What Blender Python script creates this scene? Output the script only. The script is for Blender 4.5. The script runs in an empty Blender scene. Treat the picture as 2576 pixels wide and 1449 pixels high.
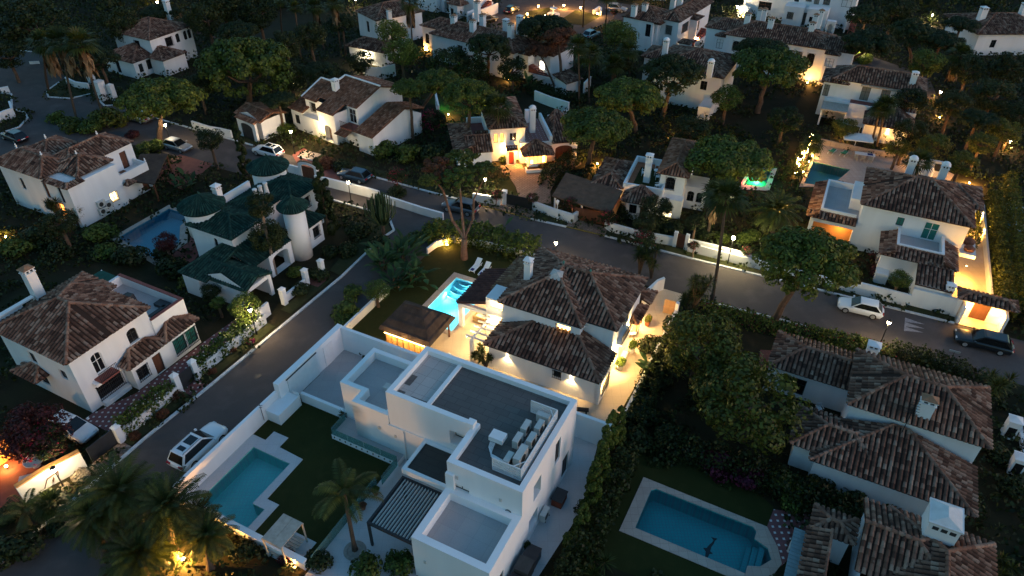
import bpy, math, random
import numpy as np
from mathutils import Vector
from mathutils.geometry import tessellate_polygon
R = math.radians
RNG = np.random.default_rng(7)
random.seed(5)
EXPO = 2.45
SC = bpy.context.scene
COL = SC.collection
# ------------------------------------------------------------------ camera geometry (used to measure the place)
CW, CH2, CZ = 2576.0, 724.5, 45.0
FPX, PIT, ROL = 1800.0, R(37.085), R(0.534)
_F = np.array([0, math.cos(PIT), -math.sin(PIT)]); _U = np.array([0, math.sin(PIT), math.cos(PIT)]); _X = np.array([1., 0, 0])
_X, _U = _X*math.cos(ROL)+_U*math.sin(ROL), -_X*math.sin(ROL)+_U*math.cos(ROL)
def G(px, py, z=0.0):
    """the point of the place at height z seen at this spot of the photograph"""
    d = _X*(px-CW/2)/FPX - _U*(py-CH2)/FPX + _F
    return np.array([0, 0, CZ]) + d*((z-CZ)/d[2])
def dist(p): return float((np.array(p)-[0, 0, CZ]) @ _F)
class Fr:
    def __init__(s, x, y, deg):
        s.o = (x, y); s.d = deg; a = R(deg); s.c, s.s = math.cos(a), math.sin(a)
    def w(s, x, y): return (s.o[0]+x*s.c-y*s.s, s.o[1]+x*s.s+y*s.c)
    def l(s, x, y):
        x -= s.o[0]; y -= s.o[1]; return (x*s.c+y*s.s, -x*s.s+y*s.c)
    def W(s, pts): return [s.w(*p) for p in pts]
# ------------------------------------------------------------------ materials
MAT = {}
def nodes(name):
    m = bpy.data.materials.new(name); m.use_nodes = True
    nt = m.node_tree; b = nt.nodes['Principled BSDF']
    MAT[name] = m
    return m, nt, b
def N(nt, t, **k):
    n = nt.nodes.new(t)
    for a, v in k.items(): setattr(n, a, v)
    return n
def mixc(nt, fac, a, b, mode='MIX'):
    n = N(nt, 'ShaderNodeMix', data_type='RGBA', blend_type=mode)
    for s, v in ((0, fac), (6, a), (7, b)):
        if hasattr(v, 'node'): nt.links.new(v, n.inputs[s])
        else: n.inputs[s].default_value = v if s == 0 else (*v, 1)
    return n.outputs[2]
def noise(nt, vec, scale, detail=4, rough=.55):
    n = N(nt, 'ShaderNodeTexNoise'); n.inputs['Scale'].default_value = scale; n.inputs['Detail'].default_value = detail
    n.inputs['Roughness'].default_value = rough; nt.links.new(vec, n.inputs['Vector']); return n.outputs['Fac']
def remap(nt, v, a, b, c=0., d=1.):
    n = N(nt, 'ShaderNodeMapRange'); nt.links.new(v, n.inputs[0])
    for i, x in enumerate((a, b, c, d)): n.inputs[i+1].default_value = x
    return n.outputs[0]
def ocoord(nt, scale=(1, 1, 1)):
    t = N(nt, 'ShaderNodeTexCoord'); mp = N(nt, 'ShaderNodeMapping'); mp.inputs['Scale'].default_value = scale
    nt.links.new(t.outputs['Object'], mp.inputs['Vector']); return mp.outputs[0]
def bump(nt, b, h, strength=.3, dist=.02):
    n = N(nt, 'ShaderNodeBump'); n.inputs['Strength'].default_value = strength; n.inputs['Distance'].default_value = dist
    nt.links.new(h, n.inputs['Height']); nt.links.new(n.outputs[0], b.inputs['Normal'])
def mat(name, col, rough=.8, var=.15, scale=1.2, fine=18., metal=0., bmp=.15, streak=False, spec=.3, col2=None):
    m, nt, b = nodes(name)
    v = ocoord(nt, (1, 1, .12) if streak else (1, 1, 1))
    v2 = ocoord(nt)
    n1 = remap(nt, noise(nt, v, scale), .3, .7); n2 = noise(nt, v2, fine, 3)
    lo = tuple(c*(1-var) for c in col); hi = col2 or tuple(min(1, c*(1+var*.6)) for c in col)
    c = mixc(nt, n1, lo, hi)
    c = mixc(nt, remap(nt, n2, .3, .75, 0, var*.9), c, tuple(x*.45 for x in col))
    nt.links.new(c, b.inputs['Base Color']); b.inputs['Roughness'].default_value = rough
    b.inputs['Metallic'].default_value = metal; b.inputs['Specular IOR Level'].default_value = spec
    if bmp: bump(nt, b, n2, bmp)
    return m
def emit(name, col, strength):
    m, nt, b = nodes(name)
    b.inputs['Base Color'].default_value = (*[min(1, c) for c in col], 1); b.inputs['Emission Color'].default_value = (*col, 1)
    b.inputs['Emission Strength'].default_value = strength; b.inputs['Roughness'].default_value = .3
    return m
def leafmat(name, dark, mid, light, transl=.25, rough=.55):
    m, nt, b = nodes(name)
    uv = N(nt, 'ShaderNodeUVMap'); sp = N(nt, 'ShaderNodeSeparateXYZ'); nt.links.new(uv.outputs[0], sp.inputs[0])
    r = N(nt, 'ShaderNodeValToRGB'); e = r.color_ramp.elements
    e[0].position = 0; e[0].color = (*dark, 1); e[1].position = 1; e[1].color = (*light, 1)
    k = e.new(.55); k.color = (*mid, 1)
    nt.links.new(sp.outputs[0], r.inputs[0])
    oi = N(nt, 'ShaderNodeObjectInfo')
    c = mixc(nt, 1., r.outputs[0], mixc(nt, oi.outputs['Random'], (.75, .8, .75), (1.2, 1.1, 1.)), 'MULTIPLY')
    nt.links.new(c, b.inputs['Base Color']); b.inputs['Roughness'].default_value = rough; b.inputs['Specular IOR Level'].default_value = .25
    tr = N(nt, 'ShaderNodeBsdfTranslucent'); nt.links.new(c, tr.inputs[0])
    mx = N(nt, 'ShaderNodeMixShader'); mx.inputs[0].default_value = transl
    nt.links.new(b.outputs[0], mx.inputs[1]); nt.links.new(tr.outputs[0], mx.inputs[2])
    nt.links.new(mx.outputs[0], nt.nodes['Material Output'].inputs[0])
    return m
def tilemat(name, ramp, valley):
    """clay tiles: each tile takes its own tone (a random number stored per tile), blotched by lichen"""
    m, nt, b = nodes(name)
    uv = N(nt, 'ShaderNodeUVMap'); sp = N(nt, 'ShaderNodeSeparateXYZ'); nt.links.new(uv.outputs[0], sp.inputs[0])
    r = N(nt, 'ShaderNodeValToRGB'); e = r.color_ramp.elements
    e[0].position = 0; e[0].color = (*ramp[0], 1); e[1].position = 1; e[1].color = (*ramp[-1], 1)
    for i, c in enumerate(ramp[1:-1]): e.new((i+1)/(len(ramp)-1)).color = (*c, 1)
    nt.links.new(sp.outputs[0], r.inputs[0])
    v = ocoord(nt); n1 = noise(nt, v, .55, 4); n2 = noise(nt, v, 9, 3)
    c = mixc(nt, remap(nt, n1, .35, .7), tuple(x*.72 for x in (1, 1, 1)), (1.12, 1.08, 1.05))
    c = mixc(nt, 1., r.outputs[0], c, 'MULTIPLY')
    c = mixc(nt, remap(nt, n2, .55, .78, 0, .75), c, (.055, .05, .04))
    c = mixc(nt, remap(nt, noise(nt, v, 4.3, 2), .66, .8, 0, .5), c, (.28, .25, .2))
    c = mixc(nt, sp.outputs[1], c, valley)
    nt.links.new(c, b.inputs['Base Color']); b.inputs['Roughness'].default_value = .9; b.inputs['Specular IOR Level'].default_value = .15
    bump(nt, b, n2, .3)
    return m
def brickmat(name, c1, c2, mortar, w, h, msize=.02, off=.5, rough=.85, var=.2, swap=False):
    m, nt, b = nodes(name); v = ocoord(nt)
    t = N(nt, 'ShaderNodeTexBrick', offset=off); nt.links.new(v, t.inputs['Vector'])
    for k, x in (('Color1', c1), ('Color2', c2), ('Mortar', mortar)): t.inputs[k].default_value = (*x, 1)
    t.inputs['Scale'].default_value = 1; t.inputs['Mortar Size'].default_value = msize; t.inputs['Brick Width'].default_value = w; t.inputs['Row Height'].default_value = h
    t.inputs['Mortar Smooth'].default_value = .1
    n = noise(nt, v, .7, 5); n2 = noise(nt, v, 14, 3)
    c = mixc(nt, remap(nt, n, .32, .7, var, 0), t.outputs[0], tuple(x*.4 for x in c1))
    c = mixc(nt, remap(nt, n2, .4, .8, 0, .35), c, tuple(x*.6 for x in c2))
    nt.links.new(c, b.inputs['Base Color']); b.inputs['Roughness'].default_value = rough; b.inputs['Specular IOR Level'].default_value = .25
    bump(nt, b, t.outputs['Fac'], -.2, .01)
    return m
def dotmat(name, base, dot, pitch=.5, size=.17):
    m, nt, b = nodes(name); v = ocoord(nt, (1/pitch, 1/pitch, 1)); sp = N(nt, 'ShaderNodeSeparateXYZ'); nt.links.new(v, sp.inputs[0])
    def frac(o):
        f = N(nt, 'ShaderNodeMath', operation='FRACT'); nt.links.new(o, f.inputs[0])
        l = N(nt, 'ShaderNodeMath', operation='LESS_THAN'); l.inputs[1].default_value = size/pitch; nt.links.new(f.outputs[0], l.inputs[0]); return l.outputs[0]
    k = N(nt, 'ShaderNodeMath', operation='MULTIPLY'); nt.links.new(frac(sp.outputs[0]), k.inputs[0]); nt.links.new(frac(sp.outputs[1]), k.inputs[1])
    v2 = ocoord(nt); n = noise(nt, v2, 1.3, 4)
    c = mixc(nt, k.outputs[0], mixc(nt, n, tuple(x*.6 for x in base), tuple(x*1.2 for x in base)), dot)
    nt.links.new(c, b.inputs['Base Color']); b.inputs['Roughness'].default_value = .7
    return m
def watermat(name, tint, deep=.0):
    m, nt, b = nodes(name)
    tr = N(nt, 'ShaderNodeBsdfTransparent'); tr.inputs[0].default_value = (*tint, 1)
    gl = N(nt, 'ShaderNodeBsdfGlossy'); gl.inputs['Roughness'].default_value = .03
    v = ocoord(nt); n = noise(nt, v, 2.2, 3)
    bp = N(nt, 'ShaderNodeBump'); bp.inputs['Strength'].default_value = .12; bp.inputs['Distance'].default_value = .05
    nt.links.new(n, bp.inputs['Height']); nt.links.new(bp.outputs[0], gl.inputs['Normal'])
    fr = N(nt, 'ShaderNodeFresnel'); fr.inputs[0].default_value = 1.33; nt.links.new(bp.outputs[0], fr.inputs['Normal'])
    mx = N(nt, 'ShaderNodeMixShader'); nt.links.new(fr.outputs[0], mx.inputs[0]); nt.links.new(tr.outputs[0], mx.inputs[1]); nt.links.new(gl.outputs[0], mx.inputs[2])
    nt.links.new(mx.outputs[0], nt.nodes['Material Output'].inputs[0]); return m
def glassmat(name, tint, frac=.55, rough=.05):
    m, nt, b = nodes(name)
    tr = N(nt, 'ShaderNodeBsdfTransparent'); tr.inputs[0].default_value = (*tint, 1)
    b.inputs['Base Color'].default_value = (*[c*.5 for c in tint], 1); b.inputs['Roughness'].default_value = rough
    mx = N(nt, 'ShaderNodeMixShader'); mx.inputs[0].default_value = frac
    nt.links.new(b.outputs[0], mx.inputs[1]); nt.links.new(tr.outputs[0], mx.inputs[2])
    nt.links.new(mx.outputs[0], nt.nodes['Material Output'].inputs[0]); return m
def pattern_ground(name, cols, scales, rough=.95, bmp=.3):
    m, nt, b = nodes(name); v = ocoord(nt)
    c = mixc(nt, remap(nt, noise(nt, v, scales[0], 5), .35, .65), cols[0], cols[1])
    c = mixc(nt, remap(nt, noise(nt, v, scales[1], 4), .5, .7, 0, .8), c, cols[2])
    n = noise(nt, v, scales[2], 3)
    c = mixc(nt, remap(nt, n, .35, .75, 0, .55), c, tuple(x*.45 for x in cols[0]))
    nt.links.new(c, b.inputs['Base Color']); b.inputs['Roughness'].default_value = rough; b.inputs['Specular IOR Level'].default_value = .2
    bump(nt, b, n, bmp, .03); return m
# walls
mat('white_wall', (.80, .80, .80), .85, .07, .9, 22, streak=True, bmp=.12)
mat('modern_white', (.84, .85, .86), .75, .04, .8, 26, streak=True, bmp=.06)
mat('cream_wall', (.78, .76, .62), .85, .07, .9, 22, streak=True)
mat('ochre_wall', (.62, .30, .10), .85, .15, .9, 22, streak=True)
mat('old_white', (.70, .69, .67), .9, .14, 1.5, 16, streak=True)
mat('trim_white', (.80, .79, .77), .7, .06, 2, 20)
mat('kerb_white', (.68, .68, .67), .85, .22, 3, 14)
mat('dark_frame', (.035, .034, .033), .5, .2, 3, 20, spec=.4)
mat('iron', (.02, .02, .022), .5, .2, 3, 20, metal=.3)
mat('brown_wood', (.14, .055, .03), .6, .25, 2.5, 25, streak=True)
mat('red_door', (.42, .05, .03), .45, .15, 2, 18)
mat('grey_slab_dark', (.07, .07, .068), .9, .3, .8, 9)
mat('timber_pale', (.42, .39, .33), .8, .2, 3, 22)
mat('charcoal', (.035, .038, .042), .5, .2, 2, 18)
mat('grey_shutter', (.22, .21, .18), .7, .15, 3, 30)
mat('green_shutter', (.05, .22, .18), .6, .15, 3, 30)
mat('steel', (.55, .56, .57), .35, .1, 3, 20, metal=.6)
mat('ac_grey', (.56, .56, .53), .55, .08, 3, 18)
mat('plastic_white', (.8, .8, .8), .45, .05, 3, 18)
mat('wicker', (.34, .23, .11), .8, .3, 5, 40)
mat('cushion', (.75, .70, .60), .9, .06, 3, 25)
mat('navy_cloth', (.02, .03, .16), .9, .15, 4, 25)
mat('green_cloth', (.03, .24, .17), .85, .15, 3, 25)
mat('canvas_white', (.78, .80, .80), .85, .05, 2, 25)
mat('green_net', (.015, .085, .065), .9, .25, 2, 12)
mat('terracotta', (.36, .14, .07), .85, .2, 4, 20)
mat('terrace_red', (.24, .075, .06), .8, .2, 1.4, 14)
mat('tank_blue', (.12, .32, .36), .5, .2, 2, 15)
mat('zinc', (.20, .29, .31), .55, .15, 2, 15)
mat('soil', (.05, .032, .02), .95, .3, 1.5, 12)
mat('rock', (.32, .29, .25), .95, .3, 3, 12)
mat('bark', (.13, .08, .052), .95, .35, 3, 14, bmp=.6)
mat('bark_pale', (.26, .18, .13), .95, .3, 3, 14, bmp=.6)
mat('bark_red', (.20, .095, .06), .95, .35, 3, 14, bmp=.6)
mat('palm_bark', (.10, .07, .05), .95, .35, 4, 18, bmp=.6)
mat('bamboo', (.44, .26, .10), .8, .25, 6, 30, streak=True)
# glass and lit panes
for nm, c in (('dark_glass', (.012, .014, .016)), ('teal_glass', (.03, .17, .14)), ('car_glass', (.008, .010, .012))):
    m_, nt_, b_ = nodes(nm); b_.inputs['Base Color'].default_value = (*c, 1); b_.inputs['Roughness'].default_value = .08; b_.inputs['Specular IOR Level'].default_value = .5
glassmat('balustrade_glass', (.45, .78, .76), .62)
emit('lit_warm', (1., .62, .20), 2.2); emit('lit_orange', (1., .30, .05), 1.3); emit('lit_pale', (1., .92, .70), 2.4)
emit('lamp_glow', (1., .80, .48), 30); emit('lamp_orange', (1., .58, .18), 26); emit('pool_lamp', (.7, .95, 1.), 6)
emit('led_strip', (1., .60, .18), 5); emit('festoon', (1., .55, .15), 30); emit('ember', (1., .50, .10), 18)
# roofs
tilemat('tile_brown', [(.07, .036, .026), (.15, .075, .05), (.215, .11, .075), (.29, .165, .115), (.38, .26, .19)], (.045, .027, .02))
tilemat('tile_maroon', [(.09, .04, .034), (.12, .05, .042), (.15, .064, .052)], (.05, .024, .022))
tilemat('tile_buff', [(.16, .085, .05), (.24, .13, .075), (.30, .17, .10), (.38, .25, .16)], (.06, .035, .025))
tilemat('tile_orange', [(.15, .065, .035), (.24, .105, .058), (.30, .145, .085), (.38, .21, .14)], (.065, .032, .022))
tilemat('tile_green', [(.007, .029, .024), (.012, .044, .036), (.017, .061, .049), (.031, .085, .068)], (.007, .024, .020))
mat('mortar', (.55, .52, .48), .9, .25, 3, 12)
mat('thatch', (.075, .05, .038), .98, .35, 1.6, 30, bmp=.9, streak=True)
mat('thatch_red', (.15, .085, .055), .98, .3, 1.6, 30, bmp=.9)
brickmat('roof_slab', (.115, .108, .104), (.145, .135, .128), (.055, .05, .048), 1.15, .57, .012, .5)
brickmat('roof_slab_light', (.46, .42, .39), (.52, .47, .44), (.25, .22, .2), .95, .95, .012, 0., var=.1)
brickmat('roof_slab_dark', (.05, .05, .046), (.06, .058, .052), (.03, .03, .028), 1.1, .55, .012, .5)
brickmat('paver_grey', (.42, .40, .40), (.46, .44, .43), (.33, .31, .31), 1.2, 1.2, .008, 0., var=.12)
brickmat('paver_white', (.55, .54, .54), (.58, .57, .57), (.44, .43, .43), .9, .9, .008, 0., var=.1)
brickmat('paver_pink', (.46, .36, .30), (.52, .42, .35), (.34, .26, .22), .6, .6, .012, 0., var=.15)
brickmat('paver_cream', (.58, .46, .33), (.62, .50, .37), (.42, .33, .24), .8, .8, .008, 0., var=.12)
brickmat('cobble', (.26, .18, .14), (.36, .26, .20), (.13, .095, .075), .42, .30, .035, .5, var=.3)
brickmat('red_paver', (.20, .07, .055), (.25, .095, .07), (.12, .05, .04), .3, .3, .02, 0., var=.2)
brickmat('brick_red', (.22, .08, .055), (.28, .11, .075), (.2, .16, .13), .3, .09, .012, .5)
dotmat('dot_tile', (.20, .07, .07), (.62, .58, .56))
dotmat('dot_tile_roof', (.26, .11, .10), (.55, .48, .46), .55, .12)
brickmat('pool_tile', (.30, .84, .74), (.33, .87, .77), (.4, .72, .70), .3, .3, .02, 0., var=.06)
brickmat('pool_tile_deep', (.06, .48, .48), (.07, .51, .51), (.1, .38, .42), .25, .25, .03, 0., var=.08)
brickmat('pool_tile_blue', (.08, .36, .50), (.09, .39, .53), (.14, .42, .5), .25, .25, .03, 0., var=.08)
brickmat('pool_tile_lit', (.30, .72, .82), (.33, .75, .85), (.4, .75, .8), .3, .3, .02, 0., var=.03)
brickmat('pool_tile_green', (.10, .42, .36), (.11, .45, .38), (.2, .45, .4), .25, .25, .03, 0., var=.06)
watermat('water', (.80, .96, .98)); watermat('water_clear', (.85, .98, 1.))
# ground
pattern_ground('asphalt', [(.088, .074, .070), (.112, .094, .088), (.14, .118, .11)], [.12, .5, 24], .9, .25)
pattern_ground('garden_earth', [(.022, .018, .008), (.03, .028, .010), (.05, .034, .016)], [.25, .6, 9])
pattern_ground('lawn', [(.026, .032, .006), (.034, .040, .008), (.042, .044, .010)], [.35, 1.2, 26])
pattern_ground('verge_grass', [(.035, .042, .014), (.05, .052, .02), (.075, .06, .03)], [.5, 1.6, 22])
pattern_ground('clay_court', [(.20, .085, .05), (.17, .07, .045), (.14, .07, .05)], [.2, .9, 10])
# foliage
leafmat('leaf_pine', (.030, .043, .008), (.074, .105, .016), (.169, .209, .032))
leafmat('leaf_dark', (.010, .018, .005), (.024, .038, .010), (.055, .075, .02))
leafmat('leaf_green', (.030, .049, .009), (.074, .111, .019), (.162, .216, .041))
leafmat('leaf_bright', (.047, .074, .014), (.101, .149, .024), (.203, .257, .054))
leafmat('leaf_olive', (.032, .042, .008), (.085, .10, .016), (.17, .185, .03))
leafmat('leaf_red', (.06, .022, .012), (.12, .045, .022), (.19, .085, .04))
leafmat('leaf_maroon', (.025, .008, .01), (.055, .015, .018), (.13, .03, .03))
leafmat('leaf_magenta', (.10, .008, .035), (.22, .014, .07), (.36, .03, .12))
leafmat('leaf_pinkred', (.18, .01, .03), (.34, .02, .06), (.48, .05, .10))
leafmat('leaf_blossom', (.30, .22, .16), (.42, .33, .25), (.55, .48, .40))
leafmat('leaf_white', (.35, .36, .38), (.5, .5, .52), (.65, .65, .65))
leafmat('leaf_palm', (.018, .028, .006), (.045, .062, .012), (.10, .12, .024), .2)
leafmat('leaf_banana', (.02, .05, .018), (.045, .10, .034), (.10, .17, .06), .3)
leafmat('leaf_dry', (.08, .05, .025), (.15, .095, .05), (.24, .165, .09), .15)
leafmat('leaf_grey', (.04, .06, .055), (.075, .105, .095), (.13, .17, .155), .2)
# car paint
for nm, c, me in (('paint_white', (.72, .74, .76), 0), ('paint_black', (.008, .011, .014), 0), ('paint_silver', (.36, .37, .39), .5), ('paint_grey', (.10, .12, .14), .4), ('paint_teal', (.25, .38, .40), .3), ('paint_blue', (.03, .06, .09), .2)):
    m_, nt_, b_ = nodes(nm); b_.inputs['Base Color'].default_value = (*c, 1); b_.inputs['Roughness'].default_value = .28; b_.inputs['Metallic'].default_value = me; b_.inputs['Coat Weight'].default_value = .6; b_.inputs['Coat Roughness'].default_value = .08
mat('tyre', (.018, .018, .018), .85, .2, 8, 30)
for nm, c in (('tail_red', (.35, .01, .012)), ('head_clear', (.6, .62, .64))):
    m_, nt_, b_ = nodes(nm); b_.inputs['Base Color'].default_value = (*c, 1); b_.inputs['Roughness'].default_value = .15
# ------------------------------------------------------------------ mesh builder
class MB:
    def __init__(s): s.V = []; s.F = []; s.U = []
    def add(s, vs, fs, uv=None):
        o = len(s.V); s.V += [tuple(map(float, v)) for v in vs]; s.F += [tuple(i+o for i in f) for f in fs]
        s.U += [uv or (.5, 0)]*len(vs); return s
    def box(s, x0, y0, z0, x1, y1, z1):
        if x0 > x1: x0, x1 = x1, x0
        if y0 > y1: y0, y1 = y1, y0
        if z0 > z1: z0, z1 = z1, z0
        return s.add([(x0, y0, z0), (x1, y0, z0), (x1, y1, z0), (x0, y1, z0), (x0, y0, z1), (x1, y0, z1), (x1, y1, z1), (x0, y1, z1)],
                     [(0, 3, 2, 1), (4, 5, 6, 7), (0, 1, 5, 4), (1, 2, 6, 5), (2, 3, 7, 6), (3, 0, 4, 7)])
    def cbox(s, cx, cy, z0, sx, sy, sz): return s.box(cx-sx/2, cy-sy/2, z0, cx+sx/2, cy+sy/2, z0+sz)
    def obox(s, p, q, w, z0, z1):
        """a box along p-q, w wide"""
        p = np.array(p[:2], float); q = np.array(q[:2], float); d = (q-p)/max(1e-6, np.linalg.norm(q-p)); n = np.array([-d[1], d[0]])*w/2
        return s.prism([p-n, q-n, q+n, p+n], z0, z1)
    def bar(s, p, q, w, h=None):
        """square bar between two 3D points"""
        p = Vector(p); q = Vector(q); d = (q-p).normalized(); up = Vector((0, 0, 1)) if abs(d.z) < .95 else Vector((1, 0, 0))
        a = d.cross(up).normalized()*w/2; b = a.cross(d).normalized()*(h or w)/2
        vs = [p-a-b, p+a-b, p+a+b, p-a+b, q-a-b, q+a-b, q+a+b, q-a+b]
        return s.add(vs, [(0, 1, 2, 3), (7, 6, 5, 4), (0, 4, 5, 1), (1, 5, 6, 2), (2, 6, 7, 3), (3, 7, 4, 0)])
    def prism(s, poly, z0, z1):
        n = len(poly); a = sum(poly[i][0]*poly[(i+1) % n][1]-poly[(i+1) % n][0]*poly[i][1] for i in range(n))
        if a < 0: poly = poly[::-1]
        vs = [(p[0], p[1], z0) for p in poly]+[(p[0], p[1], z1) for p in poly]
        tri = tessellate_polygon([[Vector((p[0], p[1], 0)) for p in poly]])
        fs = []
        for t in tri:
            (ax, ay), (bx, by), (cx, cy) = [poly[i][:2] for i in t]
            t = tuple(t) if (bx-ax)*(cy-ay)-(by-ay)*(cx-ax) > 0 else tuple(reversed(t))
            fs += [tuple(i+n for i in t), tuple(reversed(t))]
        fs += [(i, (i+1) % n, (i+1) % n+n, i+n) for i in range(n)]
        return s.add(vs, fs)
    def sheet(s, poly, z, holes=()):
        loops = [[Vector((p[0], p[1], 0)) for p in poly]]+[[Vector((p[0], p[1], 0)) for p in h] for h in holes]
        flat = [v for l in loops for v in l]; fs = []
        for t in tessellate_polygon(loops):
            a, b, c = [flat[i] for i in t]
            fs.append(tuple(t) if (b.x-a.x)*(c.y-a.y)-(b.y-a.y)*(c.x-a.x) > 0 else tuple(reversed(t)))
        return s.add([(v.x, v.y, z) for v in flat], fs)
    def tube(s, pts, rad, n=8, cap=True):
        pts = [Vector(p) for p in pts]; rad = rad if hasattr(rad, '__len__') else [rad]*len(pts); vs = []; fs = []
        for i, p in enumerate(pts):
            d = (pts[min(i+1, len(pts)-1)]-pts[max(i-1, 0)]).normalized(); up = Vector((0, 0, 1)) if abs(d.z) < .9 else Vector((1, 0, 0))
            a = d.cross(up).normalized(); b = d.cross(a).normalized()
            vs += [p+(a*math.cos(2*math.pi*k/n)+b*math.sin(2*math.pi*k/n))*rad[i] for k in range(n)]
        for i in range(len(pts)-1):
            fs += [(i*n+k, i*n+(k+1) % n, (i+1)*n+(k+1) % n, (i+1)*n+k) for k in range(n)]
        if cap: fs += [tuple(range(n-1, -1, -1)), tuple(range((len(pts)-1)*n, len(pts)*n))]
        return s.add(vs, fs)
    def lathe(s, prof, n=16, c=(0, 0, 0)):
        vs = [(c[0]+r*math.cos(2*math.pi*k/n), c[1]+r*math.sin(2*math.pi*k/n), c[2]+z) for r, z in prof for k in range(n)]
        fs = [(i*n+k, i*n+(k+1) % n, (i+1)*n+(k+1) % n, (i+1)*n+k) for i in range(len(prof)-1) for k in range(n)]
        if prof[0][0] > 1e-3: fs.append(tuple(range(n-1, -1, -1)))
        if prof[-1][0] > 1e-3: fs.append(tuple(range((len(prof)-1)*n, len(prof)*n)))
        return s.add(vs, fs)
    def poly(s, pts, uv=None): return s.add(pts, [tuple(range(len(pts)))], uv)
    def mesh(s, name, mats, smooth=False):
        me = bpy.data.meshes.new(name); me.from_pydata(s.V, [], s.F)
        uv = me.uv_layers.new(name='UVMap'); li = np.empty(len(me.loops), dtype=np.int32); me.loops.foreach_get('vertex_index', li)
        uv.data.foreach_set('uv', np.array(s.U, dtype=np.float32)[li].ravel())
        for m in (mats if isinstance(mats, (list, tuple)) else [mats]): me.materials.append(MAT[m])
        if smooth: me.polygons.foreach_set('use_smooth', [True]*len(me.polygons))
        return me
def npmesh(name, V, F, UV, mt, smooth=False):
    """quads given as arrays: V (n,3), F (m,4), UV (n,2)"""
    me = bpy.data.meshes.new(name); nv, nf = len(V), len(F)
    me.vertices.add(nv); me.vertices.foreach_set('co', np.asarray(V, np.float32).ravel())
    me.loops.add(nf*4); me.loops.foreach_set('vertex_index', np.asarray(F, np.int32).ravel())
    me.polygons.add(nf); me.polygons.foreach_set('loop_start', np.arange(0, nf*4, 4, dtype=np.int32)); me.polygons.foreach_set('loop_total', np.full(nf, 4, np.int32))
    uv = me.uv_layers.new(name='UVMap'); uv.data.foreach_set('uv', np.asarray(UV, np.float32)[np.asarray(F).ravel()].ravel())
    me.materials.append(MAT[mt])
    if smooth: me.polygons.foreach_set('use_smooth', np.ones(nf, bool))
    me.update(calc_edges=True); me.validate(); return me
def thing(name, label, cat, loc=(0, 0, 0), deg=0, group=None):
    o = bpy.data.objects.new(name, None); COL.objects.link(o); o.empty_display_size = .3
    o.location = loc if len(loc) == 3 else (*loc, 0); o.rotation_euler = (0, 0, R(deg)); o['label'] = label; o['category'] = cat
    if group: o['group'] = group
    return o
def mk(name, mb, mats, parent=None, smooth=False, loc=None, label=None):
    me = mb.mesh(name, mats, smooth) if isinstance(mb, MB) else mb
    o = bpy.data.objects.new(name, me); COL.objects.link(o)
    if parent is not None: o.parent = parent
    if loc is not None: o.location = loc
    if label: o['label'] = label
    return o
def solo(name, mb, mats, label, cat, loc=(0, 0, 0), deg=0, group=None, smooth=False):
    o = mk(name, mb, mats, None, smooth); o.location = loc if len(loc) == 3 else (*loc, 0); o.rotation_euler = (0, 0, R(deg))
    o['label'] = label; o['category'] = cat
    if group: o['group'] = group
    return o
def struct(name, mb, mats, kind='structure', label=None):
    o = mk(name, mb, mats); o['kind'] = kind
    if label: o['label'] = label
    return o
def dup(o, loc=None, deg=None, label=None, group=None, parent=None, scale=None):
    c = o.copy(); COL.objects.link(c)
    if parent is not None: c.parent = parent
    if loc is not None: c.location = loc if len(loc) == 3 else (*loc, 0)
    if deg is not None: c.rotation_euler = (0, 0, R(deg))
    if label: c['label'] = label
    if group: c['group'] = group
    if scale: c.scale = (scale,)*3 if not hasattr(scale, '__len__') else scale
    for ch in list(o.children): dup(ch, parent=c)
    return c
def light(name, loc, col, power, parent=None, radius=.08, spot=None, aim=None):
    l = bpy.data.lights.new(name, 'SPOT' if spot else 'POINT'); l.color = col; l.energy = power; l.shadow_soft_size = radius
    if spot: l.spot_size = R(spot); l.spot_blend = .6
    o = bpy.data.objects.new(name, l); COL.objects.link(o); o.location = loc
    if aim is not None: o.rotation_euler = Vector(aim).to_track_quat('-Z', 'Y').to_euler()
    if parent is not None: o.parent = parent
    return o
EXCL = []      # polygons (world) where no undergrowth may stand
def keep_clear(poly): EXCL.append([tuple(p[:2]) for p in poly])
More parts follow.
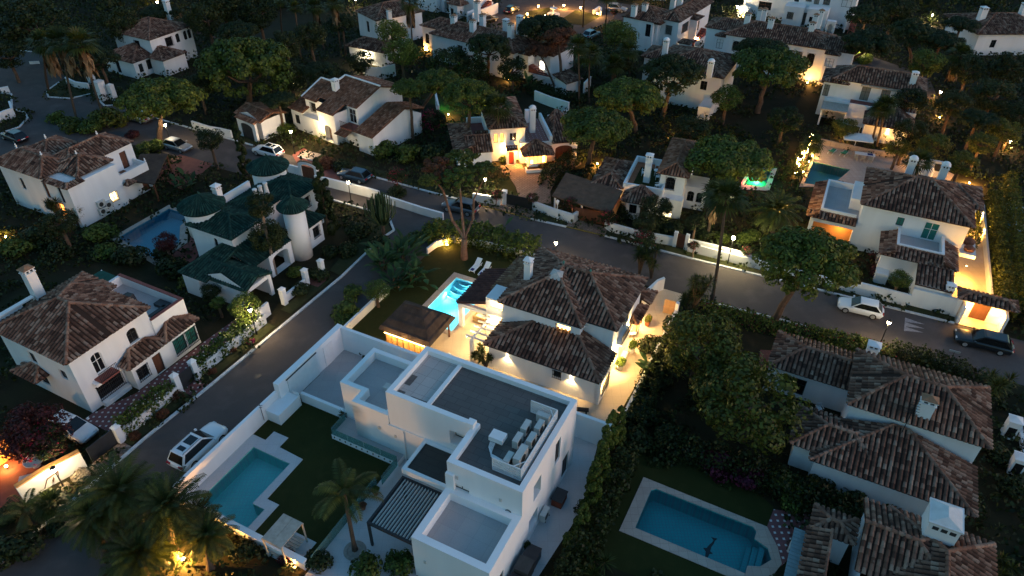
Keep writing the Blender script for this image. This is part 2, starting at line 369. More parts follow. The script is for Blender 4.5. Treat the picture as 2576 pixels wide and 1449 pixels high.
# ------------------------------------------------------------------ clay tile roofs
class RB:
    """collects tiled roof planes, ridge caps and under-sheets; every tile is its own little arched shell"""
    def __init__(s, pitch=.36, course=.42, seed=1):
        s.p = pitch; s.c = course; s.V = []; s.F = []; s.U = []; s.n = 0; s.rng = np.random.default_rng(seed)
    def _push(s, V, F, U):
        s.V.append(V); s.F.append(F+s.n); s.U.append(U); s.n += len(V)
    def plane(s, pts, thick=.10):
        P = [np.array(p, float) for p in pts]; u = P[1]-P[0]; u /= np.linalg.norm(u)
        nrm = np.zeros(3)
        for i in range(len(P)): nrm += np.cross(P[i], P[(i+1) % len(P)])
        nrm /= np.linalg.norm(nrm)
        if nrm[2] < 0: nrm = -nrm
        v = np.cross(nrm, u)
        if v[2] < 0: v = -v
        Q = [((p-P[0])@u, (p-P[0])@v) for p in P]
        # under-sheet (top) and soffit
        for off in (0., -thick):
            W = [p+nrm*off for p in P]
            for i in range(1, len(W)-1):
                s._push(np.array([W[0], W[i], W[i+1], W[i+1]]), np.array([[0, 1, 2, 3]]), np.array([[.3, 1.]]*4))
        for i in range(len(P)):
            a, b = P[i], P[(i+1) % len(P)]
            s._push(np.array([a, b, b-nrm*thick, a-nrm*thick]), np.array([[0, 1, 2, 3]]), np.array([[.4, .6]]*4))
        us = [q[0] for q in Q]; u0, u1 = min(us), max(us); nc = max(2, int(round((u1-u0)/s.p))); w = (u1-u0)/nc; r = w*.36
        th = np.linspace(0, math.pi, 5); cx, cz = -np.cos(th), np.sin(th)
        for k in range(nc):
            uc = u0+(k+.5)*w; vs = []
            for i in range(len(Q)):
                (a, b), (c, d) = Q[i], Q[(i+1) % len(Q)]
                if (a-uc)*(c-uc) < 0: vs.append(b+(d-b)*(uc-a)/(c-a))
            if len(vs) < 2: continue
            lo, hi = min(vs), max(vs)
            if hi-lo < .08: continue
            nt = max(1, int(round((hi-lo)/s.c))); e = np.linspace(lo-(.06 if lo < .05 else 0), hi, nt+1)
            jit = s.rng.uniform(-.012, .012, nt); ru = s.rng.random(nt)
            for j in range(nt):
                V = np.empty((10, 3))
                for m, (vv, rr, lift) in enumerate(((e[j]-.03, r*1.06, .03), (e[j+1]+.02, r*.86, .004))):
                    V[m*5:m*5+5] = P[0]+np.outer(uc+jit[j]+cx*rr, u)+v*vv+np.outer(cz*rr*.95+lift, nrm)
                F = np.array([[i, i+1, i+6, i+5] for i in range(4)])
                s._push(V, F, np.array([[ru[j], 0.]]*10))
                if j == 0: s._push(V[[0, 1, 3, 4]], np.array([[0, 1, 2, 3]]), np.array([[.2, 1.]]*4)); s._push(V[[1, 2, 2, 3]], np.array([[0, 1, 2, 3]]), np.array([[.2, 1.]]*4))
    def ridge(s, a, b, r=.15):
        a = np.array(a, float); b = np.array(b, float); L = np.linalg.norm(b-a)
        if L < .2: return
        d = (b-a)/L; side = np.cross(d, [0, 0, 1.]); side /= np.linalg.norm(side); up = np.cross(side, d)
        n = max(1, int(L/.40)); th = np.linspace(-.35, math.pi+.35, 6)
        for j in range(n):
            x = s.rng.random()*.55+.4; V = np.empty((12, 3)); sh = s.rng.uniform(-.012, .012)
            for m, (t, rr, lift) in enumerate(((j*L/n, r*1.1, .05), ((j+1.08)*L/n, r*.9, .02))):
                V[m*6:m*6+6] = a+d*t+np.outer(-np.cos(th)*rr+sh, side)+np.outer(np.sin(th)*rr+lift-.02, up)
            s._push(V, np.array([[i, i+1, i+7, i+6] for i in range(5)]), np.array([[x, 0.]]*12))
    def hip(s, x0, y0, x1, y1, z, pitch=25., ends='hh'):
        """hip roof over a rectangle of eaves; ends: h = hipped, g = gabled (along the long axis)"""
        t = math.tan(R(pitch)); W, D = x1-x0, y1-y0
        if W >= D:
            h = D/2*t; k0 = D/2 if ends[0] == 'h' else 0; k1 = D/2 if ends[1] == 'h' else 0; ym = (y0+y1)/2
            a, b = (x0+k0, ym, z+h), (x1-k1, ym, z+h)
            s.plane([(x0, y0, z), (x1, y0, z), b, a]); s.plane([(x1, y1, z), (x0, y1, z), a, b])
            if k0: s.plane([(x0, y1, z), (x0, y0, z), a])
            if k1: s.plane([(x1, y0, z), (x1, y1, z), b])
            s.ridge(a, b)
            if k0: s.ridge((x0, y0, z), a); s.ridge((x0, y1, z), a)
            if k1: s.ridge((x1, y0, z), b); s.ridge((x1, y1, z), b)
            return a, b
        h = W/2*t; k0 = W/2 if ends[0] == 'h' else 0; k1 = W/2 if ends[1] == 'h' else 0; xm = (x0+x1)/2
        a, b = (xm, y0+k0, z+h), (xm, y1-k1, z+h)
        s.plane([(x1, y0, z), (x1, y1, z), b, a]); s.plane([(x0, y1, z), (x0, y0, z), a, b])
        if k0: s.plane([(x0, y0, z), (x1, y0, z), a])
        if k1: s.plane([(x1, y1, z), (x0, y1, z), b])
        s.ridge(a, b)
        if k0: s.ridge((x0, y0, z), a); s.ridge((x1, y0, z), a)
        if k1: s.ridge((x0, y1, z), b); s.ridge((x1, y1, z), b)
        return a, b
    def half(s, side, x0, y0, x1, y1, z, h, hl=True, hr=True, ridge=True):
        """lean-to with hipped ends against a wall; side = the eave side (S, N, E, W)"""
        D = (y1-y0) if side in 'SN' else (x1-x0); W = (x1-x0) if side in 'SN' else (y1-y0); k = min(D, W/2.2)
        def T(a, b, zz):
            if side == 'S': return (x0+a, y0+b, zz)
            if side == 'N': return (x1-a, y1-b, zz)
            if side == 'E': return (x1-b, y0+a, zz)
            return (x0+b, y1-a, zz)
        kl = k if hl else 0; kr = k if hr else 0
        s.plane([T(0, 0, z), T(W, 0, z), T(W-kr, D, z+h), T(kl, D, z+h)])
        if hl: s.plane([T(0, D, z), T(0, 0, z), T(kl, D, z+h)]); s.ridge(T(0, 0, z), T(kl, D, z+h))
        if hr: s.plane([T(W, 0, z), T(W, D, z), T(W-kr, D, z+h)]); s.ridge(T(W, 0, z), T(W-kr, D, z+h))
        if ridge: s.ridge(T(kl, D, z+h), T(W-kr, D, z+h), .1)
    def cone(s, cx, cy, r, z, h, n=40):
        for k in range(n):
            a0, a1 = 2*math.pi*k/n, 2*math.pi*(k+1)/n; am = (a0+a1)/2
            A = np.array([cx+r*math.cos(a0), cy+r*math.sin(a0), z]); B = np.array([cx+r*math.cos(a1), cy+r*math.sin(a1), z]); T = np.array([cx, cy, z+h])
            s._push(np.array([A, B, T, T]), np.array([[0, 1, 2, 3]]), np.array([[.3, 1.]]*4))
            s._push(np.array([A, B, B-[0, 0, .12], A-[0, 0, .12]]), np.array([[0, 1, 2, 3]]), np.array([[.4, .5]]*4))
            m = (A+B)/2; d = T-m; L = np.linalg.norm(d); d /= L; sd = np.array([-math.sin(am), math.cos(am), 0]); up = np.cross(d, sd); up *= np.sign(up[2]); w = np.linalg.norm(B-A); nt = max(2, int(L/.42))
            th = np.linspace(0, math.pi, 5); ring = []
            for j in range(nt):
                x = s.rng.random(); V = np.empty((10, 3))
                for q, tt in enumerate((j/nt, (j+1)/nt)):
                    rr = max(.012, w*.38*(1-tt*.93)); V[q*5:q*5+5] = m+d*(L*tt-.05*(1-q))+np.outer(-np.cos(th)*rr, sd)+np.outer(np.sin(th)*rr+.02*(1-q), up)
                s._push(V, np.array([[i, i+1, i+6, i+5] for i in range(4)]), np.array([[x, 0.]]*10))
        s._push(np.array([[cx-.15, cy-.15, z+h], [cx+.15, cy-.15, z+h], [cx+.05, cy+.05, z+h+.25], [cx-.05, cy+.05, z+h+.25]]), np.array([[0, 1, 2, 3]]), np.array([[.8, 0.]]*4))
    def mesh(s, name, mt): return npmesh(name, np.concatenate(s.V), np.concatenate(s.F), np.concatenate(s.U), mt)
# ------------------------------------------------------------------ houses
class House:
    def __init__(s, name, label, x, y, deg, cat='house', wall='white_wall', tile='tile_brown', seed=1, pitch=.36):
        s.f = Fr(x, y, deg); s.r = thing(name, label, cat, (x, y, 0), deg); s.wm = wall; s.tm = tile; s.W = MB(); s.rb = {}; s.seed = seed; s.tp = pitch; s.roofs = []
    def roof(s, tile=None):
        t = tile or s.tm
        if t not in s.rb: s.rb[t] = RB(s.tp, seed=s.seed+len(s.rb))
        return s.rb[t]
    def clear(s, x0, y0, x1, y1): keep_clear(s.f.W([(x0, y0), (x1, y0), (x1, y1), (x0, y1)]))
    def block(s, x0, y0, x1, y1, z0, z1, op=(), top=True, clear=True):
        """walls with real openings; op = (side, u0, u1, v0, v1, kind)"""
        if clear: s.clear(x0-.3, y0-.3, x1+.3, y1+.3)
        for side in 'SENW':
            o = [q for q in op if q[0] == side]
            s.face(side, x0, y0, x1, y1, z0, z1, o)
        if top: s.W.poly([(x0, y0, z1), (x1, y0, z1), (x1, y1, z1), (x0, y1, z1)])
    def _map(s, side, x0, y0, x1, y1):
        if side == 'S': return (lambda u, d, z: (u, y0+d, z)), x0, x1
        if side == 'N': return (lambda u, d, z: (u, y1-d, z)), x0, x1
        if side == 'W': return (lambda u, d, z: (x0+d, u, z)), y0, y1
        return (lambda u, d, z: (x1-d, u, z)), y0, y1
    def face(s, side, x0, y0, x1, y1, z0, z1, op):
        T, a, b = s._map(side, x0, y0, x1, y1); flip = side in 'NW'
        def quad(u0, u1, v0, v1):
            p = [T(u0, 0, v0), T(u1, 0, v0), T(u1, 0, v1), T(u0, 0, v1)]
            s.W.poly(p[::-1] if flip else p)
        us = sorted({a, b, *[max(a, min(b, q[i])) for q in op for i in (1, 2)]}); vs = sorted({z0, z1, *[max(z0, min(z1, q[i])) for q in op for i in (3, 4)]})
        for i in range(len(us)-1):
            for j in range(len(vs)-1):
                um, vm = (us[i]+us[i+1])/2, (vs[j]+vs[j+1])/2
                if any(q[1] < um < q[2] and q[3] < vm < q[4] for q in op): continue
                quad(us[i], us[i+1], vs[j], vs[j+1])
        for q in op: s.opening(T, flip, *q[1:])
    def opening(s, T, flip, u0, u1, v0, v1, kind):
        dp = .9 if 'deep' in kind else .2
        for (a, b) in (((u0, v0), (u1, v0)), ((u1, v0), (u1, v1)), ((u1, v1), (u0, v1)), ((u0, v1), (u0, v0))):
            p = [T(a[0], 0, a[1]), T(a[0], dp, a[1]), T(b[0], dp, b[1]), T(b[0], 0, b[1])]
            s.W.poly(p if flip else p[::-1])
        if 'arch' in kind:
            rise = min(.35*(u1-u0), .5); n = 5
            for sg in (0, 1):
                xc = (u0+u1)/2; xe = u0 if sg == 0 else u1
                arc = [(xc+(xe-xc)*math.cos(t), v1-rise+rise*math.sin(t)) for t in np.linspace(0, math.pi/2, n)]
                pl = [T(xe, 0, v1)]+[T(x, 0, z) for x, z in arc]
                s.W.poly(pl)
        if 'sill' in kind: s.W.add(*_boxT(T, u0-.08, u1+.08, -.12, .02, v0-.08, v0))
        kd = kind.split()[0]
        if kd == 'hole': return
        pane = {'win': 'dark_glass', 'lit': 'lit_warm', 'orange': 'lit_orange', 'pale': 'lit_pale', 'teal': 'teal_glass', 'shut': 'grey_shutter', 'gshut': 'green_shutter', 'door': 'brown_wood', 'red': 'red_door', 'garage': 'brown_wood', 'dark': 'charcoal', 'white': 'trim_white', 'brown': 'brown_wood'}[kd]
        fr = MB(); fm = 'trim_white' if 'wf' in kind else ('brown_wood' if 'bf' in kind else 'dark_frame')
        t = .06; d0, d1 = dp-.09, dp-.01
        for bx in ((u0, u0+t, v0, v1), (u1-t, u1, v0, v1), (u0+t, u1-t, v1-t, v1), (u0+t, u1-t, v0, v0+t)): fr.add(*_boxT(T, bx[0], bx[1], d0, d1, bx[2], bx[3]))
        isdoor = kd in ('door', 'red', 'garage', 'dark', 'brown')
        if not isdoor:
            um = (u0+u1)/2; fr.add(*_boxT(T, um-.025, um+.025, d0+.012, d1-.004, v0+t, v1-t))
            if v1-v0 > 1.2: fr.add(*_boxT(T, u0+t, u1-t, d0+.016, d1-.008, v0+(v1-v0)*.6, v0+(v1-v0)*.6+.04))
        w = mk('door' if isdoor else 'window', fr, fm, s.r)
        pm = MB(); pm.add(*_boxT(T, u0+t, u1-t, dp-.05, dp, v0+t, v1-t))
        if isdoor:
            n = max(2, int((u1-u0)/.45))
            for k in range(n):
                a = u0+t+(u1-u0-2*t)*k/n; b = u0+t+(u1-u0-2*t)*(k+1)/n
                pm.add(*_boxT(T, a+.03, b-.03, dp-.075, dp-.05, v0+t+.1, v1-t-.1))
        mk('leaf' if isdoor else 'pane', pm, pane, w)
        if 'bars' in kind:
            g = MB(); n = max(3, int((u1-u0)/.16))
            for k in range(n+1):
                u = u0+(u1-u0)*k/n; g.add(*_boxT(T, u-.014, u+.014, -.16, -.13, v0-.05, v1+.05))
            for z in (v0, (v0*.55+v1*.45), v1): g.add(*_boxT(T, u0-.04, u1+.04, -.128, -.10, z-.018, z+.018)); 
            for u in (u0-.04, u1+.04): g.add(*_boxT(T, u-.014, u+.014, -.16, 0, v0-.03, v0)); g.add(*_boxT(T, u-.014, u+.014, -.16, 0, v1, v1+.03))
            mk('grille', g, 'iron', w)
    def parapet(s, pts, z0, z1, w=.3, close=True, mb=None):
        """wall ring with its outer faces on pts (counterclockwise)"""
        mb = mb or s.W; n = len(pts)
        P = [np.array(p, float) for p in pts]; inn = []
        for i in range(n):
            a, b, c = P[i-1], P[i], P[(i+1) % n]
            if not close and i == 0: a = b-(c-b)
            if not close and i == n-1: c = b+(b-a)
            d1 = (b-a)/np.linalg.norm(b-a); d2 = (c-b)/np.linalg.norm(c-b); n1 = np.array([-d1[1], d1[0]]); n2 = np.array([-d2[1], d2[0]])
            m = n1+n2; m /= max(.3, 1+n1@n2); inn.append(b+m*w)
        for i in range(n if close else n-1):
            j = (i+1) % n; mb.prism([P[i], P[j], inn[j], inn[i]], z0, z1)
        return inn
    def chimney(s, x, y, z0, z1, w=.7, d=.6, style='pyramid', wm=None):
        mb = MB(); mb.cbox(x, y, z0, w, d, z1-z0-.55); zt = z1-.55
        mb.cbox(x, y, zt, w+.12, d+.12, .08)
        for ix in (-1, 0, 1):
            for iy in (-1, 1):
                mb.cbox(x+ix*(w/2-.08), y+iy*(d/2-.07), zt+.08, .13, .12, .27)
        for iy in (0,):
            for ix in (-1, 1): mb.cbox(x+ix*(w/2-.07), y, zt+.08, .12, .12, .27)
        mb.cbox(x, y, zt+.35, w+.16, d+.16, .07)
        c = mk('chimney', mb, wm or s.wm, s.r)
        core = MB(); core.cbox(x, y, zt+.08, w-.2, d-.2, .26); mk('flue', core, 'charcoal', c)
        cap = MB(); e = w/2+.1; g = d/2+.1; zz = zt+.42
        if style == 'pyramid': cap.add([(x-e, y-g, zz), (x+e, y-g, zz), (x+e, y+g, zz), (x-e, y+g, zz), (x, y, zz+.32)], [(3, 2, 1, 0), (0, 1, 4), (1, 2, 4), (2, 3, 4), (3, 0, 4)]); cm = 'tile_cap'
        elif style == 'dome': cap.lathe([(e, 0), (e*.95, .12), (e*.7, .28), (e*.3, .37), (0, .4)], 12, (x, y, zz)); cm = wm or s.wm
        else: cap.add([(x-e, y-g, zz), (x+e, y-g, zz), (x+e, y+g, zz), (x-e, y+g, zz), (x, y, zz+.25)], [(3, 2, 1, 0), (0, 1, 4), (1, 2, 4), (2, 3, 4), (3, 0, 4)]); cm = wm or s.wm
        mk('chimney_cap', cap, cm, c)
    def part(s, name, mb, mt, **k): return mk(name, mb, mt, s.r, **k)
    def done(s):
        if s.W.V: mk('wall', s.W, s.wm, s.r)
        for t, rb in s.rb.items(): s.roofs.append(mk('roof', rb.mesh('roof', t), None, s.r))
        return s.r
def _boxT(T, u0, u1, d0, d1, v0, v1):
    vs = [T(u0, d0, v0), T(u1, d0, v0), T(u1, d1, v0), T(u0, d1, v0), T(u0, d0, v1), T(u1, d0, v1), T(u1, d1, v1), T(u0, d1, v1)]
    return vs, [(0, 3, 2, 1), (4, 5, 6, 7), (0, 1, 5, 4), (1, 2, 6, 5), (2, 3, 7, 6), (3, 0, 4, 7)]
mat('tile_cap', (.30, .17, .10), .9, .25, 3, 12)
def railing(T, u0, u1, d, z0, h=.95, step=.13):
    g = MB()
    n = max(2, int(abs(u1-u0)/step))
    for k in range(n+1): g.add(*_boxT(T, u0+(u1-u0)*k/n-.012, u0+(u1-u0)*k/n+.012, d-.012, d+.012, z0, z0+h))
    for z in (z0+.05, z0+h): g.add(*_boxT(T, min(u0, u1)-.02, max(u0, u1)+.02, d-.02, d+.02, z, z+.035))
    return g
# ================================================================== the setting: ground, roads, kerbs
ROAD = [(95, 31), (43.7, 54.3), (18.9, 65.5), (10.6, 69.6), (2.2, 73.1), (-10.8, 79.5), (-27.3, 87.7), (-46.3, 97), (-55, 101.5), (-61.1, 105.8), (-63.6, 105.5), (-65.4, 107.5), (-66.5, 110.2), (-67.9, 110.2), (-70.3, 108.2), (-74, 108.7), (-75.6, 111.1), (-75.5, 118), (-82, 126), (-88, 129.6), (-105, 134), (-105, 112), (-88, 110.5), (-80.6, 109.9), (-77.1, 103.9), (-74.5, 102.7), (-73, 100.8), (-72.4, 97.5), (-74, 95.2), (-90, 84), (-80, 80), (-66, 90.5), (-53, 92), (-30, 81), (-16.5, 74.3), (-14.6, 72.6), (-13.9, 70.4), (-15.2, 68.4), (-18.2, 61.2), (-26.4, 45.1), (-29.8, 38.7), (-35, 27.7), (-48, 0), (-40.5, 0), (-24.9, 32.3), (-16.2, 50.7), (-14.9, 54.2), (-8.8, 66.9), (-7.2, 68.8), (-4.5, 68.9), (18.6, 58.1), (26.5, 54.8), (47, 45.2), (92, 24.3)]
CUL = [(-4.5, 145), (-5.5, 153), (-2, 171), (14, 171), (33, 158), (30, 150), (20.5, 151), (14.6, 144), (14.3, 138), (8, 137), (2.7, 143)]
ISLAND = [(1.9, 153.6), (2.6, 157.2), (7.7, 160.7), (13.2, 158.6), (18.5, 155.3), (14.3, 148.2), (9, 149.5), (5.2, 151.2)]
NPATH = [(56, 118), (60, 128), (66, 131), (72, 122), (69, 112), (62, 108)]
F1 = Fr(0.80, 28.65, -26.3); F2 = Fr(7.365, 42.74, -26.1); F3 = Fr(-35.11, 41.21, 63.2); F4 = Fr(-28.44, 60.41, 63.5); F10 = Fr(37.77, 67.61, -25.3); F20 = Fr(27.30, 40.78, -26.5); F8 = Fr(-3.19, 87.88, 10)
POOL1 = F1.W([(-23.4, -7.0), (-18.47, -7.0), (-18.47, -5.25), (-19.63, -5.25), (-19.63, -1.1), (-23.4, -1.1)])
POOL2 = F2.W([(-20.1, 3.0), (-16.1, 3.0), (-16.1, 10.8), (-20.1, 10.8)])
POOL4 = F4.W([(-1.4, 11.0), (2.2, 11.4), (4.7, 14.0), (7.0, 14.6), (7.0, 18.36), (-.3, 18.36)])
POOL20 = F20.W([(-11.9, -17.0), (-4.0, -17.0), (-4.0, -16.35), (-3.2, -16.0), (-2.6, -15.1), (-3.0, -14.3), (-4.0, -13.95), (-4.0, -13.3), (-4.3, -13.0), (-11.6, -13.0), (-11.9, -13.3)])
POOL10 = [tuple(G(*p)[:2]) for p in ((2023, 462), (2090, 470), (2139, 427), (2046, 406))]
POOL_E = [tuple(G(*p)[:2]) for p in ((2536, 575), (2640, 600), (2640, 530), (2516, 512))]
POOL9 = [tuple(G(*p)[:2]) for p in ((1868, 466), (1925, 470), (1941, 428), (1895, 430))]
POOL_NW = [tuple(G(*p)[:2]) for p in ((484, 75), (560, 97), (572, 93), (500, 73))]
POOLS = [POOL1, POOL2, POOL4, POOL20, POOL10, POOL_E, POOL9]
g = MB().sheet([(-900, -300), (900, -300), (900, 1500), (-900, 1500)], 0, [p for p in POOLS]); struct('ground', g, 'garden_earth')
struct('road', MB().sheet(ROAD, .006), 'asphalt', label='dark grey asphalt street with a side road and a junction')
struct('road', MB().sheet(CUL, .006), 'asphalt'); struct('road', MB().sheet(NPATH, .006), 'asphalt')
for p in (ROAD, CUL, NPATH, *POOLS): keep_clear(p)
def path_band(pts, w, z0, z1, mb):
    for a, b in zip(pts[:-1], pts[1:]):
        a = np.array(a, float); b = np.array(b, float); d = (b-a)/np.linalg.norm(b-a); n = np.array([-d[1], d[0]])*w/2
        mb.prism([a-n, b-n+d*.02, b+n+d*.02, a+n], z0, z1)
    return mb
def arc(c, r, a0, a1, n=8): return [(c[0]+r*math.cos(R(t)), c[1]+r*math.sin(R(t))) for t in np.linspace(a0, a1, n)]
kb = MB()
for pl in ([(95, 31), (52.5, 50.4)], [(43.6, 54.4), (18.9, 65.6), (10.7, 69.6)], [(6.3, 71.5), (2.2, 73.2)], [(-4.2, 76.4), (-10.8, 79.6), (-27.3, 87.8), (-29.5, 88.9)], [(-36.5, 92.1), (-46.3, 97.1), (-55, 101.6)], [(-61.1, 105.8), (-63.6, 105.5), (-65.4, 107.5)], [(-66.9, 110.4), (-67.9, 110.2), (-70.3, 108.2), (-74, 108.7), (-75.6, 111.1), (-75.5, 115)], [(-88, 129.6), (-100, 132)],
           [(-84, 110.2), (-80.6, 109.9), (-77.1, 103.9), (-74.5, 102.7), (-73, 100.8), (-72.4, 97.5), (-74, 95.2), (-84, 88)], [(-30, 81), (-16.5, 74.4), (-14.6, 72.7), (-13.8, 70.4), (-15.1, 68.4), (-18.1, 61.2), (-26.3, 45.1), (-29.7, 38.7), (-34.9, 27.7), (-47.9, 0)], [(18.6, 58.0), (26.5, 54.7), (29, 53.5)]):
    path_band(pl, .26, -.05, .13, kb)
struct('kerb', kb, 'kerb_white', label='white painted kerb along the streets')
ky = MB(); path_band([(10.7, 69.75), (6.3, 71.65)], .2, -.05, .05, ky); path_band([(2.2, 73.3), (-4.2, 76.5)], .2, -.05, .05, ky); struct('kerb', ky, mat('kerb_yellow', (.50, .36, .08), .85, .25, 3, 14).name, label='dropped kerb painted yellow')
# verges and crossings between kerb and garden walls
vg = MB()
for q in ([(43.7, 54.5), (44.6, 56.4), (20, 67.6), (19, 65.7)], [(18.9, 65.7), (19.9, 67.7), (11.3, 71.4), (10.7, 69.8)], [(6.2, 71.7), (6.9, 73.6), (3.4, 75.2), (2.3, 73.3)], [(-4.3, 76.7), (-3.4, 78.3), (-10.2, 81.4), (-10.8, 79.7)], [(-10.8, 79.7), (-10.2, 81.4), (-26.2, 89.4), (-27.3, 87.9)], [(-36.4, 92.3), (-35.8, 93.8), (-45.8, 98.6), (-46.3, 97.2)],
          [(-66, 110.6), (-70.3, 108.4), (-74, 108.9), (-75.4, 111.2), (-75.3, 117), (-70, 114)], [(-14.1, 70.4), (-15.3, 68.4), (-18.3, 61.4), (-19.6, 62.2), (-18, 68), (-17, 73.8), (-15, 72.5)]): vg.sheet(q, .09)
for a, b in (((-.72, -5.6), (5.4, -4.2)), ((7.3, -5.6), (16, -4.2)), ): vg.sheet(F3.W([(a[0], a[1]), (b[0], a[1]), (b[0], b[1]), (a[0], b[1])]), .05)
vg.sheet(F3.W([(18.2, -5.6), (25, -5.6), (25, -4.3), (18.2, -4.3)]), .05)
struct('verge', vg, 'verge_grass', label='grass verge between kerb and garden walls')
cb = MB(); cb.sheet([(2.3, 73.2), (3.4, 75.2), (-3.4, 78.4), (-4.3, 76.5)], .05); cb.sheet([(10.7, 69.7), (11.3, 71.4), (7, 73.5), (6.3, 71.6)], .05); cb.sheet(F3.W([(-3.4, -6), (-.8, -6), (-.8, -4.5), (-3.4, -4.4)]), .05)
struct('pavement', cb, 'cobble', label='brown cobbled crossings in front of the gates')
struct('pavement', MB().sheet(F3.W([(5.5, -5.85), (7.2, -5.85), (7.2, -4.4), (5.5, -4.4)]), .055), 'dot_tile')
struct('pavement', MB().sheet([(-27.3, 87.9), (-26.4, 89.6), (-29, 90.9), (-29.6, 89.1)], .055), 'paver_pink'); struct('pavement', MB().sheet(F4.W([(2.7, -7.9), (4.7, -7.9), (4.7, -5.9), (2.7, -5.9)]), .055), 'red_paver')
mk_ = MB(); o = G(*(2276, 805))[:2]
a = np.array(G(2277, 799)[:2]); b = np.array(G(2274, 832)[:2]); c1, c2, c3 = [np.array(G(*p)[:2]) for p in ((2326, 816), (2326, 827), (2323, 837))]
for t0, t1, c in ((0, .33, c1), (.33, .67, c2), (.67, 1, c3)): mk_.sheet([a+(b-a)*t0, a+(b-a)*t1, c], .012)
mk_.sheet([a, b, b+(c2-a)*.06, a+(c2-a)*.06], .014)
struct('road_marking', mk_, mat('road_paint', (.34, .31, .31), .85, .35, 4, 16).name, label='white triangular speed hump marking on the street')
mh = MB().lathe([(.32, 0), (.32, .008), (0, .008)], 20, (*G(649, 947)[:2], .007)); solo('manhole_cover', mh, 'charcoal', 'round dark manhole cover in the side road beside the left white villa', 'manhole cover')
# island of the far square
struct('island_lawn', MB().sheet(ISLAND, .03), 'lawn', label='lit lawn island with a fountain in the far square')
struct('pavement', MB().sheet([(8.2, 160.4), (13, 158.5), (9.8, 152.4), (6.3, 153.6)], .036), 'cobble'); struct('pavement', MB().sheet([(2.1, 153.6), (5.3, 152.6), (8.6, 149.7), (5.2, 147), (.6, 148.4)], .036), 'paver_pink')
keep_clear(ISLAND)
# ------------------------------------------------------------------ pools
def pool(name, poly, tile, depth, water, label, deckpoly=None, deckmat=None, level=-.12, group=None):
    c = np.mean(np.array(poly), axis=0); r = thing(name, label, 'swimming pool', (c[0], c[1], 0), 0, group)
    P = [(p[0]-c[0], p[1]-c[1]) for p in poly]; m = MB(); n = len(P); a = sum(P[i][0]*P[(i+1) % n][1]-P[(i+1) % n][0]*P[i][1] for i in range(n))
    if a < 0: P = P[::-1]
    for i in range(n):
        a, b = P[i], P[(i+1) % n]; m.poly([(a[0], a[1], .0), (b[0], b[1], .0), (b[0], b[1], -depth), (a[0], a[1], -depth)])
    m.sheet(P, -depth); mk('basin', m, tile, r)
    w = MB().sheet(P, level); mk('water', w, water, r)
    if deckpoly:
        D = [(p[0]-c[0], p[1]-c[1]) for p in deckpoly]; d = MB().sheet(D, .05, [P]); nn = len(D)
        for i in range(nn): d.poly([(*D[i], .05), (*D[(i+1) % nn], .05), (*D[(i+1) % nn], -.02), (*D[i], -.02)])
        for i in range(n): d.poly([(*P[i], .05), (*P[(i+1) % n], .05), (*P[(i+1) % n], -.03), (*P[i], -.03)])
        mk('coping', d, deckmat, r); keep_clear(deckpoly)
    return r, P, c
POOL_R = {}
# ================================================================== modern white house (foreground)
H = House('modern_house', 'modern flat roofed white house with grey slab roof terraces and air conditioners', 0.80, 28.65, -26.3, wall='modern_white')
A = -5.65
H.clear(-25, -8, 3, 12)
L = [(A, 0), (0, 0), (0, 9.2), (-13, 9.2), (-13, 3.5), (A, 3.5)]
H.block(-13, 3.5, A, 9.2, 0, 6.3, [('S', -7.6, -6.1, 4.1, 5.5, 'white deep')], top=False)
H.block(A, 0, 0, 9.2, 0, 6.3, [('E', 5.4, 6.3, 3.6, 5.9, 'dark'), ('E', 1.8, 3.0, 3.7, 5.4, 'win deep'), ('E', 7.0, 8.2, .1, 2.4, 'dark'), ('E', 1.2, 2.6, .9, 2.3, 'win deep'), ('S', -5.2, -4.0, 4.4, 4.9, 'white')], top=False)
inn = H.parapet(L, 6.3, 6.9, .42)
H.W.box(-9.82, 3.93, 6.3, -9.5, 8.77, 6.62)
rs = MB().sheet([inn[5], (-9.5, 3.92), (-9.5, 8.78), inn[2], inn[1], inn[0]], 6.45); H.part('roof_terrace', rs, 'roof_slab', label='dark grey slab roof')
H.part('roof_terrace', MB().sheet([inn[4], (-9.82, 3.92), (-9.82, 8.78), inn[3]], 6.45), 'roof_slab_light', label='pale pink slab roof bay')
dk = MB().box(-12.5, 4.0, 6.452, -11.9, 4.5, 6.47).box(-12.5, 5.2, 6.452, -12.0, 6.3, 6.47).box(-11.3, 3.98, 6.452, -9.9, 4.35, 6.47); H.part('roof_patch', dk, 'roof_slab', )
# lower storey band, recesses, front terrace, annex
H.W.box(-16.4, 3.43, 0, -15.2, 3.72, 4.0); H.W.box(-13.2, 3.38, 0, -11.7, 3.498, 3.4); H.W.box(-11.7, 3.42, 3.3, A-.003, 3.497, 3.42)
H.block(A-.05, -4.6, .0, -.003, 0, 3.5, [('W', -3.6, -.9, .2, 2.4, 'win'), ('E', -3.9, -2.7, 1.0, 2.1, 'win')], top=False)
tr = H.parapet([(A-.05, -4.6), (0, -4.6), (0, -.003), (A-.05, -.003)], 3.5, 4.4, .5); H.W.box(A-.06, -.5, 3.5, 0, -.004, 3.55)
H.part('terrace_floor', MB().sheet([(A+.45, -4.1), (-.5, -4.1), (-.5, -.003), (A+.45, -.003)], 3.56), 'paver_grey')
H.W.box(-4.2, -.14, 3.5, -1.7, -.006, 3.9); H.W.box(A-.04, -.25, 3.5, A+.6, -.005, 5.9)
AX = [(-18.5, 4.7), (-16.4, 4.7), (-16.4, 3.43), (-13.003, 3.43), (-13.003, 9.3), (-18.5, 9.3)]
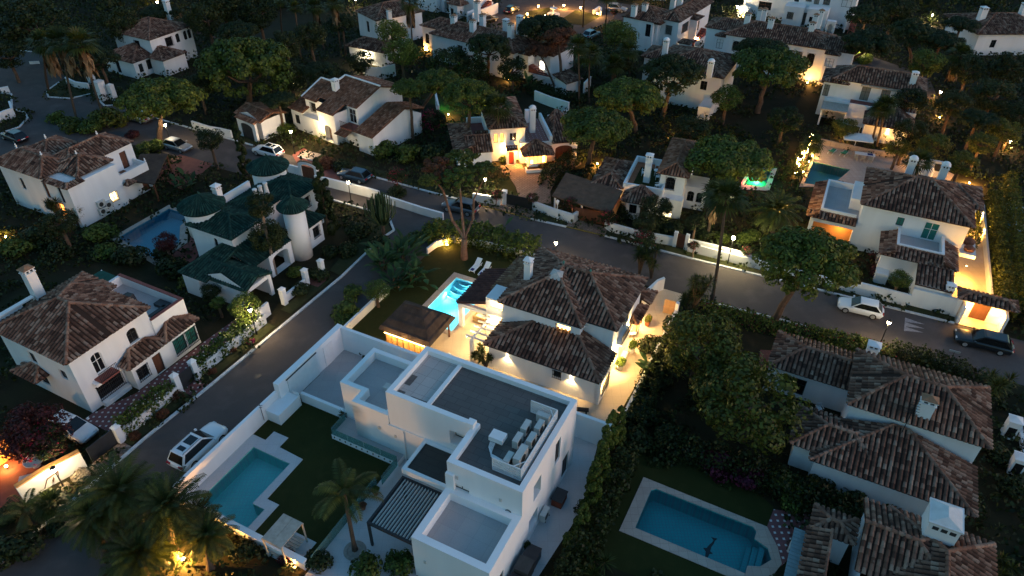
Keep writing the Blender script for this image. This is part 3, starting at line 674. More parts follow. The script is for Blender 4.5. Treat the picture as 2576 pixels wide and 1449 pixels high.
for (a, b) in zip(AX, AX[1:]+AX[:1]):
    if abs(a[0]+13.003) > .01 or abs(b[0]+13.003) > .01: H.W.poly([(*a, 0), (*b, 0), (*b, 3.6), (*a, 3.6)])
ai = H.parapet(AX, 3.6, 4.4, .42); H.clear(-18.8, 3, -12, 9.6)
H.part('terrace_floor', MB().sheet([ai[0], ai[1], ai[2], (-13.01, ai[2][1]), (-13.01, ai[4][1]), ai[5]], 3.62), 'paver_grey')
# dark canopy slab
H.W.box(-9.8, .3, 2.95, A-.006, 3.41, 3.28); cp = H.parapet([(-9.8, .3), (A-.006, .3), (A-.006, 3.41), (-9.8, 3.41)], 3.28, 3.45, .28)
H.part('canopy_roof', MB().sheet([(-9.52, .58), (A-.01, .58), (A-.01, 3.4), (-9.52, 3.4)], 3.36), 'roof_slab_dark')
# ledge chimney, vents
v = MB().cbox(A+.05, 3.35, 6.9, .38, .38, .3).cbox(A+.05, 3.35, 7.2, .55, .55, .32); H.part('chimney', v, 'modern_white')
for (x, y, z) in ((-4.9, -.012, 5.6), (-1.6, -.012, 5.2), (-4.8, -4.612, 2.2), (-14.0, 3.36, 2.6), (-12.5, 3.365, 2.4)): H.part('wall_light', MB().box(x-.09, y-.05, z-.14, x+.09, y+.01, z+.14), 'ac_grey')
hs = MB(); hs.tube([(-1.0+.28*math.cos(t), -.05-.02*math.sin(3*t), 4.15+.34*math.sin(t)) for t in np.linspace(0, 18, 60)], .03, 5, True); hs.tube([(-.75, -.06, 3.95), (-.55, -.2, 3.6), (-.35, -.6, 3.59), (-.62, -.9, 3.59)], .028, 5)
solo('garden_hose', hs, 'charcoal', 'coiled dark hose hanging on the wall of the lower front terrace', 'hose', H.f.o, H.f.d)
# plinth terrace with glass balustrade
H.W.box(-18.3, 2.48, 0, -11.9, 3.44, .5); H.W.box(-18.3, 3.44, 0, -16.42, 4.65, .5)
H.part('terrace_floor', MB().box(-18.28, 2.5, .5, -11.92, 3.43, .515).box(-18.28, 3.43, .5, -16.43, 4.6, .515), 'paver_grey')
H.done()
bal = thing('glass_balustrade', 'frameless green tinted glass balustrade around the raised terrace of the modern house', 'balustrade', H.f.o+(0,), H.f.d)
for k in range(4):
    x0 = -18.25+k*1.58; gm = MB().box(x0+.02, 2.50, .2, x0+1.56, 2.52, 1.25); mk('pane', gm, 'balustrade_glass', bal)
mk('pane', MB().box(-18.27, 2.55, .2, -18.25, 4.3, 1.25), 'balustrade_glass', bal); mk('pane', MB().box(-11.95, .4, .2, -11.93, 2.48, 1.2), 'balustrade_glass', bal)
cl = MB()
for k in range(12): cl.cbox(-18.0+k*.54, 2.46, .28, .09, .07, .12)
mk('clamp', cl, 'iron', bal)
gf = thing('glass_fence', 'low frameless glass fence between the dark lawn and the white paving', 'fence', H.f.o+(0,), H.f.d)
for k in range(4): mk('pane', MB().box(-12.42, -7.2+k*1.9, .02, -12.40, -5.34+k*1.9, 1.05), 'balustrade_glass', gf)
# garden of the modern house
F = F1
struct('lawn', MB().sheet(F.W([(-24.3, -.2), (-19, -.3), (-18.95, -4.4), (-17.8, -4.4), (-17.8, -7.3), (-12.5, -7.3), (-12.5, 4.6), (-24.3, 4.6)]), .012), 'lawn', label='dark lawn beside the turquoise pool of the modern house')
struct('pavement', MB().sheet(F.W([(-12.4, -9.5), (A, -9.5), (A, 3.4), (-12.4, 3.4)]), .016), 'paver_white', label='white paving around the pergola')
struct('pavement', MB().sheet(F.W([(0, -6), (1.3, -6), (2.1, 2.2), (2.4, 5), (1.2, 11.7), (-13, 11.7), (-13, 9.2), (0, 9.2)]), .016), 'paver_white', label='white paved side passage of the modern house')
struct('patio', MB().sheet(F.W([(-24.1, 4.9), (-18.5, 4.9), (-18.5, 9.3), (-13, 9.3), (-13, 11.6), (-24.1, 11.6)]), .016), 'paver_grey', label='grey walled patio of the modern house')
pl_, P_, c_ = pool('swimming_pool', POOL1, 'pool_tile', 1.3, 'water', 'turquoise L shaped pool with pale coping in the garden of the modern house', F.W([(-24.35, -7.25), (-17.8, -7.25), (-17.8, -4.45), (-18.95, -4.45), (-19, -.3), (-21.5, -.18), (-21.5, .9), (-23.0, .9), (-23.0, -.12), (-24.35, -.1)]), 'paver_white')
wl = MB().box(-24.65, -7.9, 0, -24.36, 3.3, 1.85); solo('garden_wall', wl, 'modern_white', 'long plain white wall between the modern pool and the side road', 'wall', F.o, F.d)
w2 = thing('gate_wall', 'tall white wall with a closed sliding gate beside the walled patio', 'wall', F.o+(0,), F.d)
mk('wall', MB().box(-24.6, 3.31, 0, -24.05, 11.95, 2.75), 'modern_white', w2); mk('gate', MB().box(-24.04, 4.3, .03, -23.97, 8.0, 2.45), 'plastic_white', w2); mk('gate_track', MB().box(-24.045, 4.2, 2.46, -23.98, 8.1, 2.56).box(-24.04, 4.3, 0.017, -23.93, 8.0, .03), 'charcoal', w2); mk('door', MB().box(-24.045, 9.0, .03, -24.0, 10.2, 2.3), 'plastic_white', w2)
solo('boundary_wall', MB().box(-24.04, 11.62, 0, 2.2, 11.92, 2.7), 'modern_white', 'long white wall between the modern house and the lit neighbouring terrace', 'wall', F.o, F.d)
solo('retaining_wall', MB().box(-23.2, 4.62, 0, -18.52, 4.9, 1.0), 'modern_white', 'low white wall between the grey patio and the dark lawn', 'wall', F.o, F.d)
ut = thing('utility_box', 'white utility block against the road wall beside the lawn', 'utility box', F.o+(0,), F.d); mk('body', MB().box(-24.34, 1.7, 0, -22.95, 4.2, 1.15), 'modern_white', ut); mk('door', MB().box(-23.6, 4.21, .02, -22.9, 4.26, 1.5), 'plastic_white', ut)
solo('garden_wall', MB().box(-24.6, -7.75, 0, -12.6, -7.45, .85).box(-24.85, -7.82, .85, -12.6, -7.38, .93), 'modern_white', 'low white wall along the lower end of the turquoise pool', 'wall', F.o, F.d)
solo('garden_wall', MB().box(-12.6, -9.8, 0, 1.3, -9.55, .9), 'modern_white', 'white wall at the lower edge of the white paving', 'wall', F.o, F.d)
# pergola
pg = thing('pergola', 'charcoal metal pergola with louvred roof on white paving', 'pergola', F.o+(0,), F.d)
fr = MB(); x0, x1, y0, y1 = -9.75, A-.08, -4.15, .26
for b in ((x0, y0, x1, y0+.16), (x0, y1-.16, x1, y1), (x0, y0+.16, x0+.16, y1-.16), (x1-.16, y0+.16, x1, y1-.16)): fr.box(b[0], b[1], 2.52, b[2], b[3], 2.75)
mk('frame', fr, 'charcoal', pg)
for (x, y) in ((x0+.08, y0+.08), (x1-.08, y0+.08), (x0+.08, y1-.08)): mk('post', MB().cbox(x, y, 0, .16, .16, 2.52), 'charcoal', pg)
sl = MB(); s2 = MB(); n = 15
for k in range(n):
    x = x0+.28+(x1-x0-.56)*k/(n-1); sl.bar((x, y0+.17, 2.62), (x, y1-.17, 2.62), .19, .03); s2.bar((x+.07, y0+.17, 2.67), (x+.07, y1-.17, 2.67), .06, .05)
mk('louvre_shade', sl, 'charcoal', pg); mk('louvre_edge', s2, 'ac_grey', pg)  # charcoal blades colour in the shade of the gaps between the pale slats
# air conditioning on the roof
def ac_unit(w=.95, d=.42, h=.72):
    r = thing('air_conditioner', '', 'air conditioner'); mk('casing', MB().cbox(0, 0, .1, w, d, h), 'ac_grey', r); fn = MB(); fn.tube([(0, 0, 0), (0, -.02, 0)], h*.38, 18); mk('fan', fn, 'dark_frame', r, loc=(-.12, -d/2-.001, .1+h/2)); mk('foot', MB().cbox(-w*.35, 0, 0, .06, d+.1, .1).cbox(w*.35, 0, 0, .06, d+.1, .1), 'charcoal', r); return r
base_ac = ac_unit(); big_ac = ac_unit(1.4, .5, .95)
big_ac.location = (*F.w(-1.37, 2.5), 6.45); big_ac.rotation_euler = (0, 0, R(F.d+90)); big_ac['label'] = 'largest grey air conditioner inside the white lattice screen on the roof'
acs = [(-2.0, 1.95, 90, 'grey air conditioner nearest the lower lattice panel, left of the largest unit'), (-1.37, 4.2, 90, 'grey air conditioner second along the slatted side screen'), (-1.37, 5.5, 90, 'grey air conditioner third along the slatted side screen'), (-2.2, 3.75, 90, 'middle grey air conditioner of the row facing the white duct box'), (-2.2, 5.05, 90, 'upper grey air conditioner of the row facing the white duct box'), (-1.5, 6.45, 180, 'grey air conditioner turned sideways against the upper lattice panel')]
for i, (x, y, d, lb) in enumerate(acs):
    o = base_ac if i == 0 else dup(base_ac); o.location = (*F.w(x, y), 6.45); o.rotation_euler = (0, 0, R(F.d+d)); o['label'] = lb; o['group'] = 'air conditioners on the modern roof'
db = thing('duct_box', 'white duct box with a bundle of pipes on the grey slab roof', 'duct box', (*F.o, 6.45), F.d)
mk('lid', MB().box(-4.05, 2.95, .35, -3.0, 3.75, .75), 'plastic_white', db)
pp = MB()
for k in range(6):
    t = k*.07; pp.tube([(-3.9+t, 2.95, .3), (-3.85+t, 2.6-t*.6, .1), (-3.5+t*.5, 2.2-t*.7, .06), (-2.5, 1.85-t*.8+.2, .06), (-1.9+t, 2.4, .06), (-1.8+t*.3, 5.2, .06)], .025, 5)
mk('pipe', pp, 'plastic_white', db)
def lattice(p, q, z0, h, mb, step=.17):
    p = np.array(p, float); q = np.array(q, float); Ln = np.linalg.norm(q-p); d = (q-p)/Ln
    for sg in (1, -1):
        c = -h
        while c < Ln:
            u0, v0, u1, v1 = c, 0., c+h, h
            if u0 < 0: v0 -= u0; u0 = 0
            if u1 > Ln: v1 -= u1-Ln; u1 = Ln
            if u1 > u0+.02:
                a = (v0, v1) if sg == 1 else (h-v0, h-v1)
                mb.bar((*(p+d*u0), z0+a[0]), (*(p+d*u1), z0+a[1]), .035, .03)
            c += step
    for (u, v, uu, vv) in ((0, 0, Ln, 0), (0, h, Ln, h), (0, 0, 0, h), (Ln, 0, Ln, h)): mb.bar((*(p+d*u), z0+v), (*(p+d*uu), z0+vv), .06, .05)
    return mb
ls = thing('lattice_screen', 'white lattice screen around the air conditioners on the roof', 'screen', (*F.o, 6.45), F.d)
mk('panel', lattice((-2.76, 1.1), (-.68, 1.1), .03, 1.15, MB()), 'plastic_white', ls); mk('panel', lattice((-.65, 1.1), (-.65, 6.95), .03, 1.15, MB()), 'plastic_white', ls); mk('panel', lattice((-.68, 6.95), (-2.7, 6.95), .03, 1.15, MB()), 'plastic_white', ls); mk('brace', MB().bar((-.68, 1.9, 1.1), (-1.3, 1.12, 1.1), .05).bar((-.68, 6.3, 1.1), (-1.2, 6.92, 1.1), .05), 'plastic_white', ls)
# furniture and small things around the modern house
def daybed(name, label, x, y, fr, deg=0):
    r = thing(name, label, 'daybed', (*fr.w(x, y), 0), fr.d+deg)
    return r
dbd = daybed('daybed', 'pale slatted daybed with a flat canopy beside the low wall', -14.75, -7.0, F)
mk('canopy', MB().box(-.85, -1.1, 2.15, -.01, 1.1, 2.22).box(.01, -1.1, 2.15, .85, 1.1, 2.22).box(-.88, -1.13, 2.05, .88, -1.0, 2.15).box(-.88, 1.0, 2.05, .88, 1.13, 2.15), 'timber_pale', dbd)
for (x, y) in ((-.82, -1.05), (.82, -1.05), (-.82, 1.05), (.82, 1.05)): mk('post', MB().cbox(x, y, 0, .09, .09, 2.05), 'timber_pale', dbd)
s_ = MB()
for k in range(9): s_.box(-.75, -.95+k*.22, .32, .75, -.8+k*.22, .38)
mk('slat_base', s_, 'timber_pale', dbd)
struct('pavement', MB().sheet(F.W([(-15.9, -8.0), (-13.3, -8.0), (-13.3, -5.7), (-15.9, -5.7)]), .03), 'paver_white')
bn = [( -16.2+.9, 7.4), (-15.9+.9, 5.9)]
def bench(name, label, x, y, z, fr, deg=0, w=1.5, d=.6, mt='ac_grey'):
    r = thing(name, label, 'bench', (*fr.w(x, y), z), fr.d+deg); mk('seat', MB().cbox(0, 0, .36, w, d, .09), mt, r)
    for sx in (-1, 1): mk('leg', MB().cbox(sx*(w/2-.2), 0, 0, .12, d-.1, .36), mt, r)
    return r
bench('bench', 'grey bench at the back of the sunken annex terrace', -14.2, 8.0, 3.63, F); bench('bench', 'grey bench nearer the front of the sunken annex terrace', -14.6, 6.3, 3.63, F)
kn = thing('dog_kennel', 'red wooden kennel box with a dark flat lid on the side passage', 'kennel', (*F.w(.62, 5.2), 0), F.d); mk('body', MB().cbox(0, 0, .05, .8, 1.1, .75), mat('red_wood', (.26, .06, .03), .7, .25, 3, 20).name, kn); mk('lid', MB().cbox(0, 0, .8, .92, 1.22, .06), 'charcoal', kn)
for (x, y, lb, sz, mt) in ((.85, -1.3, 'brown lidded storage box, middle of the dark boxes along the passage wall', (1.0, 1.1, 1.25), 'grey_slab_dark'), (.85, -.1, 'black storage box at the upper end of the passage boxes', (.95, 1.2, .9), 'charcoal'), (.8, -2.6, 'low black storage box at the lower end of the passage boxes', (1.0, 1.3, .85), 'charcoal')):
    r = thing('storage_box', lb, 'storage box', (*F.w(x, y), .016), F.d); mk('body', MB().cbox(0, 0, 0, *sz), mt, r); mk('lid', MB().cbox(0, 0, sz[2], sz[0]+.06, sz[1]+.06, .05), mt, r)
ac2 = dup(base_ac, (*F.w(.32, 3.2), .4), F.d+90, 'white air conditioner against the right wall of the modern house'); del ac2['group']
# ================================================================== lit villa in the middle
H = House('villa', 'white villa with maroon tiled hip roofs, lit terrace and pool in the middle', 7.365, 42.74, -26.1, tile='tile_brown', seed=3)
H.block(-10.6, .25, -.25, 3.2, 0, 3.0, [('S', -4.3, -3.55, 1.55, 2.35, 'win bars')], top=False)
H.block(-.4, .25, .0, 2.9, 0, 2.7, [('E', .6, 2.2, .9, 2.2, 'lit bars wf')], top=False)
H.block(-10.7, 3.15, -3.2, 12.1, 0, 5.62, [('S', -5.4, -4.05, 3.95, 4.95, 'lit bars wf'), ('W', 5.0, 6.2, .1, 2.4, 'lit wf'), ('W', 7.4, 9.2, .1, 2.4, 'lit wf')], top=False)
H.block(-3.2, 4.15, -.5, 11.9, 0, 5.62, [('E', 5.6, 6.5, .1, 2.3, 'lit wf'), ('E', 7.0, 8.8, 3.1, 5.0, 'win')], top=False)
rb = H.roof()
rb.hip(-11.0, 2.85, -2.95, 12.4, 5.6); rb.hip(-11.0, 3.85, -.15, 12.25, 5.6)
rb.half('S', -10.9, -.07, 0, 4.1, 2.9, 1.83); rb.half('N', -4.5, 12.0, .55, 14.2, 2.9, .9, True, True)
rm = H.roof('tile_maroon'); rm.plane([(-16.0, 10.15, 2.88), (-16.0, 3.95, 2.88), (-12.9, 3.95, 3.9), (-12.9, 10.15, 3.9)])
rf = H.roof('tile_buff'); rf.plane([(-13.5, 12.4, 3.75), (-13.5, 6.3, 3.75), (-10.75, 6.3, 4.75), (-10.75, 12.4, 4.75)])
H.block(-12.9, 4.1, -10.72, 6.3, 0, 4.55, [('S', -12.5, -10.95, 3.55, 4.35, 'lit wf')], clear=False); H.block(-12.9, 6.3, -10.72, 11.9, 0, 3.6, [], top=False, clear=False)
cap = MB().add([(-7.7, 6.1, 7.2), (-6.3, 6.1, 7.2), (-6.5, 7.0, 7.68), (-7.5, 7.0, 7.68), (-7, 6.6, 7.74)], [(0, 1, 4), (1, 2, 4), (2, 3, 4), (3, 0, 4)]); H.part('ridge_cap', cap, 'mortar')
for (x, y, z) in ((-7, 8.15, 7.6), (-4.35, 8.05, 7.58)): H.part('finial', MB().lathe([(.06, 0), (.05, .12), (.11, .2), (.08, .3), (.02, .42), (0, .44)], 10, (x, y, z)), 'green_shutter')
H.chimney(-9.7, 6.4, 6.2, 8.5, .62, .62, 'flat')
# window planter, columns, beams, gutters
pb = MB().box(-5.95, 2.5, 3.0, -3.75, 3.14, 3.85); H.part('planter_box', pb, 'trim_white'); H.part('planter_soil', MB().box(-5.8, 2.6, 3.851, -3.9, 3.1, 3.87), 'brown_wood')
H.W.box(-15.85, 3.98, 0, -15.4, 4.4, 2.85); H.W.box(-15.4, 4.0, 2.5, -12.9, 4.35, 2.9); H.W.box(-15.84, 4.41, 2.5, -15.5, 10.1, 2.86); H.W.box(-15.85, 9.7, 0, -15.4, 10.1, 2.85)
for a, b in (((-11.0, 2.82, 5.52), (-2.95, 2.82, 5.52)), ((-2.95, 3.82, 5.52), (-.12, 3.82, 5.52)), ((-.1, 3.85, 5.52), (-.1, 12.2, 5.52)), ((-10.9, -.1, 2.83), (0, -.1, 2.83))): H.part('gutter', MB().tube([a, b], .06, 6), 'dark_frame')
H.part('downpipe', MB().tube([(-2.9, 3.1, 5.5), (-2.9, 4.05, 4.9), (-2.9, 4.05, 4.4)], .05, 6), 'trim_white')
# bay window and balcony on the driveway side
H.W.prism([(-.5, 9.4), (.15, 9.8), (.15, 11.3), (-.5, 11.7)], .7, 1.0); bay = MB().prism([(-.5, 9.45), (.1, 9.85), (.1, 11.25), (-.5, 11.65)], 1.0, 2.4); H.part('bay_window', bay, 'lit_orange'); bf = MB()
for p in ((.1, 9.85), (.1, 11.25), (-.45, 9.47), (-.45, 11.63), (.1, 10.55)): bf.cbox(p[0], p[1], 1.0, .09, .09, 1.42)
bf.prism([(-.5, 9.4), (.13, 9.82), (.13, 11.28), (-.5, 11.7)], 2.4, 2.5); H.part('bay_frame', bf, 'brown_wood'); rb.half('E', -.5, 9.0, .35, 12.1, 2.5, .45)
bl = MB().box(-.5, 5.2, 2.75, .1, 8.1, 2.9); H.part('balcony', bl, 'trim_white'); H.part('balcony_rail', railing(lambda u, d, z: (.06+d, u, z), 5.25, 8.05, 0, 2.9), 'iron')
H.done()
# wall lamps of the villa
def sconce(name, label, x, y, z, fr, nx, ny, power=28, col=(1., .66, .25), group=None, up=True):
    r = thing(name, label, 'wall lamp', (*fr.w(x, y), z), fr.d, group); mk('body', MB().tube([(nx*.09, ny*.09, -.09), (nx*.09, ny*.09, .09)], .05, 8).bar((0, 0, 0), (nx*.09, ny*.09, 0), .03), 'charcoal', r)
    mk('glow', MB().tube([(nx*.09, ny*.09, -.11), (nx*.09, ny*.09, -.095)], .045, 8), 'lamp_glow', r)
    if up: mk('glow', MB().tube([(nx*.09, ny*.09, .095), (nx*.09, ny*.09, .11)], .045, 8), 'lamp_glow', r)
    light('lamp_light', (nx*.16, ny*.16, -.16), col, power, r, .04, 110, (-nx*.22, -ny*.22, -1))
    if power > 70: light('lamp_light', (nx*.7, ny*.7, -.05), col, power*.55, r, .15)
    if up: light('lamp_light', (nx*.16, ny*.16, .14), col, power*.35, r, .04, 110, (-nx*.2, -ny*.2, 1))
    return r
WARM = (1., .60, .20); WARM2 = (1., .72, .38); AMBER = (1., .46, .10)
F = F2
sconce('wall_lamp', 'lit wall lamp on the left of the white wall facing the modern house', -8.7, .24, 2.2, F, 0, -1, 60, group='wall lamps of the lit villa')
sconce('wall_lamp', 'lit wall lamp on the right of the white wall facing the modern house', -2.6, .24, 2.2, F, 0, -1, 60, group='wall lamps of the lit villa')
sconce('wall_lamp', 'bright wall lamp beside the side door on the villa driveway', -.48, 4.9, 2.3, F, 1, 0, 190, group='wall lamps of the lit villa')
sconce('wall_lamp', 'lit wall lamp beside the bay window on the villa driveway', -.48, 8.7, 2.3, F, 1, 0, 130, group='wall lamps of the lit villa')
sconce('wall_lamp', 'lit wall lamp at the far street end of the villa driveway', -.48, 11.85, 2.2, F, 1, 0, 150, group='wall lamps of the lit villa')
struct('patio', MB().sheet(F.W([(-20.95, -2.85), (1.9, -1.7), (2.3, 8.5), (2.7, 15), (2.2, 18.9), (-.85, 18.9), (-.9, 14.2), (-4.6, 14.2), (-4.6, 12), (-10.7, 12), (-10.7, 3), (-10.9, 9.9), (-16.0, 9.9), (-16.1, 2.98), (-20.1, 2.98), (-20.95, 2.9)]), .014), 'paver_cream', label='cream paved terrace and driveway lit by wall lamps')
struct('lawn', MB().sheet(F.W([(-25, -3), (-20.96, -3), (-20.76, 3), (-20.76, 11.55), (-17, 11.55), (-16.05, 9.95), (-10.9, 9.95), (-10.9, 12), (-4.6, 12.05), (-4.6, 14.3), (-1, 14.3), (-2, 17), (-12, 17.3), (-20, 17.3), (-24, 16.4), (-25.2, 14.6)]), .008), 'lawn', label='dark green lawn between the lit pool and the hedges')
for p in ([(-25, -3), (2.4, -2), (2.7, 19), (-1, 19), (-2, 16), (-20, 16.5), (-25, 14.6)],): keep_clear(F.W(p))
P2, PP2, c2 = pool('swimming_pool', POOL2, 'pool_tile_lit', 1.25, 'water_clear', 'bright lit cyan pool with curved steps beside the tiled porch', F.W([(-20.75, 2.4), (-16.08, 2.4), (-15.7, 2.98), (-15.7, 10.8), (-15.7, 11.5), (-20.75, 11.5)]), 'paver_pink')
cw = np.array(c2)
for k, (rad, zz) in enumerate(((.9, -.3), (1.5, -.5), (2.1, -.72), (2.7, -.95))):
    cx, cy = -19.0, 11.15; pts = []
    for t in np.linspace(0, 2*math.pi, 60):
        x = min(-16.12, max(-20.08, cx+rad*math.cos(t))); y = min(10.78, cy+rad*math.sin(t)); pts.append((x, y))
    seen = []; [seen.append(p) for p in pts if not seen or np.hypot(p[0]-seen[-1][0], p[1]-seen[-1][1]) > .01]
    W = [(p[0]-cw[0], p[1]-cw[1]) for p in F.W(seen)]
    mk('step', MB().prism(W[:-1], -1.24, zz), 'pool_tile_lit', P2)
    ed = MB(); ar = [(cx+rad*math.cos(t), cy+rad*math.sin(t)) for t in np.linspace(math.pi, 2*math.pi, 30)]
    ar = [p for p in ar if -20.05 < p[0] < -16.15 and p[1] < 10.75]; ed.tube([(*(np.array(F.w(*p))-cw), zz+.01) for p in ar], .035, 5); mk('step_edge', ed, 'trim_white', P2)
for (x, y) in ((-18.1, 3.12), (-18.1, 6.6), (-18.1, 10.0), (-16.25, 8.2), (-19.95, 8.2), (-16.25, 4.8), (-19.95, 4.8)):
    w = np.array(F.w(x, y))-cw; light('pool_light', (w[0], w[1], -.7), (.30, .85, 1.), 24, P2, .4)
for (x, y, nx, ny) in ((-18.1, 3.01, 0, 1), (-20.09, 5.5, 1, 0), (-20.09, 8.5, 1, 0)):
    a = np.array(F.w(x, y))-cw; d = np.array(F.w(x+nx*.03, y+ny*.03))-np.array(F.w(x, y)); mk('pool_lamp', MB().tube([(*a, -.6), (*(a+d), -.6)], .14, 12), 'pool_lamp', P2)
# lights under the porch and terrace
for (x, y, z, p) in ((-14.4, 5.6, 2.75, 90), (-14.4, 8.4, 2.75, 60), (-11.8, 3.3, 2.3, 75), (-13.2, 1.0, 2.1, 30)):
    ce = solo('ceiling_lamp', MB().tube([(0, 0, 0), (0, 0, .05)], .1, 10), 'lamp_glow', {5.6: 'round ceiling lamp under the porch roof above the wicker sofa', 8.4: 'round ceiling lamp under the far end of the porch roof', 3.3: 'small lamp above the terrace under the white pergola beams', 1.0: 'small lamp at the villa corner beside the white pergola post'}[y], 'lamp', (*F.w(x, y), z), 0)
    light('lamp_light', (0, 0, -.12), (1., .68, .28), p, ce, .1)
# white pergola beams
pw = thing('pergola', 'white beamed pergola joined to the lit villa terrace', 'pergola', F.o+(0,), F.d)
for k, y in enumerate((.65, 1.4, 2.15, 2.93, 3.66)): mk('beam', MB().box(-13.1, y-.05, 2.42, -10.75, y+.05, 2.6), 'trim_white', pw)
mk('beam', MB().box(-12.55, .3, 2.25, -12.37, 4.05, 2.42), 'trim_white', pw); mk('post', MB().cbox(-12.46, .55, 0, .34, .34, 2.25), 'trim_white', pw)
# thatched palapa
pa = thing('palapa', 'dark thatched pavilion with lit bamboo screens beside the pool', 'pavilion', F.o+(0,), F.d)
th = MB(); e = [(-20.95, -1.9), (-15.4, -1.9), (-15.4, 2.75), (-20.95, 2.75)]; r0, r1 = (-19.5, .42), (-17.6, .42)
def thatch_roof(mb, e, r0, r1, ze, zr, t=.28):
    E_ = [(*p, ze) for p in e]; r0 = (*r0, zr); r1 = (*r1, zr); n = 10
    def face(a, b, c, d):
        a, b, c, d = map(np.array, (a, b, c, d)); g = []
        for i in range(n+1):
            t_ = i/n
            for j in range(13):
                u = j/12; p = (a*(1-u)+b*u)*(1-t_)+(d*(1-u)+c*u)*t_; p = p+np.array([0, 0, .07*math.sin(i*2.1)+random.uniform(-.03, .03)-(.10 if i == 0 else 0)]); g.append(p)
        mb.add(g, [(i*13+j, i*13+j+1, (i+1)*13+j+1, (i+1)*13+j) for i in range(n) for j in range(12)])
    face(E_[0], E_[1], r1, r0); face(E_[2], E_[3], r0, r1); face(E_[1], E_[2], r1, r1); face(E_[3], E_[0], r0, r0)
    mb.add([(p[0], p[1], ze-.12) for p in e], [(0, 3, 2, 1)]); mb.tube([r0, r1], .14, 8)
thatch_roof(th, e, r0, r1, 2.25, 4.1); mk('thatch_roof', th, 'thatch', pa)
for (x, y) in ((-20.4, -1.4), (-15.9, 2.2), (-15.9, -1.4), (-20.4, 2.2)): mk('post', MB().tube([(x, y, 0), (x, y, 2.25)], .09, 8), 'brown_wood', pa)
bb = MB(); bb.box(-20.3, -1.72, .5, -15.95, -1.66, 1.75); mk('bamboo_screen', bb, 'bamboo', pa)
bs = MB()
for k in range(8): bs.box(-20.3+k*.62-.02, -1.76, .45, -20.3+k*.62+.02, -1.725, 1.78)
bs.box(-20.3, -1.765, 1.74, -15.95, -1.73, 1.8).box(-20.3, -1.765, .45, -15.95, -1.73, .5); mk('screen_frame', bs, 'brown_wood', pa)
mk('led_strip', MB().box(-20.3, -1.95, 1.98, -15.95, -1.9, 2.02), 'led_strip', pa)
for x in (-19.6, -18.1, -16.6): light('lamp_light', (x, -2.2, 1.95), WARM, 26, pa, .1)
light('lamp_light', (-18, .5, 2.0), WARM, 22, pa, .1); light('lamp_light', (-20.7, -.6, 1.5), (1., .6, .15), 8, pa, .1)
# wicker sofa, coffee table, chairs
def sofa(label, x, y, deg):
    r = thing('wicker_sofa', label, 'sofa', (*F.w(x, y), .014), F.d+deg); mk('base', MB().cbox(0, 0, 0, 1.3, .8, .34), 'wicker', r); mk('backrest', MB().cbox(0, -.36, .34, 1.3, .12, .42), 'wicker', r)
    for sx in (-1, 1): mk('armrest', MB().cbox(sx*.6, .06, .34, .12, .7, .24), 'wicker', r)
    mk('cushion', MB().cbox(0, .05, .341, 1.06, .66, .14), 'cushion', r); return r
sofa('pale wicker two seat sofa under the tiled porch beside the pool', -14.35, 5.6, 0)
ct = thing('coffee_table', 'dark low coffee table in front of the wicker sofa', 'table', (*F.w(-14.1, 6.75), .014), F.d); mk('top', MB().cbox(0, 0, .34, 1.0, .55, .05), 'charcoal', ct)
for sx in (-1, 1):
    for sy in (-1, 1): mk('leg', MB().cbox(sx*.44, sy*.22, 0, .06, .06, .34), 'charcoal', ct)
def lounger(label, x, y, fr, deg, mt='canvas_white', fm='plastic_white', cush='navy_cloth', group=None):
    r = thing('sun_lounger', label, 'sun lounger', (*fr.w(x, y), .014), fr.d+deg, group); mk('frame', MB().box(-.33, -1.0, .22, -.28, .95, .28).box(.28, -1.0, .22, .33, .95, .28), fm, r); mk('seat', MB().box(-.28, -1.0, .25, .28, .25, .30), mt, r); mk('backrest', MB().add([(-.3, .25, .27), (.3, .25, .27), (.3, 1.0, .72), (-.3, 1.0, .72), (-.3, .25, .32), (.3, .25, .32), (.3, 1.0, .77), (-.3, 1.0, .77)], [(3, 2, 1, 0), (4, 5, 6, 7), (0, 1, 5, 4), (1, 2, 6, 5), (2, 3, 7, 6), (3, 0, 4, 7)]), mt, r)
    for sx in (-1, 1):
        for sy in (-.85, .7): mk('leg', MB().cbox(sx*.305, sy, 0, .05, .05, .22), fm, r)
    if cush: mk('towel', MB().cbox(0, -.72, .301, .34, .4, .05), cush, r)
    return r
lounger('white sun lounger with a navy towel, nearer the tree on the dark lawn', -19.05, 13.2, F, 0); lounger('white sun lounger with a navy towel, nearer the tiled porch on the dark lawn', -17.85, 13.0, F, 0)
lounger('white sun lounger with a blue cushion beside the villa corner behind the roof edge', -13.4, -.9, F, 80)
dc = bench('bench', 'white slatted bench against the lit driveway wall of the villa', -.0, 6.6, .014, F, 90, 1.6, .5, 'plastic_white')
rk = bench('bench', 'low iron framed bench in front of the bay of the white street facing wall', -.9, -1.2, .014, F, 20, 1.1, .4, 'iron')
for (x0, x1, lb) in ((-7.9, -6.1, 'first'), (-5.6, -3.6, 'second')): pass
gt = thing('driveway_gate', 'ornate sand coloured iron gate standing open at the villa driveway', 'gate', (*F.w(1.25, 14.95), .014), F.d+4)
gm = MB(); gm.box(0, -.03, .05, .06, .03, 1.75).box(1.3, -.03, .05, 1.36, .03, 1.75)
for z in (.08, .95, 1.7): gm.box(.06, -.025, z, 1.3, .025, z+.05)
for k in range(11): gm.box(.14+k*.11, -.012, .1, .16+k*.11, .012, 1.86+.05*(k % 2))
mk('frame', gm, mat('gate_sand', (.42, .28, .14), .6, .2, 3, 20).name, gt); mk('panel', MB().box(.08, -.008, .1, 1.28, .008, 1.68), mat('gate_panel', (.36, .22, .13), .7, .2, 3, 20).name, gt)
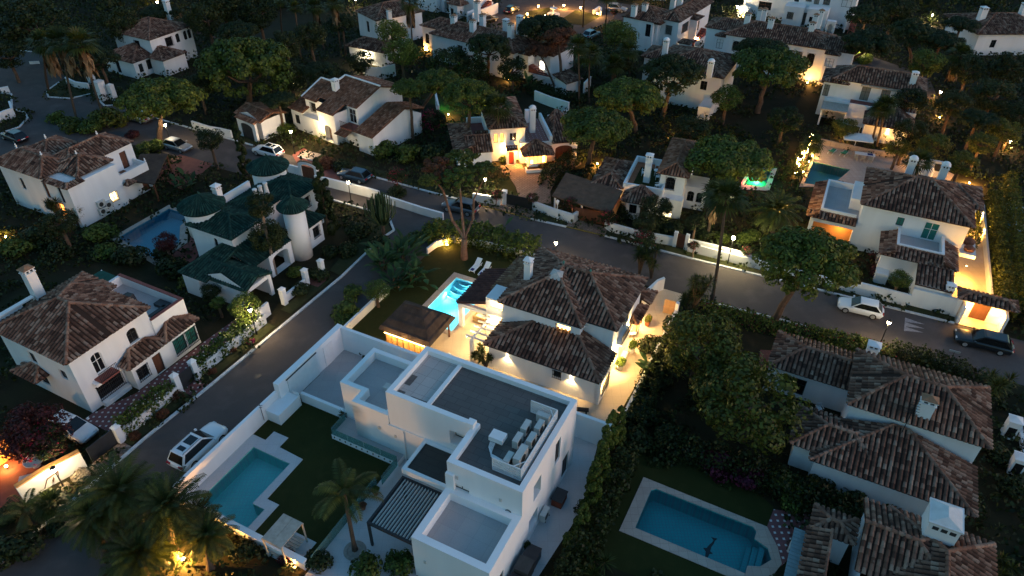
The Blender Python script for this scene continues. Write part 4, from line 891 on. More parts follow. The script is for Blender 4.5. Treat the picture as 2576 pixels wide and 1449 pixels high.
solo('garden_wall', MB().box(2.45, -1.3, 0, 2.7, 14.6, 1.1).box(2.42, 14.6, 0, 2.72, 15.0, 1.9), 'white_wall', 'white wall along the outer side of the lit driveway', 'wall', F.o, F.d)
solo('garden_wall', MB().prism([(-1.1, 15.4), (-.7, 15.4), (-.3, 17.9), (.2, 18.7), (0, 18.9), (-.5, 18.1)], 0, 1.5), 'white_wall', 'curved white wall beside the street end of the lit driveway', 'wall', F.o, F.d)
solo('garden_wall', MB().box(-25.15, -2.9, 0, -24.9, 5.2, .9), 'white_wall', 'low white wall under bushes between the palapa lawn and side road', 'wall', F.o, F.d)
gw = MB(); path_band([(-25.2, 13.2), (-25.0, 14.9), (-23.9, 16.5), (-20.1, 17.4), (-14, 17.6)], .2, 0, .75, gw); solo('garden_wall', gw, 'white_wall', 'curved low white wall under the hedge around the forked tree', 'wall', F.o, F.d)
fc = MB()
for k in range(0, 36): fc.box(-9.6+k*.26, -2.55, .3, -9.58+k*.26, -2.53, 1.1)
for z in (.3, 1.08): fc.box(-9.6, -2.56, z, -.3, -2.52, z+.04)
solo('railing', fc, 'gate_sand', 'thin iron railing along the foot of the white boundary wall of the lit villa', 'railing', F.o, F.d)
# ================================================================== left front villa (brown tiles, terrace)
def slab_floor(H, x0, y0, x1, y1, z, mt='paver_grey', name='terrace_floor'): H.part(name, MB().box(x0, y0, z-.05, x1, y1, z), mt)
def at(H, px, py, z): return H.f.l(*G(px, py, z)[:2])
H = House('villa', 'white villa with brown hip roof and walled roof terrace left of the side road', -35.11, 41.21, 63.2, seed=11)
H.block(.25, .25, 7.8, 9.2, 0, 5.95, [('S', 5.4, 6.35, 3.6, 5.0, 'win arch sill'), ('S', 1.9, 2.85, 3.0, 5.0, 'win arch wf'), ('S', 1.3, 3.7, .55, 2.0, 'win bars'), ('W', 5.2, 6.0, 3.4, 4.6, 'win'), ('W', 1.5, 2.3, 3.2, 4.2, 'win'), ('W', 5.0, 6.2, .9, 2.1, 'win')], top=False)
rb = H.roof(); rb.hip(-.1, -.05, 8.1, 9.5, 5.9); rb.hip(3.6, 5.6, 9.1, 10.2, 5.55)
H.block(7.8, .1, 11.4, 8.4, 0, 3.6, [('S', 9.2, 10.4, 2.75, 3.4, 'win')], top=False); H.parapet([(7.8, .1), (11.4, .1), (11.4, 8.4), (7.8, 8.4)], 3.6, 4.55, .28); slab_floor(H, 8.08, .38, 11.12, 8.12, 3.62)
H.part('coping', MB().box(7.8, .06, 4.551, 11.44, .4, 4.6).box(11.1, .4, 4.551, 11.44, 8.44, 4.6), 'terrace_red')
H.block(3.95, -1.0, 11.0, .1, 0, 2.75, [('S', 4.3, 5.4, .7, 2.0, 'win bars'), ('S', 6.0, 6.9, .02, 2.1, 'door'), ('S', 8.3, 9.6, .5, 2.2, 'teal bars'), ('S', 9.75, 10.9, .5, 2.2, 'teal bars')], top=False)
rb.half('S', 3.6, -1.3, 8.1, .1, 2.7, .72); rb.half('S', 7.5, -1.36, 11.3, .1, 2.78, .72); rb.half('W', -1.0, 4.2, .25, 7.4, 2.7, .5)
H.part('balcony', MB().box(1.5, -.75, 2.7, 3.2, .24, 2.85), 'terrace_red'); H.part('balcony_rail', railing(lambda u, d, z: (u, -.72+d, z), 1.52, 3.18, 0, 2.85, .9), 'iron')
H.W.box(1.2, -.35, 2.4, 3.9, .24, 2.69); H.W.box(1.25, -.3, 0, 3.8, .24, .5)
H.chimney(4.6, 9.7, 5.2, 9.2, .85, .8, 'pyramid'); H.part('roof_wall', MB().box(.4, 9.6, 5.0, 3.0, 9.85, 6.3), 'white_wall'); H.part('roof_wall_cap', MB().box(.3, 9.5, 6.3, 4.1, 9.95, 6.42), 'trim_white')
H.done()
F = F3
aw = thing('shade_canopy', 'dark green shade net stretched behind the roof terrace of the brown villa', 'shade net', (*F.w(10.9, 10.6), 0), F.d)
nn = MB(); gv = [(x, y, 2.9-.25*math.sin(math.pi*(x+1.4)/2.8)*math.sin(math.pi*(y+2)/4.4)) for y in np.linspace(-2, 2.4, 9) for x in np.linspace(-1.4, 1.4, 9)]; nn.add(gv, [(i*9+j, i*9+j+1, i*9+j+10, i*9+j+9) for i in range(8) for j in range(8)]); mk('net', nn, 'green_net', aw)
for (x, y) in ((-1.35, -1.9), (1.35, -1.9), (1.35, 2.3), (-1.35, 2.3)): mk('post', MB().cbox(x, y, 0, .09, .09, 2.95), 'plastic_white', aw)
def grill(label, x, y, z, fr, deg=0):
    r = thing('covered_grill', label, 'covered furniture', (*fr.w(x, y), z), fr.d+deg); mk('cover', MB().add([(-.55, -.5, 0), (.55, -.5, 0), (.55, .5, 0), (-.55, .5, 0), (-.6, -.3, .8), (.5, -.4, .85), (.45, .4, .8), (-.5, .45, .85)], [(3, 2, 1, 0), (4, 5, 6, 7), (0, 1, 5, 4), (1, 2, 6, 5), (2, 3, 7, 6), (3, 0, 4, 7)]), 'charcoal', r)
grill('black covered furniture on the roof terrace of the brown tiled villa', 9.4, 5.2, 3.62, F)
so_ = thing('outdoor_sofa', 'dark outdoor corner sofa at the front of the roof terrace', 'sofa', (*F.w(9.3, 1.3), 3.62), F.d); mk('seat', MB().cbox(0, 0, 0, 2.2, .8, .35), 'charcoal', so_); mk('backrest', MB().cbox(0, -.42, 0, 2.2, .12, .75), 'charcoal', so_); mk('seat', MB().cbox(1.2, .6, 0, .8, 1.6, .35), 'charcoal', so_)
struct('pavement', MB().sheet(F.W([(-.6, -4.1), (11, -4.1), (16, -3.6), (16, -1.4), (11.1, -1.2), (3.5, -1.1), (.2, .2), (-.6, .2)]), .03), 'dot_tile', label='red dotted tile path in front of the left villa')
def post(name, label, x, y, z, w, fr, deg=0, cap=True, mt='white_wall', group=None, lean=None):
    r = thing(name, label, 'gate post', (*fr.w(x, y), 0), fr.d+deg, group); mk('shaft', MB().cbox(0, 0, 0, w, w, z), mt, r)
    if cap: e = w/2+.07; mk('cap', MB().add([(-e, -e, z), (e, -e, z), (e, e, z), (-e, e, z), (0, 0, z+.25)], [(3, 2, 1, 0), (0, 1, 4), (1, 2, 4), (2, 3, 4), (3, 0, 4)]), mt, r)
    return r
post('gate_post', 'capped white gate post with a name plate, on the left of the dark gate by the dotted path', 5.35, -4.4, 2.1, .5, F); post('gate_post', 'capped white gate post on the right of the dark gate by the dotted path', 7.3, -4.4, 2.1, .5, F); post('gate_post', 'small capped white post at the driveway end of the ivy topped wall', -.75, -4.5, 1.7, .5, F)
pt = thing('garden_gate', 'dark solid garden gate between the two capped white posts', 'gate', (*F.w(6.33, -4.4), 0), F.d); mk('panel', MB().cbox(0, 0, .05, 1.4, .06, 1.7), 'charcoal', pt)
solo('garden_wall', MB().box(-.5, -4.6, 0, 5.1, -4.35, 1.0), 'white_wall', 'white garden wall with ivy between the driveway and the dark gate', 'wall', F.o, F.d); solo('garden_wall', MB().box(7.55, -4.55, 0, 16.0, -4.3, 1.1), 'white_wall', 'white garden wall with ivy between the dark gate and the street lamp', 'wall', F.o, F.d)
solo('driveway_gate', MB().box(-3.3, -4.4, .05, -1.05, -4.3, 1.6), 'charcoal', 'dark driveway gate below the white car and red bougainvillea', 'gate', F.o, F.d)
# ================================================================== green roofed villa
H = House('villa', 'white villa with dark green tiled roofs and three round turrets', -28.44, 60.41, 63.5, tile='tile_green', seed=23, pitch=.34)
H.block(.4, .4, 5.2, 6.2, 0, 5.0, [('W', 2.6, 3.1, 2.4, 4.2, 'win arch sill'), ('S', 2.9, 3.5, 2.8, 4.2, 'win arch')], top=False); H.block(5.2, 1.6, 9.2, 5.6, 0, 5.1, top=False); H.block(9.0, -.3, 13.2, 5.2, 0, 5.25, [('S', 10.6, 11.5, 3.2, 4.5, 'win bars')], top=False)
rb = H.roof(); rb.hip(.15, .15, 5.6, 6.5, 4.9, 17); rb.hip(4.6, 1.2, 9.6, 5.9, 5.0, 18); rb.hip(8.5, -.6, 13.6, 5.5, 5.15, 18)
rb.hip(-3.75, -4.85, -.05, 1.45, 2.62, 22, 'gg'); rb.half('S', -.3, -2.5, 6.0, .6, 2.62, 1.15, False, True); rb.half('W', -4.3, -.2, .4, 3.6, 2.62, 1.2, True, False); rb.half('S', 7.6, -3.1, 10.6, -.3, 3.0, 1.0)
for (cx, cy, r, z) in ((2.5, 6.2, 1.95, 6.2), (12.0, 5.6, 1.9, 6.5)):
    H.part('turret', MB().lathe([(r, 3.0), (r, z+.05)], 32, (cx, cy, 0)), 'white_wall', smooth=True); rb.cone(cx, cy, r+.42, z, 1.35, 44); H.clear(cx-2, cy-2, cx+2, cy+2)
t3 = MB().lathe([(1.15, 0), (1.15, 6.35)], 28, (6.6, -2.6, 0)); H.part('turret', t3, 'white_wall', smooth=True); rb.cone(6.6, -2.6, 1.62, 6.3, 1.1, 36); H.clear(5, -4.5, 8.5, -1)
tw = MB().lathe([(1.17, 2.3), (1.17, 5.4)], 28, (6.6, -2.6, 0)); tw2 = MB()
for k in range(3):
    a = R(-66+k*17-64+90-63.5+26); 
for i, a in enumerate((-48, -34, -20)): tw2.add(*_boxT(lambda u, d, z: (6.6+(1.15+d)*math.cos(R(a)+u), -2.6+(1.15+d)*math.sin(R(a)+u), z), -.1, .1, 0, .03, 2.3, 5.5))
H.part('turret_window', tw2, 'brown_wood')
H.W.box(-3.5, -4.6, 0, -3.3, 1.2, 2.6); H.W.poly([(-3.5, -4.7, 2.55), (-3.5, 1.3, 2.55), (-3.5, -1.7, 3.75)]); H.W.box(-3.5, 1.0, 0, 0, 1.2, 2.6); H.W.box(-3.3, -4.65, 2.2, -.2, -4.4, 2.62); H.W.box(-.55, -4.65, 0, -.15, -4.25, 2.2); H.W.box(-.4, -4.25, 0, -.2, .2, 2.6); H.W.box(-3.3, -1.8, 0, -.5, -1.7, 2.55); H.W.box(-4.1, 1.2, 0, .3, 3.4, 2.6)
H.clear(-4.4, -5, .4, 3.8)
H.block(1.9, -2.6, 5.3, .4, 0, 2.7, [('S', 2.3, 4.7, .02, 2.35, 'hole arch deep')], top=False); H.block(7.8, -2.7, 10.3, -.3, 0, 3.0, [('S', 8.7, 9.7, 1.0, 2.3, 'win bars')], top=False)
H.chimney(4.6, 5.9, 5.2, 7.7, .7, .7, 'flat'); mk('roof_wall', MB().box(5.2, 5.7, 4.8, 9, 6.0, 6.0), 'white_wall', H.r)
pots = MB()
for x in (6.6, 7.4, 8.2): pots.lathe([(.3, 0), (.24, .5), (.2, 1.2), (.26, 1.25), (.26, 1.4), (0, 1.45)], 10, (x, 2.5, 5.6))
H.part('roof_ornament', pots, 'old_white')
H.done(); F = F4
pool('swimming_pool', POOL4, 'pool_tile_blue', 1.3, 'water', 'unlit deep blue pool beside the green roofed villa', F.W([(-2.2, 10.3), (2.6, 10.6), (5.2, 13.3), (7.6, 14), (7.6, 19.0), (-.9, 19.0)]), 'paver_pink')
struct('patio', MB().sheet(F.W([(-.2, 7), (3, 8.4), (5.5, 10), (6, 13), (2.7, 10.5), (-2, 10.2)]), .02), 'terrace_red', label='red paved patio between pool and green roofed villa')
for (x, y, lb) in ((-1.0, -6.7, 'white post with slots beside the lamp lit bush at the left end of the green villa fence'), (2.6, -6.5, 'ornate white post in the middle of the green villa fence'), (4.7, -6.9, 'tall slotted white gate post nearest the round turret')): post('gate_post', lb, x, y, 1.9, .5, F)
solo('garden_wall', MB().box(-.7, -6.7, 0, 2.3, -6.45, .9), 'white_wall', 'low white wall under bushes along the green villa fence', 'wall', F.o, F.d)
solo('garden_wall', MB().box(-4.6, -6.6, 0, -4.3, -4.0, 1.5).box(-4.3, -6.6, 0, -2.9, -6.35, 1.5), 'white_wall', 'white wall stub behind the street lamp at the corner of the green villa plot', 'wall', F.o, F.d)
# ================================================================== left middle house
H = House('villa', 'large white house with small white roof finials and a brown balcony door', -49.77, 70.01, 63.5, seed=31)
H.block(.2, .2, 6.6, 12.2, 0, 5.35, [('W', 4.1, 4.8, 2.9, 4.9, 'brown'), ('W', 1.6, 2.2, 2.9, 4.9, 'win'), ('W', 4.6, 6.2, .9, 2.1, 'win'), ('W', 2.4, 3.2, .6, 2.6, 'orange bf'), ('W', 8.5, 9.2, 2.9, 4.4, 'win'), ('S', 4.6, 5.5, 1.2, 2.3, 'lit bars')], top=True); H.block(6.6, 3.1, 11.3, 7.6, 0, 5.6, [('S', 9.3, 10.2, 2.7, 4.9, 'brown')], top=False)
rb = H.roof(); rb.hip(2.4, 2.8, 11.5, 7.9, 5.6, 27); rb.hip(2.1, .8, 6.9, 5.6, 5.58, 27); rb.hip(-.1, 4.1, 4.7, 13, 5.6, 27); rb.hip(3.2, 8.0, 8.1, 12.6, 5.6, 25)
rb.plane([(-.1, -.05, 5.3), (2.3, -.05, 5.3), (2.3, .65, 5.6), (.6, .65, 5.6)]); rb.plane([(-.1, 4.1, 5.3), (-.1, -.05, 5.3), (.6, .65, 5.6), (.6, 4.1, 5.6)]); rb.ridge((-.1, -.05, 5.3), (.6, .65, 5.6))
H.part('terrace_floor', MB().box(.6, .65, 5.36, 2.3, 4.1, 5.42), 'old_white')
H.block(6.6, .7, 10.9, 3.1, 0, 2.75, [('S', 9.4, 10.3, .1, 2.1, 'door')], top=True); H.W.box(6.6, .7, 2.75, 10.9, .9, 3.55); H.W.box(10.7, .9, 2.75, 10.9, 3.1, 3.55)
for (x, y, z) in ((4.4, 3.3, 6.8), (8.9, 5.4, 6.95), (2.3, 11, 6.85), (2.3, 6.5, 6.85), (10.8, .8, 3.55), (5.6, 10.4, 6.8)): H.part('finial', MB().lathe([(.12, 0), (.06, .1), (.14, .22), (.06, .36), (.09, .45), (0, .62)], 8, (x, y, z)), 'plastic_white')
H.W.box(7.4, 9.8, 4.6, 7.6, 12.4, 5.6); rb.half('S', 6.7, -.5, 8.0, .25, 2.5, .35)
H.done(); F = Fr(-49.77, 70.01, 63.5)
for (x, z, lb) in ((3.0, .5, 'white air conditioner lowest on the wall of the left middle house'), (3.1, 1.4, 'white air conditioner mounted above another on the left middle house wall'), (3.95, .9, 'white air conditioner beside the lit window of the left middle house')):
    o = dup(base_ac, (*F.w(x, .0), z), F.d, lb, 'air conditioners on the left middle house')
ch = bench('bench', 'small brown seat on the long balcony of the left middle house', 8.2, 1.9, 2.76, F, 0, .7, .6, 'brown_wood')
cc = thing('carport', 'dark brown flat carport roof beside the left middle house', 'carport', (*F.w(11, 1.2), 0), F.d); mk('roof', MB().prism([(-3.3, -.6), (-2.4, -4.0), (4.2, 1.0), (2.4, 4.0)], 2.35, 2.5), 'thatch', cc)
for (x, y) in ((-2.3, -3.7), (3.9, .9), (2.2, 3.7)): mk('post', MB().cbox(x, y, 0, .15, .15, 2.35), 'brown_wood', cc)
struct('patio', MB().sheet(F.W([(12, -3), (19, -1), (19, 5), (13, 5)]), .02), 'terrace_red', label='red brown paved yard behind the left middle house')
# ================================================================== far left house
H = House('villa', 'white two storey house with hip roof behind the shaggy palms at the far left', -60.96, 119.85, 62, tile='tile_brown', seed=41)
H.block(.3, .3, 9.0, 9.5, 0, 5.55, [('S', 3.2, 4.6, 3.4, 4.9, 'win bars'), ('S', 5.4, 6.2, 3.5, 5.0, 'win arch'), ('S', 7.1, 7.8, 3.5, 5.0, 'win arch'), ('S', 8.0, 8.7, 3.5, 5.0, 'win arch'), ('W', 3.2, 4.4, 3.2, 4.8, 'win bars'), ('S', 6.0, 6.8, .8, 2.0, 'win arch')], top=False)
rb = H.roof(); rb.hip(0, 0, 9.3, 9.8, 5.5, 21); H.block(-3.7, .6, .3, 8.0, 0, 2.85, [('S', -2.9, -2.1, .8, 2.2, 'win'), ('S', -1.3, -.4, .8, 2.4, 'win'), ('W', 4.4, 5.4, .3, 2.4, 'win')], top=False); rb.half('W', -4.0, .3, .3, 8.3, 2.8, 1.4); H.block(-.6, -2.8, 4.0, .3, 0, 2.8, top=False); rb.half('S', -.9, -3.2, 4.2, .3, 2.8, 1.2)
H.chimney(8.6, 4.6, 6.0, 9.4, .8, .8, 'flat'); H.done()
# ================================================================== house with the lit arched entrance
H = House('villa', 'white villa with light brown gable roofs and a warm lit entrance beside the main street', -27.53, 94.30, -36, tile='tile_orange', seed=51, pitch=.33)
H.block(-4.0, 1.5, -.05, 8.4, 0, 4.95, [('S', -2.9, -1.9, 3.1, 4.4, 'win bars')], top=False); H.block(.0, .25, 3.3, 4, 0, 4.55, [('S', .9, 2.3, .05, 2.5, 'door deep arch')], top=False); H.block(3.3, 2.7, 5.4, 11.6, 0, 5.35, [('S', 3.6, 5.0, 2.75, 4.8, 'win wf')], top=False); H.block(-.05, 3.9, 3.35, 11.6, 0, 5.0, top=False)
rb = H.roof(); s1 = .324
def pz(y): return 4.6+s1*y
for (a, b, y0) in ((-1.3, .0, 2.1), (.0, 3.45, -.1), (3.45, 5.65, 2.35)): rb.plane([(a, y0, pz(y0)), (b, y0, pz(y0)), (b, 7.2, pz(7.2)), (a, 7.2, pz(7.2))])
rb.plane([(5.65, 12.4, 5.2), (-1.3, 12.4, 5.2), (-1.3, 7.2, pz(7.2)), (5.65, 7.2, pz(7.2))]); rb.plane([(-4.3, 1.2, 4.9), (-1.3, 1.2, 4.9), (-1.3, 5.2, 6.45), (-4.3, 5.2, 6.45)]); rb.plane([(-1.3, 9.2, 4.9), (-4.3, 9.2, 4.9), (-4.3, 5.2, 6.45), (-1.3, 5.2, 6.45)])
vb = MB()
for a, b in (((-1.3, 7.2, pz(7.2)), (5.65, 7.2, pz(7.2))), ((-4.3, 5.2, 6.45), (-1.3, 5.2, 6.45)), ((-4.3, 1.2, 4.9), (-4.3, 5.2, 6.45)), ((-1.3, 5.2, 6.5), (-1.3, 7.2, pz(7.2)))): vb.bar(Vector(a)+Vector((0, 0, .12)), Vector(b)+Vector((0, 0, .12)), .22, .16)
H.part('verge_trim', vb, 'trim_white')
for y0, y1, z0, z1 in ((2.7, 11.6, 5.3, 5.3),): H.W.poly([(5.4, 2.7, 5.3), (5.4, 11.6, 5.3), (5.4, 7.2, 6.85)]); 
H.W.poly([(-4.0, 1.5, 4.9), (-4.0, 8.4, 4.9), (-4.0, 5.2, 6.35)])
H.block(-6.2, .4, -4.0, 4.6, 0, 3.2, [('S', -5.6, -4.6, .9, 2.3, 'win')], top=False); rb.plane([(-6.5, .1, 3.15), (-3.3, .1, 3.15), (-3.3, 4.6, 4.5), (-6.5, 4.6, 4.5)]); H.W.box(-3.99, .4, 0, .0, 1.45, 2.6)
H.block(6.9, .9, 9.9, 10.6, 0, 3.0, top=False); rb.plane([(6.6, .45, 2.95), (10.2, .45, 2.95), (10.2, 7.1, 4.9), (6.6, 7.1, 4.9)]); rb.plane([(10.2, 11, 3.7), (6.6, 11, 3.7), (6.6, 7.1, 4.9), (10.2, 7.1, 4.9)]); H.W.poly([(9.9, .9, 3.0), (9.9, 10.6, 3.0), (9.9, 7.1, 4.75)]); H.W.box(5.4, 2.9, 0, 6.9, 10, 2.9)
rb.half('S', 3.5, -.3, 5.6, 1.0, 2.05, .3, False, False); H.part('balcony', MB().box(3.5, .9, 2.55, 6.2, 2.7, 2.68), 'terrace_red'); H.part('balcony_rail', railing(lambda u, d, z: (u, .95+d, z), 3.52, 6.0, 0, 2.68, .8), 'iron'); H.W.box(3.4, 1.6, 0, 6.9, 2.69, 2.5)
H.chimney(-.2, 4.2, 5.6, 7.7, .8, .75, 'flat'); H.done(); F = Fr(-27.53, 94.30, -36)
sconce('wall_lamp', 'warm wall lamp beside the arched entrance of the light brown roofed villa', .3, .24, 2.5, F, 0, -1, 110)
H = House('garage', 'small gabled garage with reddish tiles and an arched street gate', -27.53, 94.30, -36, cat='garage', tile='tile_orange', seed=55)
H.block(-11.6, -5.0, -6.2, -.9, 0, 2.8, top=False); H.roof().hip(-11.9, -5.3, -5.9, -.7, 2.8, 17, 'gg')
H.W.poly([(-11.6, -5.0, 2.75), (-6.2, -5.0, 2.75), (-8.9, -5.0, 3.6)]); H.block(-10.2, -6.1, -6.2, -5.75, 0, 2.9, [('S', -9.5, -6.9, .05, 2.4, 'dark arch')]); H.roof().half('S', -10.4, -6.25, -6.0, -5.6, 2.9, .2, False, False)
H.done()
def px_wall(label, pts, z, w=.28, mt='white_wall', name='garden_wall', cap=None):
    mb = MB(); P = [tuple(G(*p)[:2]) for p in pts]; path_band(P, w, 0, z, mb); o = solo(name, mb, mt, label, 'wall')
    if cap: c = MB(); path_band(P, w+.1, z, z+.07, c); mk('wall_cap', c, cap, o)
    return o
px_wall('white street wall between the arched garage gate and the street lamp', [(727, 438), (768, 448)], 1.45); px_wall('white stepped street wall right of the brown arched gate', [(795, 462), (852, 476), (940, 498), (955, 503)], 1.25)
px_wall('long white street wall left of the garage beyond the cypress', [(1, 0)] and [(487, 298+25), (530, 337), (560, 342), (585, 348)], 1.2)
gt = thing('arched_gate', 'brown wooden gate under a white arch with red tiled top beside the street lamp', 'gate', (*G(781, 455)[:2], 0), -26)
ga = MB().box(-1.5, -.18, 0, -1.05, .18, 2.2).box(1.05, -.18, 0, 1.5, .18, 2.2)
arcp = [(1.5*math.cos(t), 2.15+.5*math.sin(t)) for t in np.linspace(math.pi, 0, 13)]; inp = [(1.05*math.cos(t), 2.0+.35*math.sin(t)) for t in np.linspace(0, math.pi, 13)]
pl = arcp+inp; vs = [(x, -.18, z) for x, z in pl]+[(x, .18, z) for x, z in pl]; n = len(pl); ga.add(vs, [(i, 25-i, 24-i, i+1) for i in range(12)]+[(n+i, n+i+1, n+24-i, n+25-i) for i in range(12)]+[(i, (i+1) % n, n+(i+1) % n, n+i) for i in range(n)])
mk('arch', ga, 'white_wall', gt); tp = MB(); tp.tube([(x*1.05, 0, z+.05) for x, z in arcp], .14, 6); mk('arch_cap', tp, 'tile_cap', gt); mk('leaf', MB().box(-1.05, -.05, .03, -.01, .05, 2.0).box(.01, -.05, .03, 1.05, .05, 2.0), 'brown_wood', gt)
struct('pavement', MB().sheet([tuple(G(*p)[:2]) for p in ((735, 390), (765, 372), (800, 400), (860, 425), (850, 470), (795, 458), (768, 446))], .03), 'terrace_red', label='red paved front yard behind the arched gate')
# ================================================================== red door house
H = House('villa', 'white house with a red front door, glowing orange windows and a brown garage door', -3.19, 87.88, 10, seed=61, pitch=.34)
H.block(.15, .15, 4.85, 7.0, 0, 4.85, [('S', .65, 1.15, 2.7, 4.0, 'orange arch bf'), ('S', 1.45, 1.95, 2.7, 4.0, 'orange arch bf'), ('S', 2.75, 3.7, 2.8, 3.95, 'win wf sill'), ('W', 2.4, 3.2, 3.4, 4.2, 'win')], top=False)
rb = H.roof(); rb.hip(-.1, -.1, 5.1, 6.2, 4.8, 24); rb.hip(1.2, 4.5, 5.1, 9.8, 4.9, 24)
H.block(2.15, -1.3, 3.4, .15, 0, 2.6, [('S', 2.42, 3.12, .05, 1.95, 'red'), ], top=True); rb.half('S', 2.05, -1.75, 3.6, -1.0, 2.35, .3, False, False)
H.block(4.0, -1.1, 8.4, 6.8, 0, 2.75, top=True); H.W.box(4.0, -1.1, 2.75, 8.4, -.95, 3.0); H.W.box(8.05, -.95, 2.75, 8.4, 6.8, 3.65); H.part('terrace_floor', MB().box(4.86, -.94, 2.75, 8.04, 6.8, 2.79), 'dot_tile_roof', label='red tiled roof terrace with pale dots')
H.chimney(6.3, 2.6, 2.79, 6.4, .75, .75, 'dome'); H.W.box(5.9, 5.6, 2.79, 6.5, 6.2, 4.6)
H.block(8.4, -.9, 11.9, 4.8, 0, 2.8, [('S', 8.85, 11.25, .02, 2.15, 'garage arch')], top=False); rb.half('S', 8.3, -1.4, 12.2, 5.4, 2.8, 1.8)
bay = [(4.7, -1.1), (4.9, -2.9), (7.3, -2.9), (7.5, -1.1)]; H.W.prism(bay, 0, .75); H.part('bay_window', MB().prism([(4.78, -1.1), (4.97, -2.83), (7.23, -2.83), (7.42, -1.1)], .75, 2.1), 'lit_orange')
bf = MB()
for x in (4.95, 5.5, 6.05, 6.6, 7.25): bf.cbox(x, -2.86, .75, .1, .1, 1.4)
bf.cbox(6.1, -2.88, 2.1, 2.5, .12, .12).cbox(6.1, -2.88, .7, 2.6, .14, .1); H.part('bay_frame', bf, 'trim_white'); rb.half('S', 4.0, -3.6, 8.1, -1.1, 2.25, 1.15)
H.part('curtain', MB().box(5.1, -2.86, .8, 5.4, -2.845, 1.3).box(6.65, -2.86, .9, 7.0, -2.845, 2.0), 'lit_warm')
H.block(-4.5, -2.1, .0, 6.9, 0, 2.75, top=True); rb.half('W', -4.9, -2.5, -2.2, 6.9, 2.75, 1.0, True, False); rb.half('S', -3.4, -2.5, .15, .4, 2.75, 1.15, False, False); H.part('terrace_floor', MB().box(-2.2, 2.6, 2.751, .1, 6.9, 2.79), 'terrace_red'); rb.half('S', -1.7, .4, .15, 2.4, 2.8, .7, False, False); H.W.box(-2.3, 6.6, 2.75, .1, 6.9, 3.6); H.W.box(-.15, 2.4, 2.75, .15, 7, 4.6)
H.done(); F = F8
sconce('wall_lamp', 'bright orange wall lamp beside the red front door', 3.6, -1.12, 2.2, F, 0, -1, 200, AMBER); sconce('wall_lamp', 'orange wall lamp on the left of the red front door', 2.0, .14, 2.0, F, 0, -1, 90, AMBER)
struct('pavement', MB().sheet(F.W([(1.2, -1.2), (4.1, -1.2), (4.3, -3.6), (8.3, -3.4), (8.7, -1.0), (12.2, -1.0), (12.2, -2.6), (8.3, -5.6), (6.4, -9.3), (5.9, -12.2), (2.2, -11.5), (2.3, -7.3), (1.9, -4.4), (1.2, -3.9)]), .04), 'cobble', label='cobbled forecourt in front of the red door'); keep_clear(F.W([(1, -1), (12.3, -1), (8.3, -5.6), (6, -12.3), (2, -11.6)]))
struct('lawn', MB().sheet(F.W([(-1.5, -4.8), (1.8, -4.5), (2.2, -7.4), (2.1, -9.5), (-1.5, -7.5)]), .03), 'lawn')
pbx = thing('planter', 'low white planter wall with shrubs under the glowing bay window', 'planter', F.o+(0,), F.d); mk('wall', MB().box(4.3, -4.0, 0, 8.1, -3.8, .45).box(4.3, -3.8, 0, 4.5, -3.0, .45).box(7.9, -3.8, 0, 8.1, -3.0, .45), 'white_wall', pbx); mk('soil', MB().box(4.5, -3.8, .0, 7.9, -3.0, .38), 'soil', pbx)
px_wall('white street wall with pink flowers left of the lamp and forked tree', [(958, 505), (1010, 522), (1065, 540), (1115, 554)], 1.0); px_wall('white wall between parked grey car and the gate post by the cobbled drive', [(1190, 505), (1258, 517)], 1.1)
post('gate_post', 'white square gate post with a black letterbox beside the cobbled drive', 0, 0, 1.9, .55, Fr(*G(1269, 513)[:2], -22), cap=False); dg = solo('driveway_gate', MB().box(-1.9, -.04, .1, 1.9, .04, 1.5), 'dark_frame', 'dark slatted sliding gate across the cobbled drive', 'gate', (*G(1302, 520)[:2], 0), -22)
# ================================================================== house with the roof terrace and thatched carport
H = House('villa', 'white house with walled green carpeted roof terrace and tall square chimney', 13.17, 75.91, -20, seed=71)
H.block(0, 0, 4.8, 7.7, 0, 2.8, top=True); H.parapet([(0, 0), (4.8, 0), (4.8, 7.7), (0, 7.7)], 2.8, 3.55, .25); H.part('terrace_floor', MB().box(.25, .25, 2.8, 4.55, 7.45, 2.83), 'terracotta'); H.part('carpet', MB().box(.95, .95, 2.831, 4.5, 6.2, 2.85), 'lawn')
H.chimney(2.35, 2.6, 2.83, 6.6, .75, .65, 'flat')
H.block(-3.5, 0, 0, 6.8, 0, 2.8, top=False); rb = H.roof('tile_brown'); rb.hip(-3.85, -.25, .05, 7.1, 2.8, 24); H.part('gutter', MB().tube([(-3.85, -.32, 2.75), (.0, -.32, 2.75)], .09, 6), 'trim_white')
H.block(4.1, 1.4, 7.0, 10.8, 0, 5.0, [('S', 4.8, 5.9, 3.0, 4.6, 'win arch bars'), ('E', 2.0, 3.2, 3.0, 4.4, 'win arch'), ('E', 4.0, 5.2, 3.0, 4.4, 'win arch')], top=False); H.roof('tile_orange').hip(3.75, 1.1, 7.35, 11.2, 5.0, 25)
H.block(4.8, .1, 7.2, 1.4, 0, 2.4, [('S', 5.0, 6.2, .02, 1.9, 'hole arch deep')]); rb.half('S', .4, -2.6, 4.3, 0, 2.55, 1.1); H.block(1.0, -2.0, 3.8, 0, 0, 2.5, [('S', 1.4, 2.3, .8, 2.0, 'win'), ('S', 2.7, 3.5, .02, 2.0, 'door')], top=False)
H.block(7.0, 3.0, 9.5, 6.0, 0, 3.0, [('S', 7.4, 8.2, 1.0, 2.4, 'win arch'), ('S', 8.5, 9.2, 1.0, 2.4, 'win arch')]); H.done(); F = Fr(13.17, 75.91, -20)
cp = thing('carport', 'large reddish brown thatched carport roof behind the dark slatted gate', 'carport', F.o+(0,), F.d)
